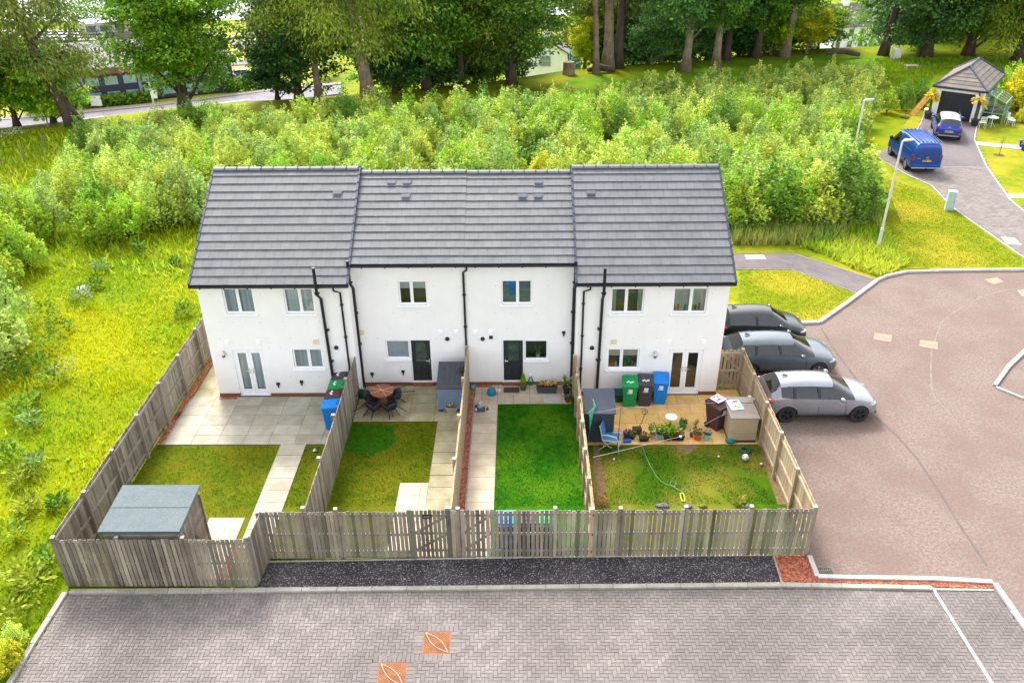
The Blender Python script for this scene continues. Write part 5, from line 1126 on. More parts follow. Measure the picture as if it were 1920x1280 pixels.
pot('black pot of wispy grass behind the terracotta pot',(1303,806),.07,.1,S(60,50,44),strappy(S(190,170,90),22,.4))
pot('small green square pot in front of the beige store',(1366,814),.07,.15,S(110,150,90),bushy(S(150,200,110),20,.06,1.,.05),rect_=(.15,.13))
p=G(1362,800,.045); b=MB(); b.lathe([(.001,0),(.10,.0),(.12,.1),(.09,.18),(.001,.2)],10); tag(b.build('rubbish_sack',M_['black'],loc=(p.x+.1,p.y,.045),auto=60),'small black sack between the brown bin and beige store','sack')
p=G(1369,828,.045); b=MB(); b.lathe([(.13,0),(.17,.04),(.18,.10),(.16,.14),(.001,.16)],20); tag(b.build('water_bowl',boxcol('teal_plastic',S(26,118,112)),loc=(p.x,p.y,.04),auto=50),'round teal plastic bowl at the patio edge','bowl')
p=G(1397,846,.02); b=MB(); ring=[(.16*math.cos(a),.15*math.sin(a),.05) for a in np.linspace(0,2*PI,22)]; b.tube(ring,.035,8,cap=False); b.lathe([(.03,.02),(.07,.06),(.03,.12)],10,0,.5,Matrix.Translation((-.16,.03,.04))); tag(b.build('hose_ring',boxcol('hose_teal',S(16,84,78)),loc=(p.x,p.y,.02),auto=60),'dark teal coiled soaker ring lying on the lawn','hose ring')
def ball(name,label,px,r,mats,z=.02):
    p=G(*px,z); b=MB(); b.lathe([(r*math.sin(a),-r*math.cos(a)) for a in np.linspace(.02,PI-.02,14)],20); 
    for k in range(7):
        v=Vector((math.cos(k*2.4)*.7,math.sin(k*2.4)*.7,-.2+.17*k)).normalized(); M=Matrix.Translation(v*(r-.004))@v.to_track_quat('Z','Y').to_matrix().to_4x4(); b.lathe([(.001,.008),(r*.3,.004)],5,1,.5,M,cap=False)
    return tag(b.build(name,mats,loc=(p.x,p.y,z+r),auto=60),label,'ball')
ball('football','white and grey football on the lawn below the teal ring',(1397,862),.115,[pm('ball_white',(.78,.78,.78)),pm('ball_grey',(.2,.22,.25))]); ball('small_ball','small pale ball at the far right of the patchy lawn',(1427,872),.05,[pm('ball_pale',(.55,.6,.66)),pm('ball_grey',(0,0,0))]); ball('small_ball','tiny white ball in the middle of the patchy lawn',(1347,857),.035,[pm('ball_white',(0,0,0)),pm('ball_white',(0,0,0))]); ball('small_ball','tiny white ball near the foot of the prop',(1151,862),.035,[pm('ball_white',(0,0,0)),pm('ball_white',(0,0,0))])
# pale green hose across the lawn with trowel handle
def hose(name,label,pxs,r,col,z=.05):
    P=[G(a,c,z) for a,c in pxs]; b=MB(); o=P[0]; 
    Q=[]
    for i in range(len(P)-1):
        p0,p1,p2,p3=P[max(i-1,0)],P[i],P[i+1],P[min(i+2,len(P)-1)]
        for k in range(6):
            u=k/6; Q.append(.5*((2*p1)+(-p0+p2)*u+(2*p0-5*p1+4*p2-p3)*u*u+(-p0+3*p1-3*p2+p3)*u**3)-o)
    Q.append(P[-1]-o); b.tube(Q,r,6); return tag(b.build(name,boxcol(name+'_%d'%int(col[1]*999),col),loc=o,auto=60),label,'hose')
hose('garden_hose','pale green hose winding over the lawn to the front fence',[(1189,800),(1191,812),(1196,826),(1206,842),(1213,860),(1222,878),(1232,894),(1246,906),(1262,912),(1272,918),(1281,922)],.011,S(150,206,150))
hose('garden_hose','thin dark green hose curling over the sandstone patio',[(1202,766),(1212,768),(1214,774),(1207,777),(1204,770),(1210,772),(1206,784),(1203,792),(1199,798),(1196,806)],.010,S(60,110,80))
hose('hose_loop','loop of pale green hose beside the lime hand tool',[(1262,912),(1256,906),(1260,902),(1268,906),(1264,912),(1276,919),(1284,914),(1286,920),(1278,922)],.008,S(150,206,150))
p=G(1280,934,.03); b=MB()
for s in (-1,1): b.tube([(s*.04,-.15,.03),(s*.06,.0,.04),(s*.045,.2,.05)],.016,6)
b.tube([(-.045,.2,.05),(.045,.2,.05)],.02,6); b.tube([(-.04,-.15,.03),(.04,-.15,.03)],.016,6); tag(b.build('hand_tool',boxcol('lime_plastic',S(190,220,60)),loc=(p.x,p.y,.02),auto=50),'lime green looped hand tool at the end of the hose','hand tool')
# stones and bits behind the front fence
def rock(label,px,w,d,h,col,seed):
    p=G(*px,.02); bm=bmesh.new(); bmesh.ops.create_icosphere(bm,subdivisions=3,radius=1)
    for v in bm.verts: n=mnoise.noise(v.co*1.6+Vector((seed,0,0)))*.35+mnoise.noise(v.co*4+Vector((0,seed,0)))*.12; v.co=Vector((v.co.x*w,v.co.y*d,max(-.2,v.co.z)*h))*(1+n)
    me=bpy.data.meshes.new('rock'); bm.to_mesh(me); bm.free(); me.materials.append(pm('rock_%d'%seed,col,tuple(v*.6 for v in col),.9,6,bump=.5)); o=bpy.data.objects.new('rock',me); COL.objects.link(o); o.location=(p.x,p.y,.03); tag(o,label,'rock')
rock('flat grey rock inside the front fence left of the hose end',(1241,950),.22,.12,.10,S(150,152,160),1); rock('pale grey rock inside the front fence by the lime hand tool',(1290,951),.13,.1,.10,S(160,162,168),2); rock('small mossy rock inside the front fence right of the pale rock',(1318,950),.15,.08,.07,S(150,170,70),3); rock('small white rock at the right of the front fence',(1404,950),.15,.07,.07,S(200,210,215),4)
def weed(label,px,n,H,spread,col,l=.12,flower=None,fn=0,name='weed_plant',cat='plant',z=.02,group=None):
    p=G(*px,z); b=MB()
    for k in range(n):
        a=U(0,2*PI); rr=math.sqrt(rnd())*spread; q=Vector((math.cos(a)*rr*.6,math.sin(a)*rr*.6,rnd()*H)); v=Vector((math.cos(a)*U(.3,1),math.sin(a)*U(.3,1),U(0,1))).normalized(); u=Vector((-math.sin(a),math.cos(a),U(-.3,.3))); b.leaf(q,v,u,l*U(.6,1.3),l*.45,0,rnd())
    for k in range(fn):
        a=U(0,2*PI); rr=math.sqrt(rnd())*spread; q=Vector((math.cos(a)*rr,math.sin(a)*rr,H*U(.7,1.2))); v=Vector((U(-1,1),U(-1,1),1)).normalized(); b.leaf(q,v,v.orthogonal(),.06,.06,1,rnd())
    o=b.build(name,[leafy('weed_'+'_'.join('%d'%int(v*999) for v in col),col)]+([pm('weedflower_'+'_'.join('%d'%int(v*999) for v in flower),flower)] if flower else []),loc=p); return tag(o,label,cat,group)
weed('yellowing weed in the corner of the dividing and front fences',(1131,944),60,.3,.16,S(214,176,60)); weed('yellow green weed behind the front fence near its right end',(1385,942),70,.22,.3,S(190,180,70)); weed('small green weed in the red gravel at the left fence',(306,811),40,.1,.12,S(90,120,30),.08); weed('tiny green weed on the gravel edge further up the left fence',(335,780),40,.1,.14,S(90,120,30),.08)
# ================================================================== covers and drain in the paving
def cover(name,label,pxs,mat,z,cat='manhole cover',ribs=0,group=None,m2=None):
    P=[G(a,c,z) for a,c in pxs]; o=sum(P,Vector())/4; b=MB(); b.prism([(p.x-o.x,p.y-o.y) for p in P],-.02,.006)
    if ribs:
        u=(P[1]-P[0]); v=(P[3]-P[0])
        for k in range(1,ribs*2):
            s=k/(ribs*2)*2
            a0=(min(s,1),max(0,s-1)); a1=(max(0,s-1),min(s,1)); A=P[0]+u*a0[0]+v*a0[1]-o; B=P[0]+u*a1[0]+v*a1[1]-o
            d=(B-A)*.06; b.tube([A+d+Vector((0,0,.006)),B-d+Vector((0,0,.006))],.008,4,1 if m2 else 0,.2)
    return b,o
rust=pm('rusty_iron',S(206,142,96),S(178,112,70),.85,5,c3=S(150,100,76),scale3=2,amt3=.5,tint=.2,bump=.3); rustd=pm('rust_rib',S(176,106,66),S(150,92,60),.85,8)
for lb,q in (('rust orange manhole cover with pale leaf shaped seams, the one fully in view',[(797,1185),(845,1184),(840,1226),(793,1226)]),('rust orange manhole cover cut by the bottom picture edge',[(709,1250),(760,1243),(762,1288),(708,1294)])):
    c=G((q[0][0]+q[2][0])/2,(q[0][1]+q[2][1])/2,.02); mx,my=c.x,c.y; mm=MHC[0] if 'fully' in lb else MHC[1]; t=thing('manhole_cover',lb,'manhole cover',(mm[0],mm[1],.0)); b=MB(); h=.345; b.box(-h,h,-h,h,0,.016); 
    for k in range(-9,10):
        o_=k*.07; a=max(-h,o_-h)+.02; c_=min(h,o_+h)-.02
        if c_>a: b.tube([(a,a-o_,.017),(c_,c_-o_,.017)],.010,4,1)
    b.build('plate',[rust,rustd],t)
    b=MB(); b.box(-h-.03,h+.03,-h-.03,-h,0,.018); b.box(-h-.03,h+.03,h,h+.03,0,.018); b.box(-h-.03,-h,-h,h,0,.0179); b.box(h,h+.03,-h,h,0,.0179); b.build('frame',pm('iron_frame',S(120,86,66)),t)
    b=MB()
    for sg in (-1,1): b.tube([(-h*.9+ h*1.8*u+sg*.11*math.sin(PI*u)*.7,h*.9-h*1.8*u+sg*.11*math.sin(PI*u)*.7,.028) for u in np.linspace(0,1,14)],.011,5)
    b.build('seam',pm('worn_seam',S(230,200,170)),t)
tan=pm('tan_cover',S(214,184,162),S(196,166,144),.85,6,c3=S(180,150,130),scale3=3,amt3=.4); tand=pm('tan_rib',S(180,150,132))
for lb,q in (('tan cover in the tarmac nearest to the parked cars',[(1640,624),(1672,628),(1671,641),(1638,636)]),('tan cover in the tarmac on the curved joint',[(1725,637),(1758,641),(1758,655),(1724,649)]),('tan diamond shaped cover near the far kerb',[(1845,524),(1870,520),(1882,529),(1862,533)]),('pale cover at the right picture edge in the tarmac',[(1907,544),(1945,540),(1955,552),(1917,556)])):
    b,o=cover('manhole_cover',lb,q,tan,.008,ribs=4,m2=True); tag(b.build('manhole_cover',[tan,tand],loc=o),lb,'manhole cover','covers in the tarmac court')
b,o=cover('x','',[(1396,478),(1432,478),(1437,486),(1400,486)],None,.074); tag(b.build('manhole_cover',[pm('white_cover',S(226,218,206),S(210,200,190),.8,5)],loc=o),'white inspection cover in the grey footpath','manhole cover')
b,o=cover('x','',[(1876,444),(1902,446),(1916,459),(1888,457)],None,.08); tag(b.build('manhole_cover',[M_['kerbw']],loc=o),'white framed cover in the block driveway','manhole cover')
# gully grate
p=G(1547,1070,.01); t=thing('drain_grate','slotted iron road gully grate in the kerb corner','drain grate',(p.x,p.y,.006)); b=MB(); w,d=.25,.16
b.box(-w,w,-d,-d+.03,0,.02); b.box(-w,w,d-.03,d,0,.02); b.box(-w,-w+.03,-d+.03,d-.03,0,.0199); b.box(w-.03,w,-d+.03,d-.03,0,.0199); b.box(-w+.03,w-.03,-.012,.012,0,.0198)
for k in range(8): x=-w+.055+k*.056; b.box(x-.011,x+.011,-d+.03,d-.03,.002,.0195)
b.build('grate',pm('worn_iron',S(170,160,140),S(130,120,106),.6,9),t); b=MB(); b.box(-w+.01,w-.01,-d+.01,d-.01,-.02,.004); b.build('gully',M_['black'],t)
# ================================================================== vehicles
def loft_car(label,loc,rz,L,W,ST,paint,wheels,wr,cat='car',name='parked_car',glass_sides=(3,6),rear_glass=2,front_glass=6,group=None,roofmat=None,trim=None,rimcol=None,extras=None,lower=None,spokes=5,scr=True):
    """ST: stations (xn, zb, zbelt, ztop, hw, hwbelt, hwtop, edge drop); x forward"""
    t=thing(name,label,cat,loc,rz,group)
    b=MB(); rings=[]
    for xn,zb,zbelt,zt,hw,hb,ht,dr in ST:
        x=(xn-.5)*L; H=W/2; zm=zb+(zbelt-zb)*.55
        half=[(0,zb),(hw*H*.8,zb),(hw*H*.985,zb+(zbelt-zb)*.22),(hw*H,zm),(hb*H,zbelt),(ht*H,zt-dr),(ht*H*.62,zt-.012),(0,zt)]
        ring=half+[(-y,z) for y,z in half[-2:0:-1]]
        rings.append([(x,y,z) for y,z in ring])
    n=len(rings[0]); 
    for r in rings: b.v+=r
    gs0,gs1=glass_sides
    for i in range(len(rings)-1):
        for k in range(n):
            kk=(k+1)%n; m=0
            if k in (4,9) and gs0<=i<=gs1: m=1
            if k in (5,6,7,8):
                if i==rear_glass or i==front_glass: m=1
                elif rear_glass<i<front_glass and roofmat: m=3
            if k in (4,9) and i==rear_glass and rear_glass+1!=gs0: m=0
            if k in (0,13): m=2
            if lower and k in (1,12): m=2
            b.f.append((i*n+k,(i+1)*n+k,(i+1)*n+kk,i*n+kk)); b.m.append(m); b.t.append(.5)
    b.f.append(tuple(range(n))); b.m.append(0); b.t.append(.5); e=(len(rings)-1)*n; b.f.append(tuple(e+k for k in range(n-1,-1,-1))); b.m.append(0); b.t.append(.5)
    mats=[paint,M_['carglass'],M_['rubber'],roofmat or paint]
    o=b.build('shell',mats); bm=bmesh.new(); bm.from_mesh(o.data); bmesh.ops.recalc_face_normals(bm,faces=bm.faces)
    cl=bm.edges.layers.float.new('crease_edge')
    for ed in bm.edges:
        fm={f.material_index for f in ed.link_faces}
        if len(fm)>1: ed[cl]=.75
        ks={v.index%n for v in ed.verts}; 
        if len(ks)==1 and ks&{2,12}: ed[cl]=max(ed[cl],.5)
        if len(ks)==1 and ks&{4,10}: ed[cl]=max(ed[cl],.5)
    bm.to_mesh(o.data); bm.free()
    s=o.modifiers.new('s','SUBSURF'); s.levels=s.render_levels=2
    cut=MB()
    for wx in wheels:
        for sy in (-1,1): cut.lathe([(wr*1.13,-.16),(wr*1.13,.16)],28,2,.5,Matrix.Translation((wx,sy*(W/2-.06),wr))@Matrix.Rotation(R(90),4,'X'))
    c=cut.build('cutter',mats); c.hide_render=True
    bo=o.modifiers.new('b','BOOLEAN'); bo.operation='DIFFERENCE'; bo.object=c; bo.solver='EXACT'
    dg=bpy.context.evaluated_depsgraph_get(); dg.update(); ev=o.evaluated_get(dg); me=ev.to_mesh()
    groups={}
    V=[v.co.copy() for v in me.vertices]
    for p in me.polygons: groups.setdefault(1 if p.material_index==1 else 0,[]).append((tuple(p.vertices),p.material_index,p.center.copy()))
    ev.to_mesh_clear()
    def sub(fs,name,mm,par,smooth=40):
        g=MB(); idx={}
        for vs,mi,_ in fs:
            q=[]
            for v in vs:
                if v not in idx: idx[v]=len(g.v); g.v.append(tuple(V[v]))
                q.append(idx[v])
            g.f.append(tuple(q)); g.m.append(mi); g.t.append(.5)
        return g.build(name,mm,par,auto=smooth)
    body=sub(groups[0],'body',mats,t)
    gl=groups.get(1,[]); 
    sets={'rear_window':[], 'windscreen':[], 'side_window_l':[], 'side_window_r':[]}
    hbm=max(s_[6] for s_ in ST)*W/2
    for f in gl:
        c_=f[2]
        lim=None
        # side faces have strongly sideways normals
        vs=[V[v] for v in f[0]]; nr=(vs[1]-vs[0]).cross(vs[2]-vs[0]).normalized()
        if abs(nr.y)>.62: sets['side_window_l' if c_.y>0 else 'side_window_r'].append(f)
        elif c_.x<0: sets['rear_window'].append(f)
        else: sets['windscreen'].append(f)
    for k,fs in sets.items():
        if fs: sub([(a,0,c_) for a,_,c_ in fs],'side_window' if 'side' in k else k,[M_['carglass']],t)
    # dark cabin floor and seats, so that the glass has something behind it
    g=MB(); g.box((ST[min(rear_glass,2)][0]-.5)*L+.3,(ST[front_glass+1][0]-.5)*L-.15,-W*.38,W*.38,.45,ST[4][2]-.16)
    for sx in (-.05*L+.0,.10*L):
        for sy in (-.19,.19): g.box(sx-.1,sx+.06,sy*W-.22,sy*W+.22,.5,ST[4][2]+.22,1); 
    g.build('interior',[pm('cabin_dark',(.03,.03,.032)),pm('seat_cloth',(.06,.06,.065),(.04,.04,.045),.9,9)],t,bevel=.03)
    for o_ in (o,c): bpy.data.objects.remove(o_)
    # wheels
    rm=rimcol or pm('alloy',(.55,.55,.57),(.45,.45,.47),.3,6,metal=.8)
    for wx in wheels:
        for sy in (-1,1):
            M=Matrix.Translation((wx,sy*(W/2-.115),wr))@Matrix.Rotation(R(-90)*sy,4,'X')
            w=MB(); w.lathe([(wr*.64,-.09),(wr*.93,-.10),(wr,-.07),(wr,.07),(wr*.93,.10),(wr*.66,.095),(wr*.64,.06)],28,0,.5,M,cap=False); wo=w.build('wheel',M_['tyre'],t,auto=40)
            w=MB(); w.lathe([(.001,.03),(wr*.64,.035)],24,1,.5,M,cap=False); w.lathe([(wr*.60,.085),(wr*.67,.092)],24,0,.5,M,cap=False); w.lathe([(.001,.085),(wr*.16,.08),(wr*.17,.05)],14,0,.5,M,cap=False)
            for k in range(spokes):
                a=2*PI*k/spokes+.3
                for da in (-.10,.10) if spokes<=5 else (0,):
                    q=M@Matrix.Rotation(a+da,4,'Z'); w.hexa([q@Vector(v) for v in ((wr*.1,-.022,.05),(wr*.63,-.028,.05),(wr*.1,.022,.05),(wr*.63,.028,.05),(wr*.1,-.018,.08),(wr*.63,-.022,.088),(wr*.1,.018,.08),(wr*.63,.022,.088))],0)
            w.build('rim',[rm,M_['black']],wo,auto=40)
    return t,body
def ell(par,name,c,r,mat,rot=None,n=14):
    b=MB(); M=Matrix.Translation(c)@(rot or Matrix.Identity(4))@Matrix.Diagonal((*r,1)); b.lathe([(max(.001,math.sin(a)),-math.cos(a)) for a in np.linspace(0,PI,10)],n,0,.5,M,cap=False); return b.build(name,mat,par,smooth=True)
RED=pm('tail_red',(.32,.012,.015),(.25,.01,.01),.15,8,coat=.5); HL=pm('headlamp',(.55,.58,.62),(.25,.27,.3),.08,9,coat=.8,spec=.8); YEL=pm('yellow_plate',(.68,.50,.02),None,.5,3); PLK=pm('plate_mark',(.02,.02,.02)); WPL=pm('white_plate',(.7,.7,.68))
def plate(par,x,y,z,mat,face,w=.5,h=.11,tilt=0):
    b=MB(); b.box(-.006,.006,-w/2,w/2,-h/2,h/2,0)
    for k in range(7): 
        if k!=4: yy=-w*.42+k*w*.125; b.box(.006*1.01,.0085,yy,yy+w*.085,-h*.28,h*.28,1)
    o=b.build('number_plate',[mat,PLK],par); o.location=(x,y,z); o.rotation_euler=(0,tilt,0 if face>0 else PI); return o
def carbits(t,L,W,ST,dark,trimcol=None,belt=None,handles=2,hx=(-.02,.18),mz=.95,mx=.15,paint=None,pillar=(.02,),tail=(-.47,.78,.36),head=(.43,.66,.36),tr=(.13,.15,.085),hr=(.20,.12,.06),rails=False,fin=True):
    H=W/2
    for s in (-1,1):
        ell(t,'tail_light',((tail[0])*L,s*tail[2]*W,tail[1]),tr,RED); ell(t,'headlight',(head[0]*L,s*head[2]*W,head[1]),hr,HL,Matrix.Rotation(-s*R(38),4,'Z'))
        b=MB(); M=Matrix.Translation((mx*L,s*(H+.06),mz))@Matrix.Diagonal((.085,.11,.07,1)); b.lathe([(max(.001,math.sin(a)),-math.cos(a)) for a in np.linspace(0,PI,8)],12,0,.5,M,cap=False); b.tube([(mx*L+.02,s*(H-.12),mz-.05),(mx*L+.01,s*(H+.02),mz-.03)],.02,6); b.build('wing_mirror',paint,t,smooth=True)
        b=MB(); b.tube([(-.30*L,s*(.915*H),1.005),(-.05*L,s*(.928*H),.985),(.13*L,s*(.925*H),.955)],.011,5); b.build('window_trim',M_['black'],t)
        for k in range(handles): x=hx[k]*L; b=MB(); b.box(x-.08,x+.08,s*(H*.985)-.012,s*(H*.985)+.022,.80,.825); b.build('door_handle',paint,t,bevel=.006)
    if fin:
        b=MB(); x=ST[3][0]*L-.5*L+.28; z=max(s_[3] for s_ in ST)-.01; b.hexa([(x-.11,-.03,z),(x+.09,-.03,z),(x-.11,.03,z),(x+.09,.03,z),(x-.10,-.006,z+.06),(x-.06,-.006,z+.06),(x-.10,.006,z+.06),(x-.06,.006,z+.06)]); b.build('aerial',M_['black'],t)
def pnt(n,c,c2=None,metal=.35): return pm(n,c,c2 or tuple(v*.96 for v in c),.32,2,metal=metal,coat=.4,spec=.5)
HATCH=[ # xn zb belt top hw hwb hwt drop
 (0.0,.36,.62,.72,.72,.68,.58,.03),(.016,.26,.84,.95,.87,.84,.72,.04),(.04,.22,.97,1.10,.94,.88,.74,.05),(.125,.20,1.01,1.40,.98,.90,.58,.12),(.30,.19,1.0,1.45,1.0,.92,.615,.14),(.46,.19,.985,1.455,1.0,.925,.62,.14),(.585,.19,.965,1.39,1.0,.92,.60,.12),(.765,.19,.90,.99,.99,.89,.72,.03),(.895,.20,.82,.895,.95,.85,.64,.03),(.965,.22,.66,.755,.85,.77,.56,.03),(1.0,.30,.50,.59,.62,.58,.44,.03)]
# silver hatchback
P1=pnt('silver_paint',S(176,178,186),S(166,168,176),.6); L,W=4.06,1.77
t,bd=loft_car('silver hatchback with black wheels parked nearest, beside the tan fence',(21.97,-.93,.006),0,L,W,HATCH,P1,(-1.25,1.29),.325,rimcol=pm('black_alloy',(.02,.02,.022),None,.3),group='cars parked in a row beside the house')
carbits(t,L,W,HATCH,None,paint=P1,hx=(-.15,.10),mz=1.02,mx=.14,tail=(-.462,.86,.415),head=(.43,.66,.35))
def sidestrips(t,L,W,ST,xs_,mat,w=.05):
    for s in (-1,1):
        for xn,lean in xs_:
            z0=.98; z1=1.29; y0=s*.925*W/2; y1=s*.665*W/2; x=(xn-.5)*L
            b=MB(); b.hexa([(x-w,y0-.012,z0),(x+w,y0-.012,z0),(x-w,y0+.012,z0),(x+w,y0+.012,z0),(x-w+lean,y1-.012,z1),(x+w+lean,y1-.012,z1),(x-w+lean,y1+.012,z1),(x+w+lean,y1+.012,z1)]); b.build('pillar',mat,t)
sidestrips(t,L,W,HATCH,((.455,-.03),(.235,.04)),M_['black'])
plate(t,-L/2-.0,0,.60,YEL,-1)
b=MB(); [b.tube([(-.32*L,s*.535,1.30),(-.1*L,s*.56,1.325),(.08*L,s*.55,1.28)],.012,5) for s in (-1,1)]; b.build('roof_trim',M_['black'],t)
b=MB(); b.box(L/2-.06,L/2+.005,-.45,.45,.34,.48); b.box(L/2-.14,L/2-.02,-.62,.62,.24,.32); b.build('grille',M_['black'],t,bevel=.02)
b=MB(); b.box(-L/2-.004,-L/2+.12,-.60,.60,.26,.42); b.build('bumper_insert',M_['rubber'],t,bevel=.03)
# seams of doors
def seams(t,L,W,xs_,mat):
    for s in (-1,1):
        b=MB()
        for xn,za,zb in xs_:
            x=(xn-.5)*L; b.tube([(x,s*(W/2*.985),za),(x,s*(W/2*1.0+.001),(za+zb)/2),(x-.02,s*(W/2*.915),zb)],.0055,4)
        b.tube([((xs_[0][0]-.5)*L,s*W/2*.985,.30),((xs_[-1][0]-.5)*L,s*W/2*.985,.30)],.006,4); b.build('door_seam',mat,t)
seams(t,L,W,((.275,.3,.9),(.455,.3,.9),(.69,.3,.88)),M_['black'])
# grey five door hatchback
P2=pnt('blue_grey_paint',S(108,116,122),S(100,108,114),.5); L,W=4.26,1.80
t,bd=loft_car('blue grey hatchback parked in the middle of the three by the house',(21.42,2.02,.006),0,L,W,HATCH,P2,(-1.29,1.33),.325,group='cars parked in a row beside the house')
carbits(t,L,W,HATCH,None,paint=P2,hx=(-.15,.10),mz=1.02,mx=.14,tail=(-.462,.86,.415)); sidestrips(t,L,W,HATCH,((.455,-.03),(.235,.04)),M_['black']); plate(t,-L/2,0,.60,YEL,-1); seams(t,L,W,((.275,.3,.9),(.455,.3,.9),(.69,.3,.88)),M_['black'])
b=MB(); b.box(L/2-.06,L/2+.002,-.5,.5,.30,.46); b.build('grille',M_['black'],t,bevel=.02)
# black small car
P3=pnt('black_paint',(.012,.013,.016),(.014,.015,.018),.0); L,W=3.62,1.66
SM=[(a,zb,zl,zt*1.01,h1_,h2_,h3_,d_) for a,zb,zl,zt,h1_,h2_,h3_,d_ in HATCH]; SM[3]=(.095,.20,1.0,1.42,.98,.90,.60,.12); SM[8]=(.89,.20,.82,.91,.95,.85,.64,.03)
t,bd=loft_car('small black three door car parked farthest, beside the green lawn',(21.28,4.28,.006),0,L,W,SM,P3,(-1.18,1.24),.30,group='cars parked in a row beside the house')
carbits(t,L,W,SM,None,paint=P3,handles=1,hx=(-.04,),mz=1.03,mx=.15,tail=(-.462,.88,.41)); sidestrips(t,L,W,SM,((.40,-.02),),M_['black']); plate(t,-L/2,0,.6,YEL,-1); seams(t,L,W,((.40,.3,.9),(.69,.3,.88)),M_['black'])
b=MB(); b.box(L/2-.05,L/2+.002,-.42,.42,.30,.42); b.build('grille',M_['rubber'],t,bevel=.02)
# blue van
PV_=pnt('deep_blue_paint',S(10,78,168),S(8,68,152),.45); L,W=4.90,1.92
VAN=[(0.0,.40,.98,1.30,.90,.88,.80,.05),(.010,.30,1.05,1.84,.965,.95,.80,.08),(.03,.26,1.10,1.945,.985,.955,.80,.08),(.055,.24,1.12,1.965,.99,.96,.805,.08),(.35,.24,1.12,1.985,1.,.965,.82,.08),(.55,.24,1.10,1.98,1.,.965,.82,.08),(.70,.24,1.08,1.90,1.,.96,.79,.10),(.865,.25,1.02,1.16,.98,.93,.78,.03),(.95,.26,.88,1.0,.93,.88,.70,.03),(.985,.28,.74,.84,.85,.80,.62,.03),(1.,.34,.56,.64,.72,.68,.5,.02)]
t,bd=loft_car('deep blue panel van with ribbed roof parked on the block driveway',(36.95,27.2,.08),R(86),L,W,VAN,PV_,(-1.52,1.5),.34,cat='van',name='parked_van',glass_sides=(5,6),rear_glass=99,front_glass=6,spokes=7)
b=MB()
for k in range(6):
    y=-.60+k*.24; b.hexa([(-2.2,y-.045,1.955),(.95,y-.045,1.962),(-2.2,y+.045,1.955),(.95,y+.045,1.962),(-2.18,y-.03,1.992),(.92,y-.03,2.0),(-2.18,y+.03,1.992),(.92,y+.03,2.0)])
b.build('roof_rib',PV_,t,bevel=.01); 
b=MB(); b.hexa([(-2.425,-.72,1.08),(-2.39,-.72,1.62),(-2.425,.72,1.08),(-2.39,.72,1.62),(-2.448,-.70,1.10),(-2.41,-.70,1.60),(-2.448,.70,1.10),(-2.41,.70,1.60)]); b.build('rear_window',pm('dark_tint',(.012,.03,.08),None,.08,spec=.8),t)
for s in (-1,1):
    b=MB(); b.hexa([(-2.36,s*.80,.92),(-2.36,s*.955,.92),(-2.44,s*.80,.92),(-2.44,s*.90,.92),(-2.36,s*.80,1.20),(-2.36,s*.95,1.20),(-2.43,s*.80,1.20),(-2.43,s*.90,1.20)]); b.build('tail_light',RED,t,bevel=.01)
    ell(t,'headlight',(2.2,s*.72,.88),(.22,.16,.12),HL,Matrix.Rotation(-s*R(40),4,'Z')); b=MB(); b.lathe([(max(.001,math.sin(a)),-math.cos(a)) for a in np.linspace(0,PI,8)],12,0,.5,Matrix.Translation((1.25,s*1.09,1.25))@Matrix.Diagonal((.08,.12,.14,1)),cap=False); b.tube([(1.27,s*.9,1.1),(1.25,s*1.05,1.18)],.025,6); b.build('wing_mirror',M_['black'],t,smooth=True)
    b=MB(); b.tube([(-2.2,s*.958,1.36),(.3,s*.965,1.36)],.012,5); b.build('slide_rail',M_['black'],t)
    b=MB(); b.box(-2.2,.95,s*.80-.01,s*.80+.01,1.925,1.945); b.build('roof_rail',M_['chrome'],t)
plate(t,-2.455,0,.84,YEL,-1,.52,.11); b=MB(); b.box(-2.50,-2.38,-.90,.90,.42,.62); b.build('bumper',PV_,t,bevel=.05); b=MB(); b.box(-2.505,-2.42,-.86,.86,.36,.44); b.build('bumper_trim',pm('pale_trim',(.35,.38,.45)),t,bevel=.02)
b=MB(); M=Matrix.Translation((-2.452,0,1.02))@Matrix.Rotation(R(-90),4,'Y'); b.lathe([(.075,0),(.09,0),(.09,.012),(.075,.012)],20,0,.5,M,cap=False); 
for s in (-1,1): b.tube([(-2.462,s*.06,1.06),(-2.462,s*.025,.96),(-2.462,0,1.02)],.009,4); b.tube([(-2.462,s*.03,1.08),(-2.462,0,1.03)],.008,4)
b.build('emblem',M_['chrome'],t); b=MB(); b.tube([(-2.46,0,.40),(-2.62,0,.38),(-2.64,0,.44)],.025,6); b.build('tow_bar',M_['black'],t)
b=MB(); b.box(-2.455,-2.445,.42,.62,.985,1.005); b.build('badge',M_['chrome'],t)
# blue crossover with glass roof by the garage
PB=pnt('bright_blue_paint',S(14,68,190),S(12,60,172),.3); L,W=4.30,1.82
SUV=[(0.0,.40,.74,.86,.80,.76,.66,.03),(.015,.30,.95,1.05,.91,.87,.74,.04),(.04,.26,1.02,1.15,.95,.88,.76,.05),(.11,.24,1.05,1.48,.98,.89,.66,.11),(.30,.23,1.04,1.545,1.,.91,.69,.11),(.48,.23,1.03,1.55,1.,.91,.69,.11),(.60,.23,1.02,1.49,1.,.91,.66,.10),(.75,.23,1.0,1.10,.99,.89,.74,.03),(.90,.24,.92,1.0,.96,.86,.66,.03),(.965,.26,.76,.86,.88,.8,.6,.03),(1.,.34,.56,.66,.70,.66,.5,.03)]
t,bd=loft_car('bright blue crossover with glass roof parked before the garage door',(42.0,33.55,.10),R(69),L,W,SUV,PB,(-1.32,1.35),.34,roofmat=pm('glass_roof',(.55,.56,.60),(.42,.43,.47),.12,3,c3=(.1,.1,.12),scale3=.9,spec=.8),spokes=5,rimcol=M_['black'],lower=True)
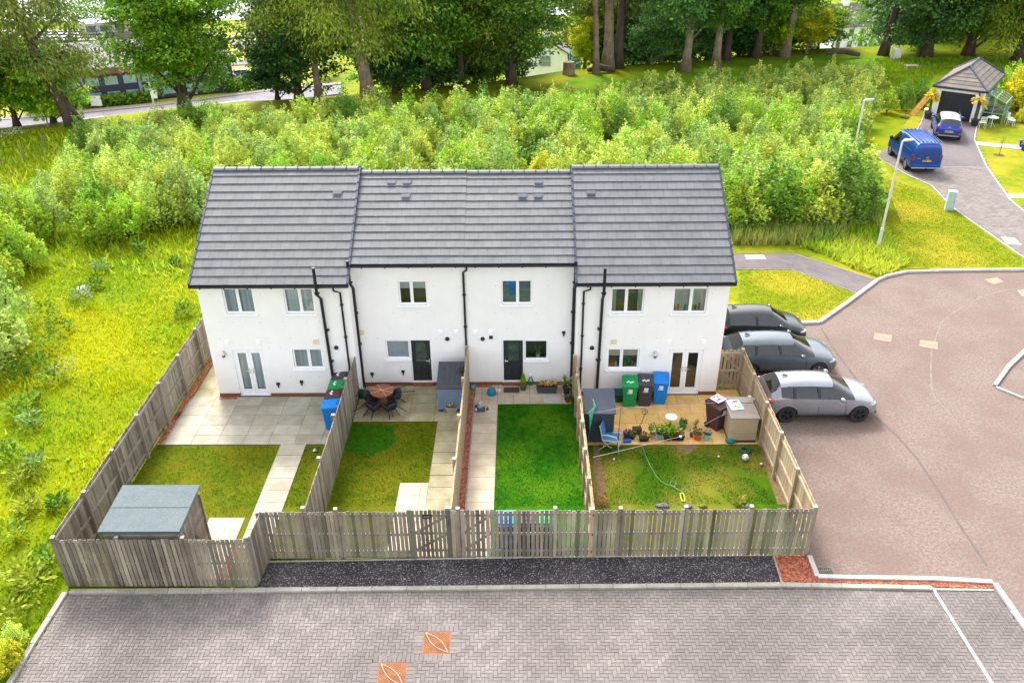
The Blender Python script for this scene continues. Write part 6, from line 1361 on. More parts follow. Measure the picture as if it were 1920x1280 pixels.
carbits(t,L,W,SUV,None,paint=PB,hx=(-.15,.10),mz=1.08,mx=.14,tail=(-.478,.92,.36),tr=(.07,.10,.16),head=(.44,.76,.35)); sidestrips(t,L,W,SUV,((.44,-.03),(.2,.05)),M_['black']); plate(t,-L/2-.012,0,.70,YEL,-1,.52,.12)
b=MB(); b.box(-L/2-.03,-L/2+.1,-.80,.80,.36,.56); b.build('bumper',M_['rubber'],t,bevel=.04); b=MB(); b.box(-L/2-.045,-L/2,-.66,.66,.40,.46); b.build('bumper_trim',pm('pale_trim',(0,0,0)),t,bevel=.01)
for s in (-1,1): ell(t,'reflector',(-L/2+.02,s*.68,.52),(.05,.09,.09),RED)
b=MB(); b.lathe([(.001,.01),(.05,.008),(.055,0)],12,0,.5,Matrix.Translation((-L/2+.055,0,.96))@Matrix.Rotation(R(-90),4,'Y')); b.box(-L/2+.04,-L/2+.05,-.16,.16,.95,.972); b.build('emblem',M_['chrome'],t); b=MB()
for s in (-1,1): b.tube([(-.38*L,s*.60,1.50),(-.2*L,s*.625,1.565),(.08*L,s*.61,1.54)],.016,6)
b.build('roof_rail',M_['chrome'],t)
# ================================================================== garage, greenhouse and what stands there
ga=R(54); fwd=Vector((math.cos(ga),math.sin(ga),0)); sid=Vector((math.sin(ga),-math.cos(ga),0))
A=G(1747,222)+Vector((-.12,.1,0)); gw,gl_=3.25,6.6
MG=Matrix(((sid.x,fwd.x,0,A.x),(sid.y,fwd.y,0,A.y),(0,0,1,0),(0,0,0,1)))  # local x along the front, y into the garage
t=thing('garage','white single garage with grey hipped roof and black door','garage',A,ga-R(90)); 
b=MB(); he=2.45; hr=3.75; o_=.22; hip=1.55
wallgrid(b,0,gw,0,he,0,[(.38,2.75,0,2.12)],.12)
b.face([(0,0,0),(0,0,he),(0,gl_,he),(0,gl_,0)]); b.face([(gw,0,0),(gw,gl_,0),(gw,gl_,he),(gw,0,he)]); b.face([(0,gl_,0),(0,gl_,he),(gw,gl_,he),(gw,gl_,0)]); b.build('wall',M_['render'],t)
b=MB(); b.box(.38,2.75,.08,.12,.0,2.12); 
for k in range(5): b.box(.40,2.73,.068,.08,.04+k*.415,.43+k*.415)
b.build('garage_door',pm('black_door',(.012,.013,.018),(.02,.021,.026),.5,5),t)
b=MB(); x0,x1,y0,y1=-o_,gw+o_,-o_,gl_+o_; xm=gw/2; R1=Vector((xm,hip,hr)); R2=Vector((xm,gl_-hip,hr)); E=[Vector((x0,y0,he)),Vector((x1,y0,he)),Vector((x1,y1,he)),Vector((x0,y1,he))]
def tiles(b,e0,e1,r0,r1,n):
    for k in range(n):
        a,c=k/n,(k+1)/n; p,q=e0.lerp(r0,a),e1.lerp(r1,a); s,u=e0.lerp(r0,c),e1.lerp(r1,c); up=Vector((0,0,.05)); lo=Vector((0,0,.015))
        b.face([p+up,q+up,u+lo,s+lo],0,rnd()); b.face([p,q,q+up,p+up],0,.3)
gtile=pm('garage_tile',S(104,98,98),S(128,118,112),.8,3,c3=S(150,132,112),scale3=.8,tint=.15,bump=.2)
tiles(b,E[0],E[1],R1,R1,6); tiles(b,E[1],E[2],R1,R2,6); tiles(b,E[2],E[3],R2,R2,6); tiles(b,E[3],E[0],R2,R1,6); rf=b.build('roof',gtile,t)
b=MB()
for p,q in ((E[0],R1),(E[1],R1),(E[2],R2),(E[3],R2),(R1,R2)): b.tube([p+Vector((0,0,.05)),q+Vector((0,0,.05))],.075,6)
b.build('ridge_tiles',pm('ridge_dark',(.06,.07,.10)),rf)
b=MB(); b.box(x0,x1,y0-.09,y0,he-.10,he+.0); b.box(x1,x1+.09,y0,y1,he-.1,he); b.box(x0-.09,x0,y0,y1,he-.1,he); b.box(x0,x1,y0,0,he-.05,he-.02); b.build('gutter',M_['black'],t)
b=MB(); b.tube([(3.0,-.25,he-.05),(3.0,-.2,he-.25),(3.05,-.05,he-.4),(3.05,-.05,0)],.045,8); b.build('downpipe',M_['black'],t)
b=MB(); b.box(gw+.002,gw+.03,4.2,5.1,.9,1.9); b.build('window',M_['dark'],t)
loc=lambda x,y,z=0: MG@Vector((x,y,z))
# lean-to greenhouse on the right wall
t=thing('greenhouse','small pale green lean-to greenhouse at the right wall of the garage','greenhouse',loc(gw+.04,1.0),ga-R(90)); gf=pm('green_frame',S(150,186,164),S(130,168,146),.5,6); W_,L_,h0,h1_=1.45,2.6,1.55,2.2
b=MB(); r=.028
for y in np.linspace(0,L_,5): b.tube([(0,y,h1_),(W_,y,h0),(W_,y,0)],r,4)
for x,z in ((0,h1_),(W_*.5,(h0+h1_)/2),(W_,h0),(W_,.75),(W_,.03)): b.tube([(x,0,z),(x,L_,z)],r,4)
for y in (0,L_):
    for z in (.03,.75): b.tube([(0,y,z),(W_,y,z)],r,4)
    b.tube([(0,y,0),(0,y,h1_)],r,4); b.tube([(.7,y,0),(.7,y,1.85)],r,4)
b.build('frame',gf,t); gg=glassmat('green_glass',(.72,.86,.80),.12)
b=MB(); b.face([(0,0,h1_-.01),(W_,0,h0-.01),(W_,L_,h0-.01),(0,L_,h1_-.01)]); b.face([(W_,0,.03),(W_,L_,.03),(W_,L_,h0),(W_,0,h0)]); b.face([(0,0,.03),(W_,0,.03),(W_,0,h0),(0,0,h1_)]); b.face([(0,L_,.03),(W_,L_,.03),(W_,L_,h0),(0,L_,h1_)]); b.build('pane',gg,t)
b=MB(); b.box(.1,.6,.3,2.3,.7,.74); b.box(.1,.6,.3,2.3,.02,.3); b.build('bench',pm('dark_bench',(.06,.07,.06)),t)
# palms in pots
def palm(label,x,y,h):
    p=loc(x,y); t=thing('potted_palm',label,'potted palm',(p.x,p.y,.09),0,'potted palms at the garage door'); b=MB(); b.lathe([(.22,0),(.28,.4),(.31,.41),(.31,.46),(.26,.46),(.001,.42)],16); b.build('pot',M_['rubber'],t,auto=40)
    b=MB(); b.tube([(0,0,.4),(.02,.02,h*.6),(0,0,h)],[.10,.09,.08],8); b.build('trunk',pm('palm_trunk',(.10,.075,.05),(.06,.045,.03),.95,16,bump=1.),t)
    b=MB()
    for k in range(46):
        a=U(0,2*PI); e=U(-.35,1.0); v=Vector((math.cos(a)*math.cos(e),math.sin(a)*math.cos(e),math.sin(e))); l=U(.45,.7); q=Vector((0,0,h))+v*l*.5; u=Vector((-math.sin(a),math.cos(a),0)); s=q+Vector((v.x,v.y,v.z-.7))*l*.6; tt=rnd(); c=.05
        b.face([Vector((0,0,h))-u*.015,Vector((0,0,h))+u*.015,q+u*c,q-u*c],0,tt); b.face([q-u*c,q+u*c,s+u*.10,s-u*.10],0,tt)
    b.build('crown',leafy('palm_yellow',S(206,176,40)),t)
palm('yellowed potted palm at the left of the garage door',-.05,-.55,1.75); palm('yellowed potted palm at the right of the garage door beside the greenhouse',gw+.0,-.75,1.85)
p=loc(-.65,.25); t=thing('leaning_planks','orange brown planks leaning in a bundle at the left garage corner','planks',(p.x,p.y,.07),ga-R(90)); b=MB()
for k in range(6): b.hexa([(-.9+k*.09,-.3-.04*k,0),(-.8+k*.09,-.3-.04*k,0),(-.9+k*.09,-.26-.04*k,0),(-.8+k*.09,-.26-.04*k,0),(.1+k*.07,.5,1.9),(.2+k*.07,.5,1.9),(.1+k*.07,.54,1.9),(.2+k*.07,.54,1.9)],0,rnd())
b.build('plank',pm('orange_plank',S(206,160,84),S(176,128,62),.8,8,tint=.25),t)
wp=pm('white_iron',(.72,.75,.74),(.62,.66,.64),.4,8)
def ironchair(label,x,y,rz):
    p=loc(x,y); t=thing('garden_chair',label,'chair',(p.x,p.y,.06),rz,'white chairs by the greenhouse'); b=MB()
    for s in (-.2,.2): b.tube([(-.22,s,0),(-.2,s,.45),(-.25,s,.9)],.016,5); b.tube([(.22,s,0),(.2,s,.45)],.016,5)
    b.build('leg',wp,t); b=MB(); b.box(-.22,.22,-.22,.22,.44,.46); b.build('seat',wp,t); b=MB()
    for z in (.6,.72,.84): b.box(-.26,-.23,-.2,.2,z,z+.06)
    b.build('backrest',wp,t); return t
p=loc(gw+1.05,-.35); t=thing('garden_table','white round garden table in front of the greenhouse','table',(p.x,p.y,.06)); b=MB(); b.lathe([(.001,.70),(.38,.70),(.38,.73),(.001,.73)],18); b.build('table_top',wp,t); b=MB(); b.tube([(0,0,.7),(0,0,.3)],.03,6); [b.tube([(0,0,.35),(.3*math.cos(a),.3*math.sin(a),0)],.016,5) for a in (0,2.1,4.2)]; b.build('base',wp,t)
b=MB(); b.lathe([(.001,0),(.18,.0),(.14,.08),(.05,.14),(.001,.15)],12); tag(b.build('cushion',pm('white_cloth',(.75,.75,.76)),loc=(p.x,p.y,.79),auto=60),'crumpled white cloth on the round garden table','cloth')
ironchair('pale green folding chair left of the round garden table',gw+.55,-1.15,ga+R(20)); ironchair('white garden chair on the lawn right of the greenhouse',gw+2.15,.75,ga-R(100)); ironchair('white garden chair behind the other one at the greenhouse corner',gw+1.95,1.3,ga-R(60))
b=MB(); b.box(-.3,.3,-.2,.2,.6,.64); [b.box(sx*.25-.03,sx*.25+.03,sy*.15-.03,sy*.15+.03,0,.6) for sx in (-1,1) for sy in (-1,1)]; p=loc(-.25,-.25); tag(b.build('side_table',wp,loc=(p.x,p.y,.08),rz=ga),'small white table at the left garage corner behind the palm','table')
# blue glazed pots at the right edge
for k,(px_,py_,lb) in enumerate(((1915,276,'cobalt blue planter at the end of the pale path'),(1919,282,'second cobalt blue planter in front at the path end'))): pot(lb,(px_,py_),.2,.42,S(24,50,140),bushy(S(170,190,110),30,.2,.9,.1),z=.07)
# saplings on the lawns
def sapling(label,px,h,col):
    p=G(*px,.06); t=thing('sapling',label,'tree',(p.x,p.y,.06)); b=MB(); b.tube([(0,0,0),(.02,0,h*.6),(0,.02,h)],[.02,.015,.008],5); [b.tube([(0,0,h*q),(U(-.25,.25),U(-.25,.25),h*q+.25)],.007,4) for q in (.4,.55,.65,.75,.85)]; b.build('trunk',pm('twig',(.10,.07,.04)),t); b=MB()
    for k in range(60): v=Vector((U(-1,1),U(-1,1),U(-.3,1))).normalized(); b.leaf((U(-.25,.25),U(-.25,.25),h*U(.4,1.05)),v,v.orthogonal(),.07,.04,0,rnd())
    b.build('crown',leafy('sap_'+'_'.join('%d'%int(v*999) for v in col),col),t); b=MB(); b.lathe([(.001,.01),(.35,.0)],12,cap=False); b.build('soil_ring',M_['soil'],t)
sapling('thin bare sapling in a soil ring on the lawn by the pale path',(1873,291),1.1,S(140,120,60)); sapling('young leafy sapling on the lawn left of the garage drive',(1697,219),.9,S(70,100,40))
# ================================================================== street furniture
def lamp(label,base,h,rz):
    t=thing('street_lamp',label,'street lamp',(base[0],base[1],.03),rz,'street lamps'); g=pm('galvanised_post',(.58,.59,.60),(.50,.51,.53),.45,3,metal=.15); b=MB(); b.tube([(0,0,0),(0,0,1.2)],.085,12); b.tube([(0,0,1.2),(0,0,1.26)],[.085,.055],12); b.tube([(0,0,1.26),(0,0,h)],[.058,.045],12); b.build('post',g,t,auto=40)
    b=MB(); b.tube([(0,0,h-.05),(.05,0,h+.02),(.16,0,h+.05)],.04,8); b.build('bracket',g,t,auto=40); b=MB(); b.hexa([(.08,-.09,h),(.62,-.075,h+.04),(.08,.09,h),(.62,.075,h+.04),(.10,-.075,h+.10),(.58,-.06,h+.10),(.10,.075,h+.10),(.58,.06,h+.10)]); l=b.build('lamp_head',g,t,bevel=.03); b=MB(); b.hexa([(.2,-.06,h-.012),(.56,-.055,h+.022),(.2,.06,h-.012),(.56,.055,h+.022),(.2,-.06,h+.008),(.56,-.055,h+.042),(.2,.06,h+.008),(.56,.055,h+.042)]); b.build('lens',pm('lamp_lens',(.6,.6,.58),None,.2),l); return t
lamp('tall pale street lamp standing in the weeds beside the house drive',G(1645,470),5.62,R(12)); q=G(1620,190,5.5); lamp('street lamp mostly hidden behind the willow scrub, head showing above it',(q.x,q.y),5.5,R(10))
p=G(1780,397); t=thing('utility_cabinet','pale blue grey utility cabinet at the edge of the block driveway','cabinet',(p.x,p.y+.15,.05),R(-14)); cb=pm('cabinet_grey',S(170,192,192),S(150,172,174),.5,4); b=MB(); b.box(-.21,.21,-.16,.16,0,1.08); b.build('body',cb,t,bevel=.01); b=MB(); b.box(-.23,.23,-.18,.18,1.08,1.12); b.build('top',cb,t,bevel=.01); b=MB(); b.box(-.18,.18,-.172,-.16,.12,1.02); d=b.build('door',cb,t,bevel=.005); b=MB(); b.box(.12,.15,-.18,-.172,.5,.6); b.build('handle',M_['black'],d)
b=MB(); b.box(-.13,.13,-.08,.08,0,.02); p=G(1374,456,.06); tag(b.build('litter',pm('white_litter',(.7,.7,.7)),loc=(p.x+.05,p.y,.07),rz=.4),'scrap of white litter at the edge of the scrub','litter')
# ================================================================== vegetation
def leafmat(name,c1,c2,c3=None,trans=.28,objrand=.13,scale=.9,tint=.5,scale3=.5,amt3=.6):
    return pm(name,c1,c2,.55,scale,c3=c3,scale3=scale3,amt3=amt3,tint=tint,trans=trans,objrand=objrand,spec=.25)
def quads(C,D,Uv,L,Wd):
    n=len(C); V=np.empty((n,4,3)); a=D*L[:,None]; b=Uv*(Wd*.5)[:,None]
    V[:,0]=C; V[:,1]=C+a*.5+b; V[:,2]=C+a; V[:,3]=C+a*.5-b
    return V
def unit(v): return v/np.maximum(1e-6,np.linalg.norm(v,axis=-1,keepdims=True))
def leafmesh(name,V,tint,mat,extra=None):
    n=len(V); verts=V.reshape(-1,3); me=bpy.data.meshes.new(name)
    me.vertices.add(n*4); me.vertices.foreach_set('co',verts.ravel()); me.loops.add(n*4); me.loops.foreach_set('vertex_index',np.arange(n*4,dtype=np.int32)); me.polygons.add(n); me.polygons.foreach_set('loop_start',np.arange(0,n*4,4,dtype=np.int32)); me.polygons.foreach_set('loop_total',np.full(n,4,dtype=np.int32))
    me.materials.append(mat); me.update(calc_edges=True); at=me.attributes.new('tint','FLOAT','FACE'); at.data.foreach_set('value',tint.astype(np.float32)); return me
def bush_mesh(seed,h,r,nsh=46,leaf=.115,per=34,up=.8):
    # a sapling-like shrub: many upright leafy shoots round a leader, tapering to ragged spires
    rg=np.random.default_rng(seed); Vs=[]; T=[]
    for k in range(nsh):
        a=rg.random()*2*np.pi; rr=r*np.sqrt(rg.random()); top=h*(1.02-.62*(rr/r)**1.3)*(.82+.30*rg.random()); z0=top*(.18+.25*rg.random())
        base=np.array([np.cos(a)*rr*.75,np.sin(a)*rr*.75,z0]); tip=np.array([np.cos(a)*rr*1.02,np.sin(a)*rr*1.02,top])
        u=rg.random(per)**.75; c=base+(tip-base)*u[:,None]; sp=.26*(1.08-u)*(.7+.5*rg.random())
        off=rg.normal(size=(per,3)); off/=np.maximum(.4,np.linalg.norm(off,axis=1,keepdims=True)); off[:,2]*=.7; c=c+off*sp[:,None]
        d=unit(off*[1,1,.3]+np.array([0,0,up])*rg.random((per,1))+rg.normal(size=(per,3))*.3); v=unit(np.cross(d,rg.normal(size=(per,3))*.6+np.array([0,0,.5])))
        l=leaf*(.6+.8*rg.random(per)); Vs.append(quads(c,d,v,l,l*.55)); T.append(np.clip(.5+.12*rg.normal()+.22*rg.normal(size=per),0,1))
    return np.concatenate(Vs),np.concatenate(T)
WLM=[leafmat('willow_leaf',S(186,202,92),S(116,150,48),S(208,212,76)),leafmat('sallow_leaf',S(164,188,96),S(100,136,56),S(192,204,106)),leafmat('alder_leaf',S(150,186,50),S(98,142,36),S(190,196,50)),leafmat('broom_leaf',S(206,204,50),S(164,178,38),S(212,200,44)),leafmat('dark_alder_leaf',S(112,152,48),S(70,112,32),S(140,164,50))]
KIND=['pale yellow green willow bush in the scrub behind the terrace','silvery grey green willow bush in the scrub behind the terrace','mid green alder bush in the scrub behind the terrace','bright yellow broom like bush in the scrub behind the terrace','dark green bush low in the scrub behind the terrace']
BM=[]
for m in range(5):
    for v in range(3):
        V,T=bush_mesh(100+m*7+v,2.75+.3*v,1.10+.1*v,70,.135,66); BM.append((m,leafmesh('bush_leaves',V,T,WLM[m])))
stemm=pm('bush_stem',(.06,.045,.03),(.04,.03,.02),.9,9)
sb=MB()
for k in range(7): a=k*.9; sb.tube([(0,0,0),(math.cos(a)*.4,math.sin(a)*.4,1.1),(math.cos(a)*.7,math.sin(a)*.7,1.9)],[.03,.02,.008],4)
sm_o=sb.build('stems',stemm); stem_me=sm_o.data; bpy.data.objects.remove(sm_o)
PB_=[(118,345),(165,430),(250,438),(300,445),(395,432),(420,440),(700,440),(1340,440),(1400,436),(1480,432),(1590,424),(1606,385),(1606,300),(1616,235),(1640,190),(1640,152),(1560,150),(1450,162),(1340,172),(1290,180),(1200,184),(1100,196),(1000,214),(900,226),(800,232),(700,246),(600,252),(500,246),(400,242),(330,250),(250,262),(215,290),(160,310)]
rg=random.Random(11); pts_=[]
y=9.
while y<62:
    x=-20.
    st=1.8 if y<38 else 2.1
    while x<46:
        X=x+rg.uniform(-.75,.75); Yy=y+rg.uniform(-.75,.75); px,py=PR(X,Yy,0)
        if inpoly(px,py,PB_) and not (-.8<X<19.6 and Yy<19.5) and not(18<X<45 and Yy<17.2): pts_.append((X,Yy))
        x+=st
    y+=st*.88
def addbush(x,y,m=None,s=None,label=None,group='willow scrub bushes',z=0.):
    nz=mnoise.noise((x*.11,y*.11,5)); q=rg.random()
    if m is None: m=0 if q<.46 else 1 if q<.70 else 2 if q<.93 else 3 if q<.945 else 4
    me=rg.choice([b for b in BM if b[0]==m])[1]
    t=bpy.data.objects.new('bush',None); COL.objects.link(t); t.location=(x,y,z); t.rotation_euler=(0,0,rg.uniform(0,6.28)); k=s or rg.uniform(.85,1.12); t.scale=(k*rg.uniform(.95,1.15),k*rg.uniform(.95,1.15),k*rg.uniform(.85,1.15)); tag(t,label or KIND[m],'bush',group)
    o=bpy.data.objects.new('leaves',me); COL.objects.link(o); o.parent=t; o=bpy.data.objects.new('stems',stem_me); COL.objects.link(o); o.parent=t; return t
print('BUSHES',len(pts_))
pts_.sort(key=lambda p:(p[0]-CP[0])**2+(p[1]-CP[1])**2)
for x,y in pts_[:288]: addbush(x,y,s=None)
if len(pts_)>288:
    Vs=[];Ts=[]
    for x,y in pts_[288:]:
        V,T=bush_mesh(int(x*31+y*7)&1023,2.5,1.2,40,.16,54); a=rg.uniform(0,6); c,s=math.cos(a),math.sin(a); k=rg.uniform(.75,1.05); Vs.append((V*k)@np.array([[c,s,0],[-s,c,0],[0,0,1]])+np.array([x,y,0])); Ts.append(T)
    o=bpy.data.objects.new('far_scrub',leafmesh('far_scrub',np.concatenate(Vs),np.concatenate(Ts),leafmat('far_willow',S(176,196,100),S(128,158,60),S(205,205,84)))); COL.objects.link(o); o['kind']='stuff'; o['label']='far rows of the willow scrub'
# hedge like front of the scrub right of the terrace
for k,(px,py) in enumerate([(1372,432),(1408,436),(1445,434),(1490,432),(1530,430),(1565,430),(1588,426),(1600,412),(1604,390),(1392,414),(1430,412),(1475,410),(1520,408),(1550,406),(1580,404)]):
    p=G(px,py); addbush(p.x,p.y+.6,m=[2,0,4,2,0,1,4,2,0,1,2,0,2,1,0][k],s=rg.uniform(1.15,1.35),label='tall '+['pale willow','silvery willow','mid green','yellow','dark green'][[2,0,4,2,0,1,4,2,0,1,2,0,2,1,0][k]]+' bush in the front edge of the scrub right of the terrace',group='bushes at the front edge of the scrub')
# separate bushes on the left meadow
for k,(px,py,m,s) in enumerate([(30,470,2,1.1),(70,455,2,.95),(100,440,1,.9),(10,500,2,1.2),(55,505,2,.85),(25,420,4,.9),(60,410,2,.8),(5,540,2,.8),(8,620,1,1.0),(-6,690,1,1.05),(20,660,2,.8),(205,455,2,.85),(245,448,2,.9),(190,440,2,.9),(130,345,0,.7),(95,375,1,.7),(22,1245,3,.28),(34,1212,0,.28),(4,1262,3,.32)]):
    p=G(px,py); lab={0:'pale green',1:'grey green',2:'mid green',3:'bright yellow',4:'dark green'}[m]
    place='at the left picture edge' if px<60 and py<700 else 'near the paving corner at lower left' if py>1000 else 'on the open meadow left of the scrub'
    addbush(p.x,p.y,m=m,s=s,label=f'{lab} bush {place}',group='bushes '+place)
# ------------------------------------------------------------------ rough meadow grass and weeds
gM=bladem('meadow_blade',S(180,196,22),S(104,152,24),S(206,204,14),.14,.7); gW=bladem('weed_blade',S(158,184,44),S(110,146,34),S(190,190,70),.3,.7); gDk=bladem('dark_weed_blade',S(128,150,62),S(86,116,44),S(160,156,80),.4,.7)
MP=[tuple(FL),(FL[0]-.2,-9.6),tuple(G(60,1212).xy),tuple(G(0,1300).xy),(-6.5,-16),(-9,-12),(-9,-6),(-14,3),(-20,14),(-27,26),(-27,36),(-20,38.5),(-12,38),(-9,30),(-5,20),(-.4,12),(-1.2,8.5),(-1.45,3.9)]
dn_=lambda x,y: .75+1.5*max(0,mnoise.noise((x*.6,y*.6,1.)))+.5*mnoise.noise((x*1.9,y*1.9,2.))
blades('meadow_grass',80000,MP,.07,.26,.05,gM,z=0,lean=.9,seed=21,dens=dn_)
blades('meadow_weeds',8000,MP,.14,.38,.07,gW,z=0,lean=1.1,seed=22,keep=lambda x,y:mnoise.noise((x*.35,y*.35,9.))>.12)
blades('tall_weeds',6000,flat([(1372,462),(1560,462),(1600,430),(1645,425),(1640,412),(1372,412)]),.35,.95,.10,gDk,z=.05,lean=.6,seed=23)
blades('tall_weeds',6500,flat([(1500,466),(1560,440),(1650,420),(1668,450),(1700,500),(1648,522),(1600,506),(1540,478)]),.15,.55,.10,gW,z=.05,lean=.9,seed=24)
blades('scrub_floor_grass',16000,[(-22,12),(-.5,10),(-.3,8.4),(19,8.4),(19,16.5),(31,18.5),(33,30),(38,40),(36,46),(28,46),(14,44),(0,41),(-15,38),(-26,33)],.2,.6,.14,gW,z=0,lean=.8,seed=25)
blades('bank_grass',15000,flat([(1660,200),(1735,208),(1745,150),(1770,130),(1890,140),(1960,150),(1960,112),(1640,112),(1655,150)]),.15,.42,.12,gB,z=.0,lean=.9,seed=26)
WC=[S(150,190,50),S(126,172,48),S(180,196,60),S(160,196,100)]
for k,(px,py,h,sp,c) in enumerate([(95,655,.7,.9,0),(70,690,.5,.7,1),(100,715,.6,.8,1),(60,800,.6,.5,3),(28,715,.6,.9,1),(40,905,.5,.5,2),(70,880,.5,.5,3),(20,870,.6,.8,1),(265,478,.6,.45,1),(190,508,.5,.6,3),(180,540,.4,.5,1),(115,620,.6,.8,1),(85,600,.6,.9,0),(330,500,.4,.4,1),(345,590,.6,.5,1),(150,560,.5,.7,0),(60,760,.5,.6,1),(36,780,.6,.6,0),(45,1090,.7,.7,2),(70,1110,.7,.7,2),(100,1060,.5,.6,1),(30,1165,.6,.6,2),(20,1010,.5,.7,0),(110,950,.35,.4,1),(55,955,.4,.5,2)]):
    weed(['leafy dock plant','dark leafy weed','yellow green weed','pale leaved dock plant'][c]+(' in the meadow left of the fence' if py<1000 else ' beside the fence corner at lower left'),(px,py),110,h,sp,WC[c],.22,group='weeds in the meadow',z=0)
for px,py in ((165,575),(128,712),(35,262),(12,268)): weed('white flowering cow parsley in the meadow',(px,py),60,.7,.5,S(150,176,60),.14,S(236,236,220),50,group='white flowers in the meadow',z=0)
b=MB(); b.hexa([(-.3,-.2,0),(.3,-.15,0),(-.25,.2,0),(.2,.25,0),(-.2,-.1,.12),(.25,-.1,.2),(-.2,.15,.15),(.15,.2,.22)]); tag(b.build('litter',pm('white_litter',(0,0,0)),loc=G(152,545)),'scrap of white litter in the open meadow','litter')
# old fence posts
for k,(px,py,h) in enumerate([(178,266,1.1),(153,262,.9),(83,279,1.0),(45,300,1.0),(3,312,1.0),(91,238,1.0)]):
    p=G(px,py); b=MB(); b.tube([(0,0,0),(.02,0,h)],.09 if k==0 else .06,7); tag(b.build('fence_post',pm('old_post',S(150,140,120),S(110,102,86),.9,6),loc=p),['stout old wooden fence post at the top of the meadow','thin leaning fence post left of the stout one','grey fence post in the upper left meadow','fence post in tall grass at the upper left','fence post at the left picture edge','pale fence post under the leaning tree'][k],'fence post')
# ------------------------------------------------------------------ trees
def tree_mesh(seed,h,cr,cb,n=11000,leaf=.34,droop=0.,nb=26,sub=7,topf=.75,flat=1.):
    """crown: foliage pads on limbs, leaving gaps between; returns quads, tints, limb polylines"""
    rg=np.random.default_rng(seed); Vs=[];T=[];limbs=[]; per=max(8,n//(nb*sub))
    for k in range(nb):
        z0=cb+(h-cb)*(.03+.80*(k/nb)); a=k*2.4+rg.random()*.7; f=(z0-cb)/(h-cb)
        reach=cr*(.55+.45*rg.random())*np.sqrt(max(.12,1-(abs(f-.35)/.68)**2)); rise=(h-z0)*(.12+.30*rg.random())*(1-.6*droop)
        d=np.array([np.cos(a),np.sin(a),0]); P0=np.array([0,0,z0-reach*.18]); P1=np.array([0,0,z0])+d*reach*.55+np.array([0,0,rise*.7]); P2=np.array([0,0,z0])+d*reach+np.array([0,0,rise-droop*reach*.45])
        limbs.append((P0,P1,P2))
        for j in range(sub):
            u=.28+.72*(j+rg.random())/sub; c=(1-u)**2*P0+2*u*(1-u)*P1+u*u*P2; c=c+rg.normal(size=3)*cr*.11*[1,1,.6]
            pr=cr*(.13+.11*rg.random()); m=per
            o=unit(rg.normal(size=(m,3)))*(rg.random((m,1))**.45)*pr*np.array([1.15,1.15,.55*flat]); cc=c+o
            if droop>0: cc[:,2]-=droop*pr*1.4*rg.random(m)**1.5
            dd=unit(o*[1,1,.4]+rg.normal(size=(m,3))*.35+np.array([0,0,-.25-1.0*droop])*pr); vv=unit(np.cross(dd,rg.normal(size=(m,3))*.5+np.array([0,0,.8]) if droop<.3 else rg.normal(size=(m,3))))
            l=leaf*(.55+.8*rg.random(m)); Vs.append(quads(cc,dd,vv,l,l*(.62 if droop<.3 else .34))); T.append(np.clip(.5+.16*rg.normal()+.2*rg.normal(size=m)+.10*o[:,2]/pr*0,0,1))
    return np.concatenate(Vs),np.concatenate(T),limbs
BARK=pm('bark',S(132,112,92),S(92,78,64),.95,5,c3=S(156,140,118),scale3=1.2,amt3=.5,bump=1.,bscale=14,stretch=(1,1,.2)); BARKD=pm('dark_bark',S(84,70,58),S(60,50,42),.95,5,bump=1.,bscale=14,stretch=(1,1,.2))
TL=dict(
 syc=leafmat('sycamore_leaf',S(104,146,26),S(64,112,22),S(136,164,34),.3,.10),
 dark=leafmat('holly_leaf',S(52,88,34),S(32,62,28),S(76,110,40),.2,.12),
 beech=leafmat('beech_leaf',S(112,130,34),S(72,98,28),S(140,144,44),.3,.10),
 bright=leafmat('lime_leaf',S(122,158,26),S(78,122,22),S(156,172,30),.35,.12),
 mid=leafmat('maple_leaf',S(84,124,30),S(50,92,26),S(112,142,36),.3,.12),
 cyp=leafmat('cypress_leaf',S(104,118,40),S(64,84,30),S(138,136,52),.2,.08),
 yel=leafmat('golden_leaf',S(190,196,34),S(140,166,28),S(206,190,36),.4,.10),
 cop=leafmat('bluegreen_leaf',S(88,130,66),S(54,98,48),S(110,146,70),.3,.10))
LIB={}
def tree(label,px,py,h,cr,cb,kind,tr=.42,lean=0.,seed=0,n=9000,leaf=.36,droop=0.,bark=None,nb=24,flat=1.,group=None,base=None,z=None,cat='tree',leany=0.,name='tree'):
    p=G(px,py) if base is None else Vector((base[0],base[1],0)); z=HZ(p.x,p.y) if z is None else z
    t=thing(name,label,cat,(p.x,p.y,z-.05),0,group); V,T,limbs=tree_mesh(seed or int(abs(px)*3+py),h,cr,cb,int(n*1.9),leaf*.74,droop,nb,flat=flat)
    sh=np.array([[1,0,0],[0,1,0],[lean,leany,1]]); V=V@sh
    o=bpy.data.objects.new('crown',leafmesh('crown',V,T,TL[kind])); COL.objects.link(o); o.parent=t
    b=MB(); zt=cb+(h-cb)*.72; N=9; pl=[]; ra=[]
    for i in range(N):
        u=i/(N-1); zz=zt*u; wob=.12*tr*math.sin(u*7+px); pl.append((lean*zz+wob,leany*zz+wob*.6,zz)); ra.append(tr*(1.45-.55*min(1,u*9)) if u<.12 else tr*(1-.78*u))
    b.tube(pl,ra,10)
    for P0,P1,P2 in limbs[::2]:
        q=[np.array(v)@sh for v in (P0,P1,P1*.4+P2*.6)]; b.tube(q,[tr*.28,tr*.15,tr*.05],5)
    b.build('trunk',bark or BARK,t,smooth=True); return t
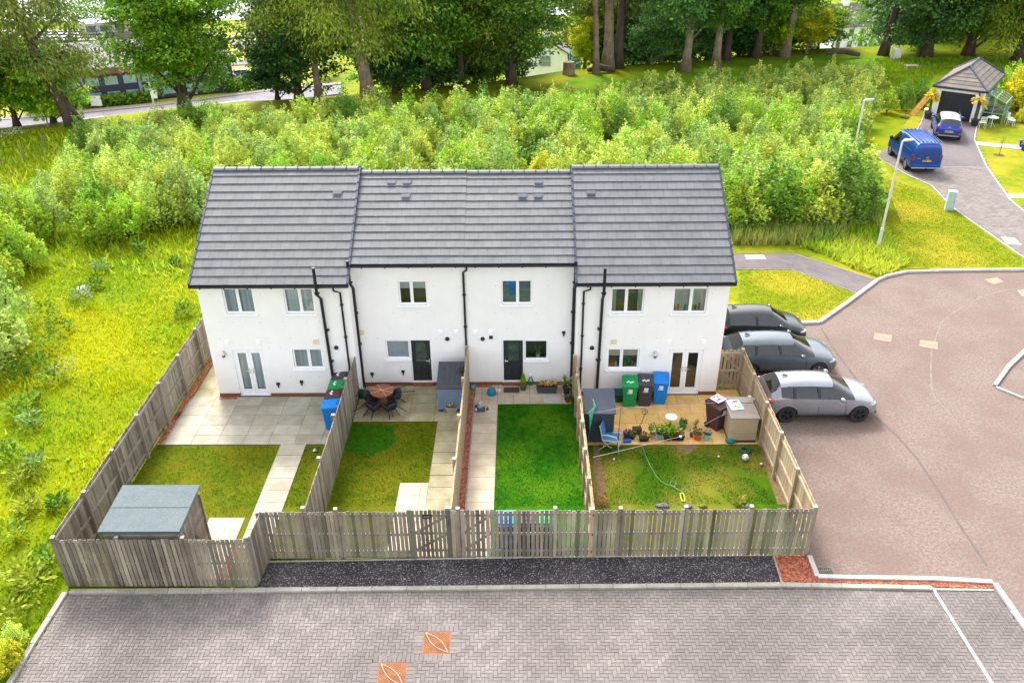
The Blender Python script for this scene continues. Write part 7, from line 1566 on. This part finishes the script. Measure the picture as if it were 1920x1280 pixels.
# the named trees along the top of the meadow
tree('leaning dark drooping tree at the upper left with ridged trunk',140,237,15,5.9,3.8,'cyp',.55,-.24,3,9500,.40,.8,BARKD)
tree('big round green sycamore above the road at the left',350,212,13.2,5.35,.9,'syc',.5,0.,5,26000,.36,0.,BARKD,nb=46)
tree('tall drooping beech with pale leaning trunk behind the left roof',692,192,17,7.6,5.4,'beech',.60,-.10,9,15000,.40,.65,BARK)
tree('dark holly like tree with short trunk between sycamore and beech',560,182,10,5.0,.8,'dark',.35,0,12,13000,.34,0,BARKD,nb=34)
tree('tree with slim pale trunk left of the big beech trunk',598,190,12,4.6,3.4,'beech',.34,0,13,8000,.38,.5)
tree('dark dense tree right of the big beech',800,168,14,6.2,1.8,'mid',.4,0,15,14000,.38,.25,BARKD,nb=34)
tree('mid green full crowned tree in the middle of the tree belt',960,158,14.5,6.6,1.6,'mid',.42,0,17,15000,.38,.1,BARKD,nb=36)
tree('olive green drooping tree between two darker ones in the belt',865,160,15,5.6,2.4,'beech',.36,0,18,11000,.38,.45,BARKD)
tree('tall thin curved bare trunk tree, left of the thick pair',1118,139,19,4.6,9.6,'mid',.30,-.05,21,7000,.38,.2)
tree('thick pale straight trunk tree, tallest in the middle of the belt',1138,131,20,6.2,7.6,'mid',.55,.0,22,9000,.4,.2)
tree('dark straight trunk tree just right of the thick pale trunk',1160,127,19,5.8,5.6,'dark',.46,.0,23,9000,.4,.2,BARKD)
tree('blue green broad tree with ridged trunk over the mown bank',1286,133,14,6.8,2.9,'cop',.45,.02,25,15000,.40,.0,nb=34)
tree('tall tree with thick brown trunk right of the blue green tree',1340,130,17,6.4,3.6,'mid',.42,.02,26,12000,.40,.1)
tree('tree with dark leaning trunk standing in shade behind the bank',1362,112,15,5.8,2.2,'dark',.40,0,27,10000,.4,.1,BARKD)
tree('twin trunk tree farther back on the mown bank',1418,108,16,6.2,2.4,'mid',.42,.04,28,12000,.42,.1,BARKD)
tree('tree with stout brown trunk left of the white house',1470,107,16,4.9,4.4,'syc',.48,.06,29,12000,.42,.1)
tree('slender leaning tree in front of the white house',1655,104,18,5.6,9.4,'mid',.42,.10,31,9000,.42,.1,BARKD)
tree('dark broad tree left behind the garage',1735,107,14.5,7.2,1.2,'dark',.5,.02,33,16000,.42,.2,BARKD,nb=36)
tree('dark green tree right behind the garage roof',1815,104,15,7.0,1.0,'mid',.5,0.,34,16000,.42,.2,BARKD,nb=36)
tree('drooping olive tree at the upper right corner',1905,118,15,6.6,1.8,'beech',.5,.05,35,15000,.42,.55,BARKD,nb=30)
tree('small bright yellow green tree before the white house',1512,100,5.0,2.4,.8,'yel',.16,0,37,7000,.30,0,nb=24)
tree('small bright green tree under the leaning tree at the far left',30,226,7.5,4.6,.5,'bright',.25,0,38,10000,.34,0,BARKD,nb=28)
tree('bright green tree right of it under the leaning tree',100,226,6.5,3.6,.4,'bright',.22,0,39,8000,.32,0,BARKD,nb=24)
tree('green tree at the upper left picture edge behind the meadow',-30,238,10,4.6,.8,'mid',.35,0,40,9000,.36,0,BARKD)
tree('dark low tree at the foot of the holly like tree',520,180,5.0,3.2,.3,'dark',.2,0,41,7000,.30,0,BARKD)
tree('dark low tree in shade under the belt',740,172,5.5,4.0,.4,'dark',.2,0,42,7000,.32,0,BARKD)
tree('pale green young birch by the white gabled cottage',1096,112,5.5,1.8,.6,'yel',.14,0,43,4500,.26,.2)
tree('grey green young tree beside the bank between tall trunks',1222,118,5.5,3.2,.5,'cop',.16,0,44,5000,.30,.1)
tree('leafy green tree at right of the tall trunks on the bank',1240,112,6.5,2.8,.6,'bright',.16,0,45,5000,.30,.1)
tree('pale green bushy tree between the brown trunks',1445,102,5.0,2.6,.4,'bright',.15,0,46,5000,.28,0)
tree('dark bushy tree right of the white house',1722,104,6.0,3.4,.4,'cop',.2,0,47,6000,.3,0)
# second belt on the falling ground behind, seen between the trunks
k=0; rg=random.Random(5)
proto={}
for j,(dy,st) in enumerate(((10,7.5),(21,9.))):
    x=-1.
    while x<85:
        X=x+rg.uniform(-1.5,1.5); Yy=brink(X)+dy+rg.uniform(-2,2); px,py=PR(X,Yy,HZ(X,Yy)+8)
        if -50<px<2000 and not (1490<px<1690) and not(1010<px<1110):
            kd=['mid','dark','beech','syc','cop'][k%5]; key=kd+str(k%2)
            if key not in proto: proto[key]=tree(f"{dict(mid='mid green',dark='dark green',beech='olive',syc='fresh green',cop='blue green')[kd]} tree in the belt on the falling ground behind",px,py,15,6.6,1.0,kd,.4,0,60+k,9000,.5,.15,BARKD,nb=26,base=(X,Yy),group='trees of the rear belt')
            else: dup(proto[key],(X,Yy,HZ(X,Yy)-.3),rg.uniform(0,6),scale=rg.uniform(.85,1.15))
            k+=1
        x+=st
x=4.; k=0; up={}
while x<74:
    X=x+rg.uniform(-.8,.8); Yy=brink(X)+rg.uniform(3,7); px,py=PR(X,Yy,HZ(X,Yy)+2)
    if px<1975 and not(1540<px<1680) and not(1005<px<1115):
        kd=['dark','mid','cop','bright'][k%4]
        if kd not in up: up[kd]=tree({'dark':'dark','mid':'mid green','cop':'blue green','bright':'fresh green'}[kd]+' understorey bush filling the gap between the trunks',px,py,4.6,2.8,.2,kd,.12,0,90+k,3600,.34,.1,BARKD,nb=20,base=(X,Yy),group='understorey of the tree belt',cat='bush',name='understorey_bush')
        else: dup(up[kd],(X,Yy,HZ(X,Yy)-.1),rg.uniform(0,6),scale=rg.uniform(.8,1.25))
        k+=1
    x+=rg.uniform(2.4,3.8)
# ------------------------------------------------------------------ the road below the bank, works building, car lot, far houses
def GZ(px,py,it=40):   # pixel ray onto the terrain
    r=ray(px,py); t=30.
    p=CP+r*t
    while t<900:
        p=CP+r*t
        if p[2]<=TZ(p[0],p[1]): break
        t+=.5
    return Vector(p)
zr_=-21.0
tar=pm('far_tarmac',S(170,164,172),S(150,144,152),.9,.5,world=True)
def farstrip(name,pxs,mat,dz,label=None,kind='structure'):
    b=MB(); P=[G(px,py,zr_) for px,py in pxs]; b.prism([(p.x,p.y) for p in P],zr_-.5,zr_+dz); o=b.build(name,mat); o['kind']=kind; return o
farg=pm('far_grass',S(196,196,40),S(168,182,40),.95,.05,c3=S(214,200,40),scale3=.03,world=True)
farstrip('far_field',[(-420,262),(560,240),(620,60),(-420,60)],farg,-.3)
farstrip('road',[(-300,252),(150,214),(300,199),(520,170),(640,160),(640,176),(520,190),(400,205),(300,216),(150,236),(-300,285)],tar,.05)
farstrip('road',[(215,214),(350,196),(345,222),(240,238)],tar,.04)
farstrip('pavement',[(-300,246),(150,207),(300,193),(520,165),(640,155),(640,158),(520,169),(300,198),(150,213),(-300,251)],pm('far_paving',S(200,180,166)),.09)
farstrip('road_line',[(150,224.4),(300,208.4),(470,187),(470,188),(300,209.6),(150,225.8)],pm('line_paint',(0,0,0)),.12)
farstrip('verge',[(148,236),(180,222),(196,229),(150,242)],farg,.14)
farstrip('verge',[(400,212),(480,200),(480,214),(380,222)],farg,.14)
# hedge before the works building
def hedge(label,p,q,h,w,kind,n):
    rgn=np.random.default_rng(3); u=rgn.random(n)[:,None]; c=np.array(p)+(np.array(q)-np.array(p))*u+rgn.normal(size=(n,3))*[w*.4,w*.4,0]; c[:,2]=p[2]+rgn.random(n)*h; d=unit(rgn.normal(size=(n,3))); v=unit(np.cross(d,rgn.normal(size=(n,3)))); o=bpy.data.objects.new('hedge',leafmesh('hedge',quads(c,d,v,np.full(n,.6),np.full(n,.4)),rgn.random(n),TL[kind])); COL.objects.link(o); return tag(o,label,'hedge')
a=G(150,203,zr_); c=G(285,188,zr_); hedge('clipped green hedge in front of the dark blue works building',tuple(a),tuple(c),1.6,1.2,'mid',3000)
a=G(430,172,zr_); c=G(500,163,zr_); hedge('green hedge along the far road right of the sycamore',tuple(a),tuple(c),2.4,1.5,'mid',1600)
# works building: dark blue panels, pale windows, flat grey roof
a=G(120,203,zr_); c=G(300,184,zr_); ln=(c-a).length; an=math.atan2(c.y-a.y,c.x-a.x); hb=YP(235,130,(a.y+c.y)/2).z-zr_
t=thing('works_building','dark blue panelled works building with flat grey roof behind the sycamore','building',a,an); dep=30.
nv=pm('navy_panel',S(62,62,92),S(48,48,76),.6,1.); 
b=MB(); b.box(-6,ln+14,0,dep,0,hb*.86,0); b.build('wall',nv,t)
b=MB(); b.box(-6.2,ln+14.2,-.2,dep,hb*.86,hb,0); b.build('fascia',pm('orange_fascia',S(190,130,90),S(170,112,76),.8,1.),t)
b=MB(); b.box(-6.4,ln+14.4,-.5,dep+.2,hb,hb+.25,0); b.build('roof',pm('grey_flat_roof',S(176,168,168),S(156,150,150),.9,.6),t)
for k in range(int((ln+18)/3.2)):
    x=-5+k*3.2
    for z in (.10,.54):
        b=MB(); b.box(x,x+2.2,-.06,0,hb*z,hb*(z+.24)); w_=b.build('window',pm('aqua_glass',S(176,208,208),S(140,180,184),.15,.5,spec=.7),t)
    if k%3==2: b=MB(); b.box(x+2.4,x+2.9,-.14,0,0,hb*.86); b.build('pilaster',pm('lilac_post',S(178,176,208)),t)
for k in range(5): b=MB(); x=ln*.62+k*1.7; b.box(x,x+1.0,4+k%2,5+k%2,hb+.25,hb+1.3); b.build('roof_plant_unit',pm('plant_grey',S(120,130,128),S(90,100,100),.6,1.),t)
# site office beyond
p=G(215,78,zr_); t=thing('site_office','grey and white flat roofed office beyond the car lot','building',p,an); b=MB(); b.box(-7,8,0,8,0,2.2); b.build('wall',pm('office_grey',S(150,152,162)),t); b=MB(); b.box(-7,8,-.1,8,2.2,4.6); b.build('roof',pm('office_white',S(214,214,226)),t); 
for k in range(4): b=MB(); b.box(-6+k*3.4,-3.6+k*3.4,-.16,-.1,2.6,4.); b.build('window',M_['dark'],t)
# car lot
b=MB(); P=[G(px,py,zr_) for px,py in [(-200,98),(205,90),(205,66),(-200,72)]]; b.prism([(q.x,q.y) for q in P],zr_-.3,zr_+.1); o=b.build('car_park',pm('lot_tarmac',S(190,186,190)),None); o['kind']='structure'
lotc=[(S(226,226,232),'white'),(S(60,66,80),'dark grey'),(S(36,84,170),'blue'),(S(190,194,204),'silver')]; pc=[]
for col,nm in lotc:
    P_=pnt('lot_'+nm,col); b=MB(); c=1.5
    b.hexa([(-2.1*c,-.85*c,.25),(2.1*c,-.85*c,.25),(-2.1*c,.85*c,.25),(2.1*c,.85*c,.25),(-2.05*c,-.8*c,.85*c),(2.0*c,-.8*c,.75*c),(-2.05*c,.8*c,.85*c),(2.0*c,.8*c,.75*c)]); b.hexa([(-1.9*c,-.76*c,.86*c),(.95*c,-.76*c,.86*c),(-1.9*c,.76*c,.86*c),(.95*c,.76*c,.86*c),(-1.3*c,-.62*c,1.4*c),(.2*c,-.62*c,1.4*c),(-1.3*c,.62*c,1.4*c),(.2*c,.62*c,1.4*c)],1); b.box(-1.25*c,.15*c,-.6*c,.6*c,1.4*c,1.43*c,0)
    for wx in (-1.3*c,1.3*c):
        for sy in (-.8*c,.8*c): b.lathe([(.001,-.1),(.33*c,-.1),(.33*c,.1),(.001,.1)],10,2,.5,Matrix.Translation((wx,sy,.33*c))@Matrix.Rotation(R(90),4,'X'))
    o=b.build('parked_car',[P_,M_['black'],M_['tyre']],bevel=.1); tag(o,f'{nm} car in the distant car lot','car','cars in the distant lot'); pc.append(o)
k=0
for row,py in enumerate((74,79,85,91)):
    for px in range(-20,200,17):
        if row==3 and k%3==0: k+=1; continue
        q=G(px+rg.uniform(-3,3)+row*4,py,zr_); src=pc[(k*7+row*3)%4] if k>3 else pc[k]
        o=src if k<4 else src.copy()
        if k>=4: COL.objects.link(o)
        o.location=(q.x,q.y,zr_+.1); o.rotation_euler=(0,0,an+R(70)+rg.uniform(-.15,.15)); k+=1
for k,(px,py) in enumerate(((400,128),(420,150),(436,158),(462,150))):
    q=G(px,py,zr_); o=pc[k%2*3].copy(); COL.objects.link(o); o.location=(q.x,q.y,zr_+.1); o.rotation_euler=(0,0,an+rg.uniform(-.2,.2)); o['label']=('white' if k%2==0 else 'silver')+' car parked beyond the road right of the sycamore'; o['group']='cars beyond the road right of the sycamore'
# far field bands on the right of the sycamore
farstrip('road',[(430,77),(520,74),(520,82),(430,84)],tar,-.1); farstrip('pavement',[(430,66),(520,64),(520,68),(430,70)],pm('far_paving',(0,0,0)),-.1); farstrip('road',[(420,113),(520,110),(520,118),(420,122)],tar,-.1)
def lpole(label,px,py,h):
    p=G(px,py,zr_); b=MB(); b.tube([(0,0,0),(0,0,h)],[.22,.14],6); b.tube([(0,0,h-.1),(1.2,0,h+.1)],.12,5); tag(b.build('street_lamp',pm('pale_pole',(.75,.75,.70)),loc=p),label,'street lamp','distant lamp posts')
lpole('distant lamp post on the far field left of the sycamore',194,68,9); lpole('distant lamp post on the bright field right of the sycamore',474,68,9); lpole('distant lamp post among the cars of the lot',168,88,8)
p=G(292,212,zr_); t=thing('road_sign','white sign on a pale pole beside the road below the sycamore','sign',p); b=MB(); b.tube([(0,0,0),(0,0,5.4)],.16,6); b.build('post',pm('pale_pole',(0,0,0)),t); b=MB(); b.box(-.1,1.0,-.2,-.14,2.6,4.); b.build('sign_panel',pm('white_plate',(0,0,0)),t)
p=G(183,203,zr_); t=thing('signboard','small white signboard on the grass before the works building','sign',p); b=MB(); b.box(-1.,1.,-.05,.05,.4,2.2); b.build('sign_panel',pm('white_plate',(0,0,0)),t); b=MB(); b.box(-.9,-.8,.05,.12,0,2.); b.box(.8,.9,.05,.12,0,2.); b.build('post',M_['black'],t)
# far bank of scrub along the shore
for k,(px,py,w,h) in enumerate(((120,34,40,5),(190,26,36,5),(450,16,40,4))):
    a=G(px-60,py,-24); c=G(px+60,py,-24); hedge(['dark scrub line at the shore far left','green scrub line at the shore above the lot','green scrub line at the shore right of the sycamore'][k],(a.x,a.y,-26),(c.x,c.y,-26),7,4,'mid',2600)
# white house beyond the trees on the right
def farhouse(label,px,py,dist_z,w,d,h,ang,roofh,nwin,gable=True,name='white_house'):
    p=G(px,py,dist_z); t=thing(name,label,'house',p,R(ang)); wl=pm('white_harl',(.78,.79,.82),(.72,.73,.77),.9,.6); b=MB(); b.box(-w/2,w/2,0,d,-6,h); b.face([(-w/2,0,h),(-w/2,d,h),(-w/2,d/2,h+roofh)]); b.face([(w/2,0,h),(w/2,d/2,h+roofh),(w/2,d,h)]); b.build('wall',wl,t)
    b=MB(); o=.5
    for s in (0,1):
        ya,yb=(-o,d/2) if s==0 else (d+o,d/2); b.hexa([(-w/2-o,ya,h-.25),(w/2+o,ya,h-.25),(-w/2-o,yb,h+roofh),(w/2+o,yb,h+roofh),(-w/2-o,ya,h-.0),(w/2+o,ya,h-.0),(-w/2-o,yb,h+roofh+.25),(w/2+o,yb,h+roofh+.25)])
    rf=b.build('roof',pm('far_slate',S(150,140,148),S(124,116,124),.8,.8),t)
    for cx in (-.2*w,.42*w): b=MB(); b.box(cx-.9,cx+.9,d*.5-.6,d*.5+.6,h+roofh*.5,h+roofh+2.2); b.build('chimney',wl,rf)
    for k in range(nwin):
        for z in (h*.62,h*.14):
            x=-w/2+w*(k+.5)/nwin; b=MB(); b.box(x-.65,x+.65,-.12,-.0,z,z+h*.27); f=b.build('window',pm('far_frame',(.6,.62,.66)),t); g=MB(); g.box(x-.5,x+.5,-.16,-.121,z+.15,z+h*.27-.15); g.build('pane',M_['dark'],f)
    for x in (-w*.16,w*.2): b=MB(); b.tube([(x,-.15,-2),(x,-.15,h)],.12,5); b.build('downpipe',M_['dark'],t)
    return t
farhouse('long white two storey house with slate roof seen between trees at right',1610,94,-27.,17,9,6.2,16,4.8,5)
farhouse('white house end farther right behind the leaning tree',1704,92,-27.,11,9,6.4,-20,4.5,3)
t=farhouse('small white gabled cottage seen under the middle tree',1064,130,-12.,4.6,7,2.9,84,2.2,1,name='white_cottage')
b=MB(); b.box(-2.42,-2.30,2.6,4.4,.9,2.5); f_=b.build('window',pm('far_frame',(0,0,0)),t); b=MB(); [b.box(-2.45,-2.42,2.7+k*.42,3.05+k*.42,1.0+z,1.65+z) for k in range(4) for z in (0,.75)]; b.build('pane',pm('dim_pane',(.22,.27,.30)),f_)
p=G(1078,131,-5); b=MB(); b.box(-.7,.7,-.3,.3,0,2.6); b.box(-.8,.8,-.35,.35,2.6,2.7); tag(b.build('blue_hut',boxcol('hut_blue',S(30,120,200)),loc=p,bevel=.03),'bright blue portable hut beside the small white cottage','hut')
p=G(1066,139); b=MB(); b.lathe([(.62,0),(.55,.3),(.52,1.1),(.001,1.12)],12); tag(b.build('tree_stump',BARK,loc=(p.x,p.y,0),auto=50),'cut tree stump below the white cottage','stump')
p=G(1125,137); b=MB(); b.tube([(-1.2,0,.25),(0,.1,.5),(1.4,0,.3)],[.2,.35,.25],8); b.tube([(0,.2,.2),(-.8,.4,.9)],.1,6); tag(b.build('fallen_log',BARKD,loc=(p.x,p.y,0)),'fallen dark log between the thin and thick trunks','log')
p=G(1582,110); b=MB(); b.tube([(-1.8,0,.5),(0,.1,.7),(1.6,.3,.3)],[.15,.3,.22],8); b.tube([(-.6,0,.5),(-1.4,.3,1.2)],.08,5); tag(b.build('fallen_log',BARKD,loc=(p.x,p.y,0)),'dark fallen log on the bank below the white house','log')
p=G(1680,112); b=MB(); b.box(-.5,.3,-.4,.4,0,1.1); tag(b.build('white_sack',pm('sack_white',(.6,.58,.52)),loc=(p.x,p.y,0),bevel=.1),'pale bulk sack on the bank right of the scrub','sack')
p=G(1707,132); t=thing('garden_bench','weathered bench in the rough grass behind the scrub edge','bench',p); b=MB(); b.box(-.6,.6,-.2,.2,.42,.47); b.build('seat',pm('grey_bench',(.4,.38,.34)),t); b=MB(); [b.box(s*.5-.05,s*.5+.05,-.2,.2,0,.42) for s in (-1,1)]; b.build('leg',pm('grey_bench',(0,0,0)),t)
# shrubs by the garage
for px,py,m,s,lb in ((1905,210,3,1.2,'yellow flowering shrub right of the greenhouse'),(1890,196,2,1.1,'green shrub behind the greenhouse'),(1690,206,4,.7,'dark green shrub at the lawn edge left of the garage'),(1662,212,2,.7,'mid green shrub at the lawn edge near the far lamp'),(1720,200,4,.8,'dark shrub behind the leaning planks'),(1930,205,2,1.1,'green shrub at the right picture edge by the lawn'),(1916,232,3,.5,'low yellow green plant at the right picture edge on the lawn')):
    p=G(px,py); addbush(p.x,p.y,m=m,s=s,label=lb,group=None or 'shrubs around the garage')
# buttercups
b=MB(); rg=random.Random(4); k=0
for _ in range(900):
    x=rg.uniform(-14,-1.5); y=rg.uniform(-12,16)
    if inpoly(x,y,MP) and mnoise.noise((x*.25,y*.25,4.))>-.05:
        z=rg.uniform(.16,.34); s=.014; b.face([(x-s,y-s,z),(x+s,y-s,z),(x+s,y+s,z+.01),(x-s,y+s,z+.01)],0,rg.random())
o=b.build('buttercup_flowers',pm('buttercup',S(190,160,14),S(180,150,12),.6,4)); o['kind']='stuff'
